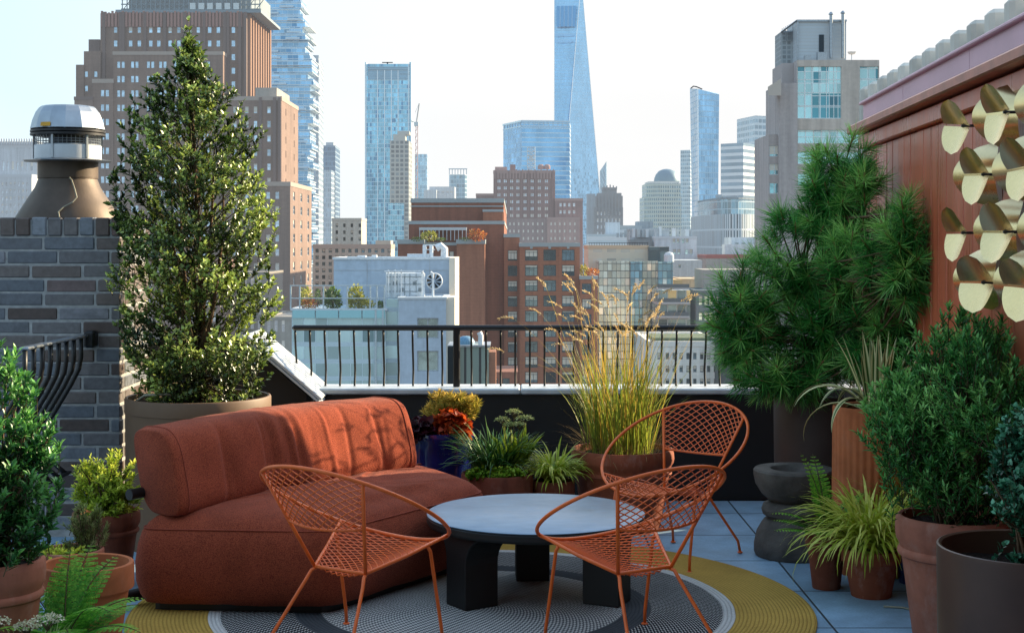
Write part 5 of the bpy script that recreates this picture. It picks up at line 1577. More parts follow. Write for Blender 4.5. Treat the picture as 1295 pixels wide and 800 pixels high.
mb = MB(); mb.prism([(PX(334, 820) - root.location.x, 3), (PX(388, 820) - root.location.x, 3), (PX(388, 820) - root.location.x, 22), (PX(334, 820) - root.location.x, 22)], 0, PZ(325, 820) - GROUND); mb.build('core', jg, root)

grt = m_curtain('grey banded tower', '#7f95a6', '#a7b2ba', 3.8, 1.6, .4, .2, .25, .3, .3)
curtain('slim grey banded tower peeking out beside the ice-blue balcony tower', [(396, 1000), (403, 1000), (409, 1060), (396, 1060)], 70, grt, 1000)
dkt = m_curtain('slate blue glass', '#56738f', '#7c93a6', 3.9, 1.5, .25, .1, .22, .5, .2)
r_, p_, z_, _ = curtain('dark slate-blue office tower with a flat roof', [(409, 1150), (424, 1150), (430, 1200), (409, 1200)], 184, dkt, 1150)
mb = MB(); mb.box2(p_[0][0] + 1, p_[0][0] + 7, 8, 20, z_, z_ + 3); mb.build('rooftop_plant', grt, r_)
curtain('lower grey-blue slab in front of the slate-blue tower', [(409.5, 1120), (419, 1120), (423, 1145), (409.5, 1145)], 215, m_curtain('blue grey slab', '#8ba3b4', '#b0bdc6', 3.8, 1.4, .3, .15, .28, .4, .2), 1120)

# ------------------------------------------------------------------ beige blocks
bei = m_wall('beige stone', '#b6b1a6', .10, var=.12)
b = Bld('beige stone block with four columns of windows under the slate tower', 420, 463, 560)
b.block('upper_block', 420, 457, 277, bei, 560, 463.5, wins=[([426, 435.5, 445, 455], rows_(285, 320, 8.6), 3, 4.6)], wmats=G_['dark'], cop=1.0)
b.done()
b = Bld('long beige office block with a grid of small dark windows', 396, 500, 480)
b.block('block', 396, 494, 311, bei, 480, 499, wins=[([401 + 8.3 * i for i in range(12)], rows_(317, 375, 8.3), 4, 4.8)], wmats=G_['dark'], cop=1.4, copmat=cap_m)
b.add('roof_housing', lambda mb: b.bx(mb, 475, 494, 304, 312, 485, 10), bei)
b.done()

# ------------------------------------------------------------------ tall flat glass tower with vertical fins
ctl = m_curtain('aqua glass', '#7cc0dd', '#bfdde9', 3.9, 1.7, .16, .08, .16, .62, .12, .35, '#3a7fa8', .25)
r_, p_, z_, c_ = curtain('tall flat aqua glass tower with white vertical fins', [(463, 1350), (518, 1350), (520.5, 1400), (461.5, 1400)], 81, ctl, 1350)
fin = m_plain('white fin', '#dbe9ee', .5, haze=.25); m13 = 1350 / FL
for px in (463, 477.5, 486.5, 495, 503.5, 516.5):
    mb = MB(); x = PX(px, 1350) - c_[0]; mb.box2(x - .35, x + .35, -1.2, 0, 10, z_ - (6 if 470 < px < 510 else 0)); mb.build('fin', fin, r_)
mb = MB()
for px0, px1 in ((461.5, 463.2), (517.6, 520.3)): mb.box2(PX(px0, 1350) - c_[0], PX(px1, 1350) - c_[0], 0, 40, 0, z_ + 1.6)
mb.build('edge_frame', ctl, r_)
lou = m_curtain('aqua louvres', '#4b87a4', '#8fb6c6', 1.9, 30, .4, .0, .2, .4, .3)
mb = MB(); mb.prism([(PX(465, 1350) - c_[0], -.6), (PX(516, 1350) - c_[0], -.6), (PX(516, 1350) - c_[0], -.01), (PX(465, 1350) - c_[0], -.01)], z_ - 14.5, z_ - 2.5); mb.build('louvre_band', lou, r_)
mb = MB(); x = PX(489, 1350) - c_[0]; mb.box2(x - .6, x + .6, 8, 9, z_, z_ + 2.6); mb.box2(x - 5, x + 5, 8, 9, z_ + 1.9, z_ + 2.7); mb.build('roof_crane', M['steel'], r_)

# ------------------------------------------------------------------ tower under construction with hoist mast
con = m_curtain('raw concrete frame', '#6d7a80', '#a9a9a3', 3.4, 3.4, .36, .3, .2, .0, .8, .6, '#4a5358', .3)
r_, p_, z_, c_ = curtain('half-built grey concrete tower beside the aqua glass tower', [(493, 1100), (517, 1100), (522, 1130), (493, 1130)], 178, con, 1100, 'construction_tower')
mb = MB(); x0 = PX(497, 1100) - c_[0]; mb.box2(x0, x0 + 9, 2, 20, z_, z_ + 5); mb.box2(x0 + 3, x0 + 12, 4, 20, z_ + 5, z_ + 7.5); mb.build('formwork', con, r_)
mb = MB(); mb.prism([(PX(491, 1100) - c_[0], -1.2), (PX(511, 1100) - c_[0], -1.2), (PX(511, 1100) - c_[0], -.02), (PX(491, 1100) - c_[0], -.02)], 0, PZ(257, 1100) - GROUND); mb.build('glazed_base', ctl, r_)
root = building('construction_hoist', 'thin red-white lattice crane mast rising beside the half-built tower', PX(526.5, 1095), 1095, 'crane')
mb = MB(); lz = lambda py: PZ(py, 1095) - GROUND
for s1 in (-1, 1):
    for s2 in (-1, 1): mb.tube([(s1, s2, lz(305)), (s1, s2, lz(158))], .22, 4)
z = lz(305); k = 0
while z < lz(160):
    mb.tube([(-1, -1, z), (1, -1, z + 2.4)], .15, 4); mb.tube([(1, -1, z + 2.4), (-1, -1, z + 4.8)], .15, 4); mb.tube([(-1, 1, z), (1, 1, z + 4.8)], .15, 4); z += 4.8
mb.build('mast_lattice', m_plain('crane paint', '#b08a86', .6, haze=.3), root)
mb = MB(); mb.box((0, 0, lz(157)), (3.4, 3, 3)); mb.build('cab', M['white'], root)
mb = MB(); mb.tube([(0, 0, lz(156)), (2.2, 0, lz(131))], .5, 5); mb.tube([(0, 0, lz(156)), (-4, 0, lz(153))], .5, 5); mb.tube([(2.2, 0, lz(131)), (-4, 0, lz(153))], .12, 4); mb.build('jib', m_plain('jib paint', '#8d8f92', .6, haze=.25), root)

curtain('pale blue glass slab just past the crane mast', [(521, 1500), (540, 1500), (541, 1540), (521, 1540)], 195, m_curtain('pale blue glass', '#8fbfdc', '#bfd9e6', 4, 2, .14, .08, .3, .6, .15), 1500)
wht = m_wall('white render', '#c2c8cc', .25, var=.08)
b = Bld('small pale rooftop blocks between the blue slab and the round-cornered glass tower', 533, 576, 900)
b.block('low_block', 536, 552, 240, wht, 900, depth=20); b.block('high_block', 543, 575, 236, wht, 910, depth=20, wins=[([548, 554, 560, 566, 571], (243.5,), 3.4, 3)], wmats=G_['far'])
b.done()
r_, p_, z_, c_ = curtain('round-cornered teal glass tower with an open crown', [(568, 1200), (570, 1196), (588, 1196), (590.5, 1200), (590.5, 1230), (568, 1230)], 221, m_curtain('grey teal glass', '#7ba4ba', '#a9c4d0', 3.6, 2.2, .22, .1, .25, .5, .2), 1200)
mb = MB()
for i in range(7): x = PX(568.5 + i * 3.6, 1196) - c_[0]; mb.box2(x - .3, x + .3, -3.0, -2.4, z_, z_ + 4)
mb.box2(PX(567.6, 1196) - c_[0], PX(591, 1196) - c_[0], -3.4, -2.2, z_ + 4, z_ + 4.8); mb.build('crown_frame', m_plain('crown steel', '#9fb6c2', .5, haze=.25), r_)

# ------------------------------------------------------------------ tapered blue tower
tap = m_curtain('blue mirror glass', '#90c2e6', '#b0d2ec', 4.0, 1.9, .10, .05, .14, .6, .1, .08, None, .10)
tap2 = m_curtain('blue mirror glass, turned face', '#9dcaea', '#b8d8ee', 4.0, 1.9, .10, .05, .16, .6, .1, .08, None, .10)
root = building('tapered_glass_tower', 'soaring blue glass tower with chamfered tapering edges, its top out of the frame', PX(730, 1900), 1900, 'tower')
g = lambda px, py, y: (PX(px, y) - root.location.x, y - 1900, PZ(py, y) - GROUND)
mb = MB()
def tri(a, b_, c, mat):
    u = [Vector(b_) - Vector(a), Vector(c) - Vector(a)]; ex = u[0].normalized() if abs(u[0].z) < .1 * u[0].length else Vector((1, 0, 0))
    mb.add([a, b_, c], [(0, 1, 2)], mat, [[(p[0] + p[1] * .7, p[2]) for p in (a, b_, c)]])
def qd(a, b_, c, d_, mat): mb.add([a, b_, c, d_], [(0, 1, 2, 3)], mat, [[(p[0] + p[1] * .7, p[2]) for p in (a, b_, c, d_)]])
bl_, br_, bbr, bbl = g(701, 330, 1900), g(705, 330, 1890), g(766, 330, 1925), g(716, 330, 1965)
tl_, tr_, tbl = g(701, -26, 1905), g(735.2, -26, 1900), g(704, -26, 1960)
bot = [(p[0], p[1], 0) for p in (bl_, br_, bbr, bbl)]
qd(bl_, br_, tr_, tl_, 0); tri(br_, bbr, tr_, 1); qd(bbr, bbl, tbl, tr_, 1); qd(bbl, bl_, tl_, tbl, 0)
for i, (p, q) in enumerate(((bl_, br_), (br_, bbr), (bbr, bbl), (bbl, bl_))): qd(bot[i], bot[(i + 1) % 4], q, p, 0)
up = lambda p, h: (p[0], p[1], p[2] + h)
for p, q in ((tl_, tr_), (tr_, tbl), (tbl, tl_)): qd(p, q, up(q, 14), up(p, 14), 0)
mb.add([up(p, 14) for p in (tl_, tr_, tbl)], [(0, 1, 2)], 0, [[(0, 0), (1, 0), (0, 1)]])
mb.build('facade', [tap, tap2], root)
mb = MB(); mb.tube([br_, tr_], .55, 6); mb.tube([bbr, tr_], .4, 6); mb.tube([bl_, tl_], .4, 6); mb.build('edge_trim', m_plain('bright steel edge', '#f2f6f8', .3, .3, haze=.35), root)
mb = MB(); a_, b2 = g(703.5, 36, 1901.5), g(728, 9, 1900)
ff = lambda px, py: (g(px, py, 1903)[0], -4.2 - (px - 703) * .08, g(px, py, 1903)[2])
mb.quad(ff(703.5, 35), ff(726.5, 35), ff(728.6, 9), ff(703.5, 9)); mb.build('louvre_band', m_plain('louvre blue', '#6aa2cf', .3, .5, haze=.1), root)
for px in (708, 713, 718, 723):
    mb = MB(); p, q = ff(px, 36), ff(px + .3, 9); mb.tube([(p[0], p[1] - .3, p[2]), (q[0], q[1] - .3, q[2])], .3, 4); mb.build('fin', tap2, root)
for py in (45, 53):
    mb = MB(); mb.quad(ff(702, py + 1.2), ff(725.5, py + 1.2), ff(725.7, py), ff(702, py)); mb.build('pale_band', m_plain('pale band', '#8fbbe2', .3, .5, haze=.15), root)
gy = m_wall('light grey render', '#c6ced3', .07, var=.1); gy2 = m_wall('mid grey render', '#a9b1b6', .06); be2 = m_wall('warm beige render', '#c6b296', .05)
# ------------------------------------------------------------------ banded blue block in front of the tapered tower
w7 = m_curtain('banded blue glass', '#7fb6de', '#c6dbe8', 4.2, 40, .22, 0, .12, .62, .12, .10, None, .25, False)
w7s = m_curtain('banded blue glass, side', '#6eaad8', '#8fb6d2', 4.2, 3, .16, .1, .12, .62, .12, .3, None, .3)  # weaker light on this side put into a darker glass colour
root = building('banded_glass_block', 'wide blue glass office block with pale floor bands in front of the tapered tower', PX(680, 1300), 1300, 'office block')
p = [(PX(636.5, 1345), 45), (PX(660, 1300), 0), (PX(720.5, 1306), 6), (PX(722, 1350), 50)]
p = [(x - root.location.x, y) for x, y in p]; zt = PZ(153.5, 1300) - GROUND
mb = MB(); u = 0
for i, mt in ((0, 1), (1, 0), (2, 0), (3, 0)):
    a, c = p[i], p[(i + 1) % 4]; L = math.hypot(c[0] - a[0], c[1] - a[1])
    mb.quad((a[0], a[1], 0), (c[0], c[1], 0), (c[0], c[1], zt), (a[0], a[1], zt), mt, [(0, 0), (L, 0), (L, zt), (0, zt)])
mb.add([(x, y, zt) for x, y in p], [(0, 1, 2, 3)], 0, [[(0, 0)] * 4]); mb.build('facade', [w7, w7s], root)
mb = MB()
for i in (0, 1):
    a, c = Vector(p[i]), Vector(p[i + 1]); d = (c - a).normalized(); L = (c - a).length; nr = Vector((d.y, -d.x))
    q = (a + c) / 2 + nr * .4; mb.box((q.x, q.y, zt + .2), (L, .8, 1.6), math.atan2(d.y, d.x))
    q = (a + c) / 2 + nr * .3; mb.box((q.x, q.y, zt - 4.2), (L, .5, 1.0), math.atan2(d.y, d.x))
    for k in range(10 if i else 7):
        q = a + d * L * (k + .5) / (10 if i else 7) + nr * .3; mb.box((q.x, q.y, zt - 2), (.5, .5, 3.6), math.atan2(d.y, d.x))
mb.build('crown_frame', m_plain('pale crown frame', '#a9c6d8', .4, .2, haze=.2), root)

# ------------------------------------------------------------------ pink-brown stepped brick tower
pk = m_wall('pink brown brick', '#8f706a', .14, course=1.1, mortar=.04); pk2 = m_wall('mauve brick', '#a5847c', .16); pkd = m_wall('dull mauve brick', '#8f7773', .16)
b = Bld('stepped pink-brown brick tower with small paired windows and a steel roof mast', 624, 743, 780)
cols = []
for c in (631, 639, 647, 655, 664, 673, 682, 691): cols += [c - 1.1, c + 1.1]
b.block('main_block', 624, 702, 217, pk, 780, depth=30, wins=[(cols, rows_(229, 320, 8.7), 1.7, 3.8)], wmats=G_['far'], cop=1.6, copmat=pk2, jamb=.4)
def f(mb):
    for i in range(20): b.bx(mb, 625 + i * 3.9, 626.6 + i * 3.9, 215 - (i % 2), 226, 779.3, .6)
b.add('parapet_pattern', f, pk2)
for px in (627, 643.2, 659.5, 668.5, 677.5, 699): b.add('pier', lambda mb, px=px: b.bx(mb, px - 1, px + 1, 216, 315, 779.1, .9), pk)
b.block('east_block', 702, 737, 252, pk, 776, 743, wins=[([709, 714, 720, 726], rows_(259, 300, 9), 3, 4.4)], wmats=G_['far'], cop=1.4, copmat=pk2, jamb=.4)
b.block('annex', 692, 733, 276, pk2, 768, depth=8, wins=[([697, 702, 708, 714, 721, 727], rows_(283, 305, 9.2), 1.8, 3.6)], wmats=G_['far'], cop=1.2, jamb=.4)
b.block('front_block', 640, 692, 276.5, pkd, 770, depth=9, wins=[([645, 650, 656, 662, 668, 674, 680, 686], rows_(283, 305, 9.2), 1.8, 3.6)], wmats=G_['far'], jamb=.4)
b.block('roof_blocks', 626, 641, 211, pk2, 790, depth=10, pbot=220); b.block('tank_house', 645, 652, 208, pk, 792, depth=6, pbot=220)
b.block('rear_shoulder', 602, 625, 246, pk, 800, depth=14, cop=1.4, copmat=pk2)
for i, px in enumerate((684, 692)):
    def f(mb, px=px):
        q = b.loc(px, 214, 785); mb.lathe([(1.7, 0), (1.7, 1.6), (1.2, 2.4), (0, 2.7)], 14, q)
    b.add('water_tank', f, pk2)
def f(mb):
    q0 = b.loc(667, 217, 786); q1 = b.loc(676.5, 186, 786)
    for x in (q0[0], q1[0]):
        for yy in (q0[1], q0[1] + 2.5): mb.tube([(x, yy, q0[2]), (x, yy, q1[2])], .18, 4)
    n = 6
    for i in range(n + 1):
        z = q0[2] + (q1[2] - q0[2]) * i / n; mb.box((q0[0] / 2 + q1[0] / 2, q0[1] + 1.2, z), (4.2, 3, .22))
        if i < n: mb.tube([(q0[0], q0[1], z), (q1[0], q0[1], z + (q1[2] - q0[2]) / n)], .14, 4); mb.tube([(q1[0], q0[1], z), (q0[0], q0[1], z + (q1[2] - q0[2]) / n)], .14, 4)
    mb.box((q0[0] / 2 + q1[0] / 2, q0[1] + .3, (q0[2] * .45 + q1[2] * .55)), (2.2, .5, 2.4))
b.add('mast_lattice', f, m_plain('pale mast steel', '#b9c3c8', .5, .2, haze=.2))
b.done()

# ------------------------------------------------------------------ grey gothic tower and glass spire
gt = m_wall('grey carved stone', '#8a8a8c', .18)
b = Bld('grey carved stone tower with a ragged gothic top beside the tapered tower', 742, 791, 950)
b.block('shaft', 752, 788, 262, gt, 950, 790.5, sidedir=1, depth=20, wins=[([756 + 4.6 * i for i in range(7)], rows_(270, 300, 8.5), 2.0, 4.6)], wmats=G_['far'], jamb=.5)
b.block('crown', 756, 786, 244, gt, 953, depth=16, pbot=263); b.block('lantern', 762, 780, 237, gt, 957, depth=9, pbot=246)
def f(mb):
    for i in range(9): b.bx(mb, 753 + i * 4.1, 754.8 + i * 4.1, 240 + abs(i - 4) * 1.9, 272, 949.2, .8)
    for i in range(5): b.bx(mb, 763 + i * 4, 764.4 + i * 4, 233.5 + abs(i - 2), 240, 956, 1)
b.add('buttress_fretwork', f, gt)
b.block('dark_flank', 743, 753, 245, m_wall('blue slate flank', '#6b7f8c', .28), 956, depth=14)
b.done()
root = building('glass_spire', 'small pointed glass pyramid tip above the gothic tower', PX(763, 1500), 1500, 'tower')
q = lambda px, py: (PX(px, 1500) - root.location.x, PZ(py, 1500) - GROUND)
mb = MB(); a, c, d_, e = q(759, 216), q(767.6, 204), q(767.6, 250), q(759, 250)
mb.add([(d_[0], 0, 0), (e[0], 0, 0), (e[0], 0, a[1]), (c[0] - .5, 2, c[1]), (d_[0], 8, 0), (e[0], 8, 0), (e[0], 8, a[1]), (d_[0], 4, c[1])], [(1, 0, 3, 2), (0, 4, 7, 3), (4, 5, 6, 7), (5, 1, 2, 6), (2, 3, 7, 6)], 0, [[(0, 0), (7, 0), (7, 60), (0, 50)]] * 5)
mb.build('facade', m_curtain('spire glass', '#8fb4c6', '#b5cbd6', 3, 3, .15, .1, .3, .5, .2), root)

# ------------------------------------------------------------------ domed tower
dm = m_curtain('pale gridded stone', '#7f98a4', '#c6c8bb', 3.7, 2.1, .42, .34, .15, .5, .2, .25)
root = building('domed_tower', 'cream gridded office tower with a grey copper dome', PX(838, 1300), 1300, 'tower')
q = lambda px: PX(px, 1300) - root.location.x
zz = lambda py: PZ(py, 1300) - GROUND
mb = MB(); mb.prism([(q(815), 6), (q(831), -4), (q(862), 0), (q(862), 50), (q(815), 50)], 0, zz(249)); mb.build('facade', dm, root)
mb = MB(); mb.prism([(q(818), 8), (q(833), -1), (q(861), 2), (q(861), 48), (q(818), 48)], zz(249), zz(232)); mb.build('upper_block', dm, root)
mb = MB(); mb.prism([(q(821), 10), (q(834), 3), (q(860), 4), (q(860), 44), (q(821), 44)], zz(232), zz(229)); mb.build('cornice_block', m_wall('pale cornice', '#c2c4be', .28), root)
mb = MB(); rr = (q(862) - q(829.5)) / 2; mb.lathe([(rr, 0), (rr, 1), (rr * .97, rr * .3), (rr * .86, rr * .58), (rr * .62, rr * .86), (rr * .3, rr * 1.0), (0, rr * 1.04)], 32, (q(846), 20, zz(229))); mb.build('dome', m_plain('slate dome', '#5f7d8c', .5, .2, haze=.2), root, angle=30)

curtain('grey-blue banded tower tucked between the dome and the slanted glass tower', [(860.5, 1400), (873, 1395), (876, 1440), (860.5, 1440)], 190, m_curtain('banded grey glass', '#7d9db0', '#b9c8cf', 3.8, 2, .35, .1, .25, .4, .25), 1400)

# ------------------------------------------------------------------ slanted slim glass tower
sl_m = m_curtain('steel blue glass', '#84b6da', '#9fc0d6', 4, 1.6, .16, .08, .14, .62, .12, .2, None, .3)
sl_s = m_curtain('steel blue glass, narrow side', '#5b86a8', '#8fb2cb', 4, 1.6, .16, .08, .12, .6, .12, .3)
root = building('slanted_glass_tower', 'slim steel-blue glass tower with a sloping roof and a thin roof crane', PX(890, 1050), 1050, 'tower')
q = lambda px, py, y: (PX(px, y) - root.location.x, y - 1050, PZ(py, y) - GROUND)
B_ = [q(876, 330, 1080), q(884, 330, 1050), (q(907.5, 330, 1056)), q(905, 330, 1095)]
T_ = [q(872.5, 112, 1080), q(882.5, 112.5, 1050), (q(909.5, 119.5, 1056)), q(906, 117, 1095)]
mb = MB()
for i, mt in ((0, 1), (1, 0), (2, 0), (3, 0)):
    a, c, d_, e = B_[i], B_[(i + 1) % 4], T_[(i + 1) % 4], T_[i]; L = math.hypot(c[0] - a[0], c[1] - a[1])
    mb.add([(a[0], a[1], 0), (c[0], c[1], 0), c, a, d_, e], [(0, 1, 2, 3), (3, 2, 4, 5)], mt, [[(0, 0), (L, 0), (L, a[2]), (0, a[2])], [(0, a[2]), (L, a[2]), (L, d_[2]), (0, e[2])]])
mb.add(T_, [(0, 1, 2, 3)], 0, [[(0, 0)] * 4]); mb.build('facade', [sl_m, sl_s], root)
mb = MB(); mb.tube([B_[1], T_[1]], .45, 6); mb.build('corner_trim', m_plain('pale steel corner', '#dfe9ef', .4, .3, haze=.2), root)
mb = MB(); a, c = q(873.5, 112, 1070), q(877, 109.2, 1070); e = q(888, 113, 1070); mb.tube([a, c, q(881, 110, 1070), e], .45, 5); mb.build('roof_crane', M['steel'], root)

# ------------------------------------------------------------------ white banded office pair
wb = m_curtain('white banded office', '#7894a6', '#d6dcde', 3.9, 40, .46, 0, .2, .5, .25, .15, None, .25, False)
wb2 = m_curtain('white banded office, upper', '#7f9cae', '#c9d6dc', 3.9, 3, .4, .12, .2, .5, .25, .25)
curtain('white banded office slab to one side of the slanted glass tower', [(911.5, 870), (940, 860), (958, 880), (958, 900), (911.5, 900)], 182, wb, 870)
curtain('taller white banded tower rising behind the concrete building', [(932, 960), (955, 930), (992, 940), (992, 980), (932, 980)], 148, wb2, 940)

# ------------------------------------------------------------------ curved slotted facade
cv = m_curtain('slotted stone', '#6c818d', '#cdd3d6', 7.4, 1.35, .10, .55, .08, .35, .35, .6, '#39464e', .15)
root = building('curved_slot_building', 'curved pale building with tall staggered slot windows and a glazed attic', PX(925, 620), 620, 'building')
pts = []
for i in range(17):
    t = i / 16; px = 884 + 86 * t; y = 620 + 40 * (2 * t - 1) ** 2 * (1 if t < .5 else .3) - 10 * math.sin(math.pi * t)
    pts.append((PX(px, y) - root.location.x, y - 620))
back = [(pts[-1][0], 70), (pts[0][0], 70)]
zz = lambda py: PZ(py, 620) - GROUND
mb = MB(); mb.prism(pts + back, 0, zz(271)); mb.build('facade', cv, root)
sh = [(x * .84 + .5, y * .8 + 7) for x, y in pts]
mb = MB(); mb.prism(sh + [(sh[-1][0], 60), (sh[0][0], 60)], zz(271), zz(252)); mb.build('glazed_attic', m_curtain('attic glass', '#7fa3b4', '#a9bcc4', 3.2, 1.8, .12, .1, .12, .55, .2, .35), root)
mb = MB(); mb.prism([(x, y - .6) for x, y in sh] + [(sh[-1][0], 60), (sh[0][0], 60)], zz(252), zz(249.5)); mb.build('roof_slab', m_wall('grey slab', '#7c8a92', .14), root)
for a_, c_ in ((908, 244), (914, 246), (935, 245)):
    mb = MB(); mb.box2(PX(a_, 640) - root.location.x, PX(a_ + 5, 640) - root.location.x, 20, 26, zz(250), zz(c_)); mb.build('rooftop_unit', gy2, root)

# ------------------------------------------------------------------ jumble of pale blocks in the middle distance
b = Bld('white stepped rooftop blocks in the gap below the domed tower', 744, 830, 640)
b.block('white_slab', 744, 800, 296, m_curtain('white striped', '#a9bfca', '#cdd4d8', 3.4, 30, .5, 0, .2, .3, .4, .1, None, .1, False), 640, depth=14)
b.block('white_tower', 767, 784, 281, m_wall('bright panel', '#bcc9d2', .16), 650, depth=10)
b.block('banded_block', 784, 812, 285, m_curtain('grey band', '#8797a0', '#b9c2c7', 3.4, 20, .4, 0, .18, .3, .4, .2, None, .2, False), 655, depth=14)
b.block('wedge', 806, 826, 280, gy2, 660, depth=12)
rr_ = random.Random(4)
for i in range(9):
    x = 780 + i * 5; q_ = (x + rr_.uniform(2, 5), 297 - rr_.uniform(2, 7), 620 + rr_.uniform(0, 10))
    b.add('rooftop_unit', lambda mb: b.bx(mb, x, q_[0], q_[1], 300, q_[2], 3), gy2)
b.done()
b = Bld('light grey loft block with tall paired windows in the middle distance', 828, 881, 460)
b.block('block', 828, 881, 300, gy, 460, depth=22, wins=[([852.5, 857.5, 864, 869], (304.5,), 3.4, 6), ([853, 858.5, 868.5, 874], (318.5,), 4, 6.5), ([853, 858.5, 868.5, 874], (333,), 4, 6)], wmats=G_['near'], cop=.8, copmat=gy)
b.block('upper_block', 797, 846, 290, gy2, 470, depth=14, wins=[([826, 833], (304,), 3, 8)], wmats=G_['dark'], cop=.6)
b.block('dark_shed', 797, 824, 303, m_wall('dark shed', '#6f7a80', .12), 462, depth=8)
rr_ = random.Random(9)
for i in range(14):
    x = 800 + i * 5.6; q_ = (x + rr_.uniform(1.5, 5), 291 - rr_.uniform(1, 5), 464 + rr_.uniform(0, 9))
    b.add('rooftop_unit', lambda mb: b.bx(mb, x, q_[0], q_[1], 300, q_[2], 2), gy2 if i % 3 else gy)
b.done()

# gridded glass loft building
gg = m_curtain('gridded loft glass', '#cbd6cc', '#586264', 1.75, 1.05, .10, .10, .04, .5, .14, .32, '#f2efdf', .6)  # beige tone and pale panes paint bright reflections into the glass
gg2 = m_curtain('gridded loft glass, cool side', '#88b4c6', '#566268', 1.75, 1.05, .10, .10, .04, .55, .12, .3, '#d2e2e6', .4)
tb = m_curtain('tan stone loft', '#a3a297', '#c4bca6', 3.6, 3.4, .42, .34, .10, .3, .4, .4)
b = Bld('gridded glass loft building mirroring the sky behind the feather grass', 736, 852, 350)
b.block('glass_wing', 757, 832, 330, gg, 350, depth=16); b.block('corner_bay', 832, 851, 331, gg2, 347.5, depth=16)
b.block('stone_block', 744, 820, 312, tb, 358, depth=22, cop=.8, copmat=be2)
b.block('stair_cube', 820, 846, 312, m_curtain('dark cube glass', '#4f666e', '#3c484c', 3, 2.6, .1, .1, .06, .4, .2, .5, '#9db2b4'), 356, depth=10)
b.block('slot_bay', 797, 812, 331, gg2, 349, depth=2)
def f(mb):
    for i in range(24): b.bx(mb, 745 + i * 3.2, 745.4 + i * 3.2, 307, 312, 358, .1)
    b.bx(mb, 744, 820, 306.8, 307.4, 358, .15)
b.add('roof_rail_lattice', f, M['steel'])
b.add('arched_vent', lambda mb: mb.lathe([(1.2, 0), (1.2, 1.6), (.8, 2.2), (0, 2.4)], 14, b.loc(846, 331, 349)), gy)
b.done()
b = Bld('glass-fronted apartment block with open balconies below the grey loft', 832, 873, 330)
b.block('tower', 832, 873, 367, m_curtain('balcony front glass', '#7d9aa2', '#c0cacc', 3.3, 2.1, .12, .1, .05, .4, .2, .6, '#d8cc9a', .4), 332, depth=14)
for i, py in enumerate((364, 382, 399.5, 416, 433)):
    def f(mb, py=py): b.bx(mb, 831.5, 872, py, py + 2.2, 329.4, 3)
    sb = b.add('balcony_slab', f, gy2)
    mb = MB(); b.bx(mb, 831.8, 871.8, py - 5, py, 329.4, .08); mb.build('balcony_rail', gg2, sb)
b.done()
b = Bld('plain grey windowless block with a tiny opening above the beige wall', 846, 888, 400)
b.block('block', 846, 888, 329, m_wall('grey panel', '#aab3ba', .05, var=.06), 400, depth=20, wins=[([859.5], (336.5,), 2.6, 4)], wmats=G_['dark'])
b.done()
b = Bld('low beige stucco block toned as sunlit beside the balconies', 852, 889, 372)
b.block('block', 860, 889, 353, be2, 372, depth=18, cop=.4); b.block('sun_toned_block', 852, 863, 353.5, m_wall('sunlit tone stucco', '#c9ae84', .05), 370, depth=10)  # sunlit look put into the second block's warmer stucco colour
b.done()
b = Bld('dark charcoal apartment building with green-lit windows behind the pine', 880, 952, 330)
b.block('block', 880, 950, 368, m_wall('charcoal cladding', '#6c777a', .06), 330, depth=18, wins=[([886, 893, 899, 906], (380,), 4.6, 12), ([886, 893, 899, 906], (400,), 4.6, 10)], wmats=G_['near'], cop=.5)
b.block('upper_block', 889, 955, 341, m_wall('brown grey block', '#99958e', .08), 345, depth=16)
b.done()
b = Bld('low brick-edged roof with a red trim line behind the pine', 893, 960, 440)
b.block('block', 893, 962, 324, m_wall('grey brown wall', '#aca69e', .06), 440, depth=20, cop=1.0, copmat=m_plain('red trim', '#9a4a3e', .6, haze=.1))
b.block('pale_block', 925, 975, 300, gy, 470, depth=16, wins=[([932, 940, 948, 956], (309,), 4, 4)], wmats=G_['near']); b.block('pale_step', 917, 962, 309, gy, 462, depth=7)
b.done()
# white cast-iron block seen through the railing
wi = m_wall('off white cast stone', '#dedbd4', .05, var=.08)
b = Bld('off-white low building with rows of small windows seen through the railing', 820, 911, 250)
b.block('block', 820, 909, 434, wi, 250, depth=26, wins=[([833.5 + 0 + 9 * 0] + [844 + 8.7 * i for i in range(8)], rows_(450, 520, 16.3), 4.2, 8.2)], wmats=G_['dark'], cop=.9, copmat=wi)
b.block('roof_garden', 826, 905, 427, m_wall('roof garden', '#59684f', .06), 256, depth=12, pbot=437)
b.done()
b = Bld('dark slate low building beyond the white one', 909, 936, 245)
b.block('block', 909, 934, 432, m_wall('slate wall', '#4a4d50', .05), 245, depth=16, cop=.4); b.done()
b = Bld('pale low roof with a white vent at the railing corner', 930, 990, 260)
b.block('block', 930, 992, 455, wi, 260, depth=12, cop=.4); b.add('vent', lambda mb: b.bx(mb, 926, 945, 474, 480, 250, 3), M['white']); b.done()

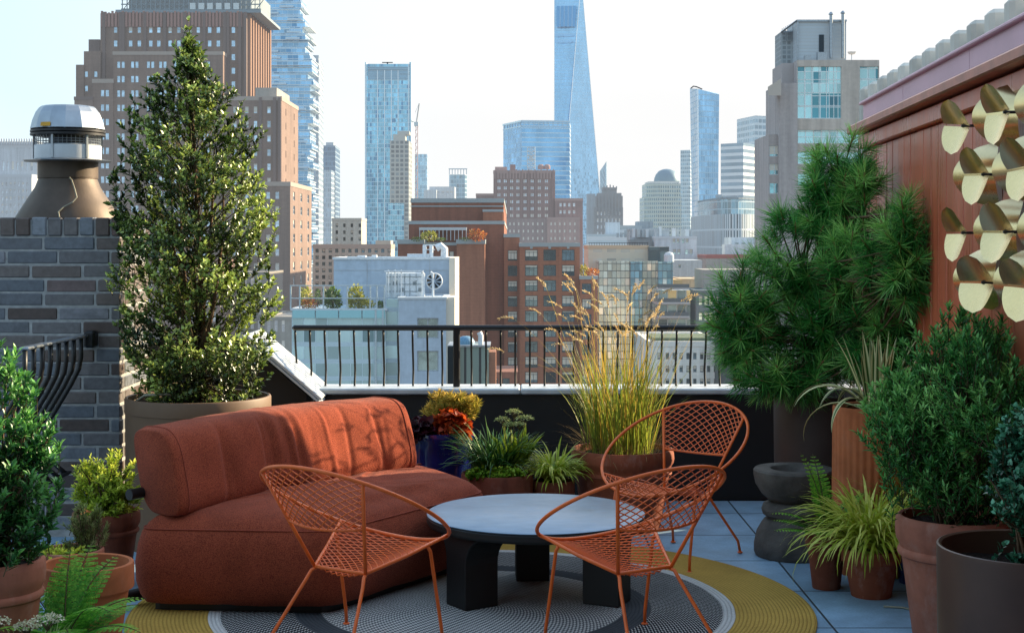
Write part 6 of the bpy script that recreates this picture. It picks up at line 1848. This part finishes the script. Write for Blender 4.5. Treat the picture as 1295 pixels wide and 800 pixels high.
# ------------------------------------------------------------------ foreground brown brick apartments
bk = m_wall('brown brick', '#9a6750', .04, var=.1, course=.6, mortar=.08); bkd = m_wall('dark brown brick', '#875846', .04, var=.12, course=.6, mortar=.08); stn = m_wall('grey stone coping', '#9aa2a4', .05)
b = Bld('brown brick apartment building with planted terraces and grids of dark windows', 503, 758, 300)
b.block('attic', 520, 637, 253, bkd, 306, 640.5, cop=.9, copmat=stn); b.add('attic_band', lambda mb: b.bx(mb, 520, 637, 260, 261.5, 305.8, .3), stn)
b.block('attic_bay', 611, 636, 266, bk, 303, depth=3, pbot=281, cop=.5, copmat=stn)
b.block('upper_block', 517, 637.5, 281, bkd, 301, 641, cop=.7, copmat=stn)
b.block('stair_tower', 577.5, 613, 305, bk, 291, 615.5, cop=.9, copmat=stn)
b.block('west_block', 503, 536, 305, bkd, 293, depth=8, cop=.9, copmat=stn); b.block('link_block', 536, 577.5, 308, bkd, 294, depth=7, cop=.6, copmat=stn, wins=[([571], rows_(323, 500, 19.3), 6, 11)], wmats=G_['dark'])
wn_ = [672, 695.2, 718.6]
b.block('window_block', 657, 733, 309, bk, 298, 735.5, sidedir=1, depth=18, wins=[(wn_, rows_(322.6, 505, 19.3), 16, 14)], wmats=G_['dark'], style='tri', cop=.8, copmat=stn)
b.block('recess_block', 637.5, 657, 297.5, bk, 300, depth=16, wins=[([648.2], rows_(323, 505, 19.3), 12, 13.4)], wmats=G_['dark'], style='tri', cop=.7, copmat=stn)
b.block('low_block', 733.5, 755.5, 350.5, bk, 296, depth=16, wins=[([742], rows_(365, 505, 19.3), 12, 13)], wmats=G_['dark'], style='tri', cop=.7, copmat=stn)
def f(mb):
    for c in (672, 695.2, 718.6): b.bx(mb, c - 1.6, c + 1.6, 311.5, 314.5, 297.9, .25)
b.add('vent_grille', f, stn)
def f(mb):
    b.bx(mb, 530, 590, 287.5, 291, 297.5, 3)
    for i in range(13): b.bx(mb, 530.4 + i * 4.9, 531.2 + i * 4.9, 291, 304, 297.5, .3)
b.add('pergola_slat_frame', f, m_wall('white pergola', '#b9c0c4', .05))
b.done()
def shrub_far(label, px0, px1, py0, py1, Y, mat, n=240, cat='shrub', dep=1.2):
    m = Y / FL; w, h = (px1 - px0) * m, (py1 - py0) * m
    root = empty('terrace_shrub', (PX((px0 + px1) / 2, Y), Y, PZ(py1, Y)), 0, label, cat)
    P, D, N = [], [], []
    for _ in range(n):
        v = Vector([rp.gauss(0, 1) for _ in range(3)]).normalized(); s = rp.random() ** .4
        P.append((v.x * w / 2 * s, v.y * dep / 2 * s, h / 2 + v.z * h / 2 * s)); D.append(v + Vector((0, 0, .5))); N.append([rp.gauss(0, 1) for _ in range(3)])
    sz = min(w, h) * .28
    leaves('foliage', P, D, N, RNG.uniform(.6, 1.2, n) * sz, RNG.uniform(.4, .7, n) * sz, RNG.random(n), T_DIAMOND, mat, root)
    mb = MB(); mb.tube([(0, 0, -.02), (0, 0, h * .5)], [max(.03, w * .03), .02], 5); mb.build('stem', M['bark'], root)
    return root
lf_o = m_leaf('autumn shrub leaf', '#8a3a18', '#c4702c', '#e0a850', .3, haze=.05); lf_g = m_leaf('terrace green leaf', '#2c431e', '#4f6e2e', '#8fa848', .3, haze=.04); lf_y = m_leaf('terrace yellow leaf', '#6a7426', '#a8a83c', '#d8cf6a', .3, haze=.04)
shrub_far('golden shrub on the white-pergola terrace of the brown brick building', 533, 553, 293, 304, 292, lf_y)
shrub_far('green shrub beside the golden one on the white-pergola terrace', 520, 534, 300, 305, 291.5, lf_g); shrub_far('long low green hedge on the white-pergola terrace', 551, 564, 300.5, 305, 291.5, lf_g)
shrub_far('orange autumn shrub on top of the brick stair tower', 593, 614, 291, 304, 290, lf_o); shrub_far('small green shrub next to the orange autumn shrub', 580, 594, 300.5, 304.5, 289, lf_g)
shrub_far('orange flowering shrub on the lower corner terrace of the brown brick building', 741, 757, 340, 350, 299, lf_o); shrub_far('yellow-green shrub on the lower corner terrace of the brown brick building', 733.5, 743, 335, 350, 300, lf_y)

# ------------------------------------------------------------------ light grey building with the planted glass terrace
lg = m_wall('blue grey metal panel', '#aab9c8', .04, var=.07, streak=.15); lgl = m_wall('cream sunlit side', '#d8cfc0', .03, var=.06)  # cream copy paints sunlight onto the building's side
cg = m_curtain('pale aqua glass', '#bfe0e6', '#b9cdd6', 1.75, 1.2, .26, .05, .03, .5, .15, .28, '#7d9ea6', .5)
Yg = 150
b = Bld('light blue-grey building with a planted glass-railed terrace and rooftop air units', 366, 577, Yg)
o = b.block('upper_block', 422, 568, 326.5, lg, 160, depth=9, cop=.25, copmat=M['white'])
b.add('sunlit_side', lambda mb: mb.box2(b.loc(568, 0, 156.5)[0], b.loc(575.5, 0, 156.5)[0], b.loc(0, 0, 156.5)[1], b.loc(0, 0, 156.5)[1] + 12, 0, b.loc(0, 326, 156.5)[2]), lgl)
b.add('panel_seam', lambda mb: [b.bx(mb, x, x + .5, 327, 380, 159.95, .04) for x in (464, 543)] + [b.bx(mb, 422, 568, 341.3, 341.8, 159.95, .04)], gy2)
b.block('glass_front', 369, 488, 391, cg, Yg, depth=9.5, cop=.2, copmat=gy)
b.block('glass_return', 488, 504, 378, cg, 151, depth=8)
b.block('panel_front', 504, 564, 376.5, lg, 149.5, depth=10, wins=[([541], (415, 456.5, 498), 27, 26)], wmats=G_['near'], style='pair', cop=.2, copmat=gy)
b.add('sunlit_return', lambda mb: mb.box2(b.loc(564, 0, 150)[0], b.loc(575, 0, 150)[0], b.loc(0, 0, 150)[1], b.loc(0, 0, 150)[1] + 6, 0, b.loc(0, 376, 150)[2]), lgl)
stl = m_plain('pale steel frame', '#aebcc2', .45, .3, haze=.03)
for px in (367.5, 379, 409, 439, 468, 476.5, 486):
    b.add('terrace_post', lambda mb, px=px: b.bx(mb, px - .9, px + .9, 360.5, 391, Yg, .15), stl)
for py in (361, 377, 390.5): b.add('terrace_beam', lambda mb, py=py: b.bx(mb, 366.5, 487, py - .6, py + .6, Yg - .05, .2), stl)
for px in (475, 484): b.add('corner_column', lambda mb, px=px: b.bx(mb, px - 1, px + 1.2, 391, 520, Yg - .25, .3), stl)
for i in range(4): b.add('glass_spandrel_panel', lambda mb, i=i: b.bx(mb, 370 + i * 29.5, 398 + i * 29.5, 392 + 0, 402, Yg - .2, .06), m_curtain('spandrel glass', '#8fc4cf', '#b4cdd4', 50, 50, 0, 0, .03, .4, .2, .2) if i == 0 else bpy.data.materials['spandrel glass'])
def f(mb):
    b.bx(mb, 488, 533, 345, 376, 154, 2.4)
    for px in (488, 495, 503, 533): b.bx(mb, px, px + 1, 343, 376.4, 153.8, .1)
    for px in (500, 520): b.bx(mb, px, px + 8, 352, 354, 153.9, .12); b.bx(mb, px, px + 8, 370, 373, 153.9, .12)
au = b.add('air_unit', f, m_wall('white air unit', '#d6dde2', .03, var=.1))
def f2(mb):
    for px in (494.5, 502.5, 511.5, 518, 526): b.bx(mb, px, px + .45, 346, 375, 153.93, .1)
    for py in (349.5, 359, 368): b.bx(mb, 489, 533, py, py + .5, 153.92, .1)
    for px, py in ((497, 356), (506, 364), (522, 356), (529, 364)):
        for k in range(4): b.bx(mb, px, px + 4.5, py + k * 1.2, py + k * 1.2 + .5, 153.9, .12)
mb = MB(); f2(mb); mb.build('louvre_grille', m_plain('grey louvre', '#7f8a90', .6), au)
for px in (491, 499.5, 507.5): b.add('duct', lambda mb, px=px: mb.tube([b.loc(px, 376, 152.6), b.loc(px, 341, 152.6)], .07, 6), M['white'])
b.add('pipe_run', lambda mb: mb.tube([b.loc(486, 343, 152.5), b.loc(535, 342.5, 152.5), b.loc(535, 376, 152.5)], .09, 6), M['white'])
def f(mb):
    c = b.loc(549, 355.5, 153.2); r = 10.5 * 153.2 / FL; 
    vs = []
    for k in range(28):
        a = 2 * math.pi * k / 28
        for rr, yy in ((r, 0), (r, .8), (r * .88, 0), (r * .5, .3)): vs.append((c[0] + rr * math.cos(a), c[1] + yy, c[2] + rr * math.sin(a)))
    mb.add(vs, [(k * 4 + i, ((k + 1) % 28) * 4 + i, ((k + 1) % 28) * 4 + j, k * 4 + j) for k in range(28) for i, j in ((0, 1), (2, 0))])
fan = b.add('round_fan', f, M['white'])
mb = MB(); c = b.loc(549, 355.5, 153.5); r = 9.4 * 153.2 / FL
for k in range(9):
    a = k * 2 * math.pi / 9; mb.add([(c[0] + .1 * math.cos(a), c[1], c[2] + .1 * math.sin(a)), (c[0] + r * math.cos(a), c[1] - .1, c[2] + r * math.sin(a)), (c[0] + r * math.cos(a + .45), c[1] + .1, c[2] + r * math.sin(a + .45))], [(0, 1, 2)])
mb.build('fan_blade_spokes', M['steel'], fan)
for px in (536, 547.5):
    b.add('duct', lambda mb, px=px: mb.tube([b.loc(px, 376, 152.9), b.loc(px, 346, 152.9), b.loc(px - 3, 344, 152.9)], .12, 8), M['white'], 40)
def f(mb):
    q = b.loc(562, 325, 164); mb.tube([q, (q[0], q[1], q[2] + .9), (q[0] - .4, q[1], q[2] + 1.25), (q[0] - .9, q[1], q[2] + 1.0)], .42, 12)
b.add('gooseneck_vent', f, M['white'], 40)
for a_, c_, t_ in ((452, 462, 323), (470, 476, 322.5), (515, 544, 321)): b.add('rooftop_box', lambda mb, a_=a_, c_=c_, t_=t_: b.bx(mb, a_, c_, t_, 327, 163, 1.2), M['white'])
for px in (537, 545.5): b.add('rooftop_duct', lambda mb, px=px: mb.tube([b.loc(px, 326, 163), b.loc(px, 310, 163)], .22, 8), M['white'], 40)
b.add('roof_pipe_frame', lambda mb: [b.bx(mb, 535, 550, 309, 310.5, 163, .2), b.bx(mb, 535, 550, 315, 316, 163, .2)], M['white'])
b.done()
for lab, a_, c_, t_, m_ in (('tall yellow-green shrub in the first bay of the glass-railed terrace', 381, 394, 361, lf_y), ('dark green bush in the second bay of the glass-railed terrace', 411, 430, 364, lf_g), ('bright green bush in the third bay of the glass-railed terrace', 441, 459, 361, lf_y), ('low mixed planting in the second bay of the glass-railed terrace', 411, 432, 378, lf_g), ('sprawling grassy planting in the third bay of the glass-railed terrace', 440, 466, 374, lf_y), ('reddish low planting in the first bay of the glass-railed terrace', 379, 402, 378, lf_o), ('slender dark green plant at the corner of the glass-railed terrace', 398, 406, 365, lf_g), ('trailing green plant by the corner column of the glass-railed terrace', 476, 485, 381, lf_g), ('low olive planting at the far end of the glass-railed terrace', 456, 474, 380, lf_y)):
    shrub_far(lab, a_, c_, t_, 390, 151.2, m_, 260, dep=1.0)

# small dark glasshouse roof with a white duct
b = Bld('dark-framed glass stair bulkhead seen through the railing by the brick apartments', 566, 622, 118)
b.block('block', 568, 618, 437, m_curtain('bulkhead glass', '#9db0a8', '#25292a', 4.4, 1.2, .10, .16, .02, .45, .15, .3), 118, depth=4, cop=.15, copmat=M['galv'])
b.block('door_bay', 566, 581, 438, m_wall('charcoal door bay', '#2c3032', .0), 117.6, depth=.35)
b.block('brick_pier', 618.5, 627, 445, bk, 119, depth=3)
def f(mb):
    q = b.loc(589, 436, 120); mb.lathe([(.75, 0), (.75, .3), (.55, .6), (.3, .72), (0, .75)], 20, q)
b.add('blue_tarp_dome', f, m_plain('blue grey tarp', '#5f86a0', .5), 40)
b.add('white_duct', lambda mb: mb.tube([b.loc(608, 437, 119), b.loc(608, 424, 119), b.loc(606, 420, 119)], .22, 10), M['white'], 40)
b.done()
b = Bld('brown brick base with dark windows behind the glass bulkhead', 610, 660, 200)
b.block('block', 612, 655, 470, bkd, 200, depth=10, wins=[([625, 640], (484,), 9, 12)], wmats=G_['dark']); b.done()

# ------------------------------------------------------------------ concrete building with big corner windows
cc = m_wall('board-marked concrete', '#b9aea3', .06, var=.1, streak=.3); ccs = m_wall('shaded grey concrete', '#a59d9b', .06, var=.08)  # second concrete is a darker copy with shade put into its colour
mw = m_curtain('corrugated grey housing', '#a8b4bc', '#a9b2b6', .55, 40, .3, 0, .06, .2, .5, .06, None, .12, False)
Yc = 240
b = Bld('grey concrete building with big gridded corner windows and a rooftop plant housing', 972, 1112, Yc)
mC = Yc / FL
L = lambda px, py, y=Yc: b.loc(px, py, y)
X0, X1 = L(1008, 0)[0], L(1112, 0)[0]
zt = L(0, 76)[2]
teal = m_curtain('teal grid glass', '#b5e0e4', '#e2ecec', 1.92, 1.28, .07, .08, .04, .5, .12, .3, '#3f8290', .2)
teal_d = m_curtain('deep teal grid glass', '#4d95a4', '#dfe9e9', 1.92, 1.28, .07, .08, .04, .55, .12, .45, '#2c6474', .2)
W = [((1036.5 - 1008) * mC, L(0, 117)[2], (1064.5 - 1009) * mC, 66 * mC), ((1099.5 - 1008) * mC, L(0, 115)[2], 24 * mC, 62 * mC), ((1050 - 1008) * mC, L(0, 173)[2], 82 * mC, 17 * mC), ((1050 - 1008) * mC, L(0, 200)[2], 82 * mC, 15 * mC), ((1050 - 1008) * mC, L(0, 227)[2], 82 * mC, 15 * mC)]
mb = MB(); facade(mb, (X0, 0), (X1, 0), 0, zt, W, 0, .5)
dp = 16.0
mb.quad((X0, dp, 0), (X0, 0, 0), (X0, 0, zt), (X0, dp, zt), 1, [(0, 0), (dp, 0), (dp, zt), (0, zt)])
mb.quad((X1, 0, 0), (X1, dp, 0), (X1, dp, zt), (X1, 0, zt), 0, [(0, 0), (dp, 0), (dp, zt), (0, zt)]); mb.quad((X1, dp, 0), (X0, dp, 0), (X0, dp, zt), (X1, dp, zt), 0)
mb.quad((X0, 0, zt), (X1, 0, zt), (X1, dp, zt), (X0, dp, zt), 0); mb.build('main_block', [cc, ccs], b.root)
for i, (u, z, w, h) in enumerate(W):
    mb = MB(); x = X0 + u
    mb.quad((x - w / 2, .42, z - h / 2), (x + w / 2, .42, z - h / 2), (x + w / 2, .42, z + h / 2), (x - w / 2, .42, z + h / 2), 0, [(0, 0), (w, 0), (w, h), (0, h)])
    if i < 2:
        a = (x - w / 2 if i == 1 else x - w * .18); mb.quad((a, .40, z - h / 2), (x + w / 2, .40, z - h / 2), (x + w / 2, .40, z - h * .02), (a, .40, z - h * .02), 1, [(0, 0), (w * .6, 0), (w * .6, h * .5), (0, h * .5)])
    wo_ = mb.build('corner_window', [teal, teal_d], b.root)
    nb = max(2, round(w / 1.28)); mb = MB()
    for k in range(nb + 1): mb.box((x - w / 2 + w * k / nb, .36, z), (.10, .08, h))
    for k in range(max(2, round(h / 1.92)) + 1): mb.box((x, .37, z - h / 2 + h * k / max(2, round(h / 1.92))), (w, .07, .10))
    mb.build('mullion', m_plain('white mullion', '#dfe5e5', .5, haze=.04) if i == 0 else bpy.data.materials['white mullion'], wo_)
b.block('corner_tower', 986, 1008.5, 105, ccs, 239.5, depth=13); b.block('corner_base', 972, 987, 170, ccs, 241, depth=14, wins=[([979.5], (191, 214, 238), 13, 14)], wmats=G_['teal'], style='pair')
b.add('canopy', lambda mb: mb.add([L(971, 110, 236), L(988, 99, 236), L(988, 121, 236), L(971, 121, 236), L(971, 110, 242), L(988, 99, 242), L(988, 121, 242), L(971, 121, 242)], [(3, 2, 1, 0), (4, 5, 6, 7), (0, 1, 5, 4), (1, 2, 6, 5), (2, 3, 7, 6), (3, 0, 4, 7)]), cc)
b.add('tower_shoulder', lambda mb: b.bx(mb, 989, 1010, 80, 106, 243, 9), ccs)
b.block('plant_housing', 1008, 1070, 26, mw, 246, depth=9, pbot=77)
b.block('housing_side', 988, 1008.2, 40, m_curtain('grating side', '#6d777c', '#98a2a6', .8, .8, .3, .3, .05, .1, .6, .3), 250, depth=6, pbot=84)
def f(mb):
    b.bx(mb, 1008, 1071, 25, 27.5, 245.7, .3); b.bx(mb, 1008, 1010, 27, 76, 245.7, .3); b.bx(mb, 988, 1008, 39, 41, 249.7, .3)
    for i in range(9): b.bx(mb, 989 + i * 2.2, 989.5 + i * 2.2, 36 - i * 1.2, 52, 249.6, .2)
    mb.tube([L(988, 41, 249), L(1008, 26, 246)], .2, 4)
b.add('roof_rail_lattice', f, M['galv'])
b.add('louvre_door', lambda mb: b.bx(mb, 1036, 1042, 44, 66, 245.8, .2), m_plain('dark opening', '#22303a', .5))
for px, t_ in ((1051, 15.5), (1066, 14)):
    def f(mb, px=px, t_=t_):
        q, q2 = L(px, 74, 245), L(px, t_, 245); r = 2.1 * 245 / FL
        mb.lathe([(r, q[2]), (r, q2[2] - .5), (r * 1.5, q2[2] - .45), (r * 1.5, q2[2] - .3), (r * .6, q2[2]), (0, q2[2] + .05)], 14, (q[0], q[1], 0))
    b.add('flue', f, M['galv'], 35)
def f(mb):
    q = L(1077, 68, 243); mb.tube([(q[0], q[1], zt), q], .08, 6); mb.lathe([(0, 0), (.5, .1), (.75, .45)], 14, (q[0], q[1] - .2, q[2] - .2))
b.add('satellite_dish', f, M['white'])
b.add('rooftop_unit', lambda mb: b.bx(mb, 1034, 1046, 66, 76, 243, 1), M['galv']); b.add('rooftop_unit', lambda mb: b.bx(mb, 1018, 1026, 70, 76, 243, 1), M['galv'])
b.done()

# ------------------------------------------------------------------ plain low blocks filling the streets between
rf = random.Random(11)
fm = [m_wall(f'far low wall {i}', c, .1) for i, c in enumerate(('#8f8a82', '#7d6258', '#a2a5a4', '#6f7679'))]
for i, (px, w, t_, Y) in enumerate(((352, 34, 402, 260), (396, 40, 380, 340), (560, 60, 345, 420), (640, 40, 352, 520), (706, 44, 338, 620), (770, 40, 322, 560), (960, 60, 330, 520), (1030, 80, 300, 420), (300, 80, 345, 360), (230, 90, 330, 330), (60, 90, 300, 380), (150, 80, 340, 340))):
    tone = ('grey', 'brick', 'pale', 'slate')[i % 4]
    where = ('behind the raking wall', 'behind the planted glass terrace', 'behind the round rooftop fan', 'behind the brick window block', 'below the stepped pink-brown tower', 'behind the gridded loft', 'behind the pine', 'below the concrete building', 'behind the tall evergreen, nearer the railing', 'behind the tall evergreen trunk', 'behind the exhaust hood', 'between the hood and the evergreen')[i]
    b = Bld(f'{tone} low filler building {where}', px - w / 2, px + w / 2, Y)
    b.block('block', px - w / 2, px + w / 2, t_, fm[i % 4], Y, depth=22, wins=[([px - w / 2 + 5 + k * 9 for k in range(int(w / 9))], rows_(t_ + 10, t_ + 90, 3.6 * FL / Y), 4, 2.0 * FL / Y)], wmats=G_['far'], cop=.6)
    b.done()
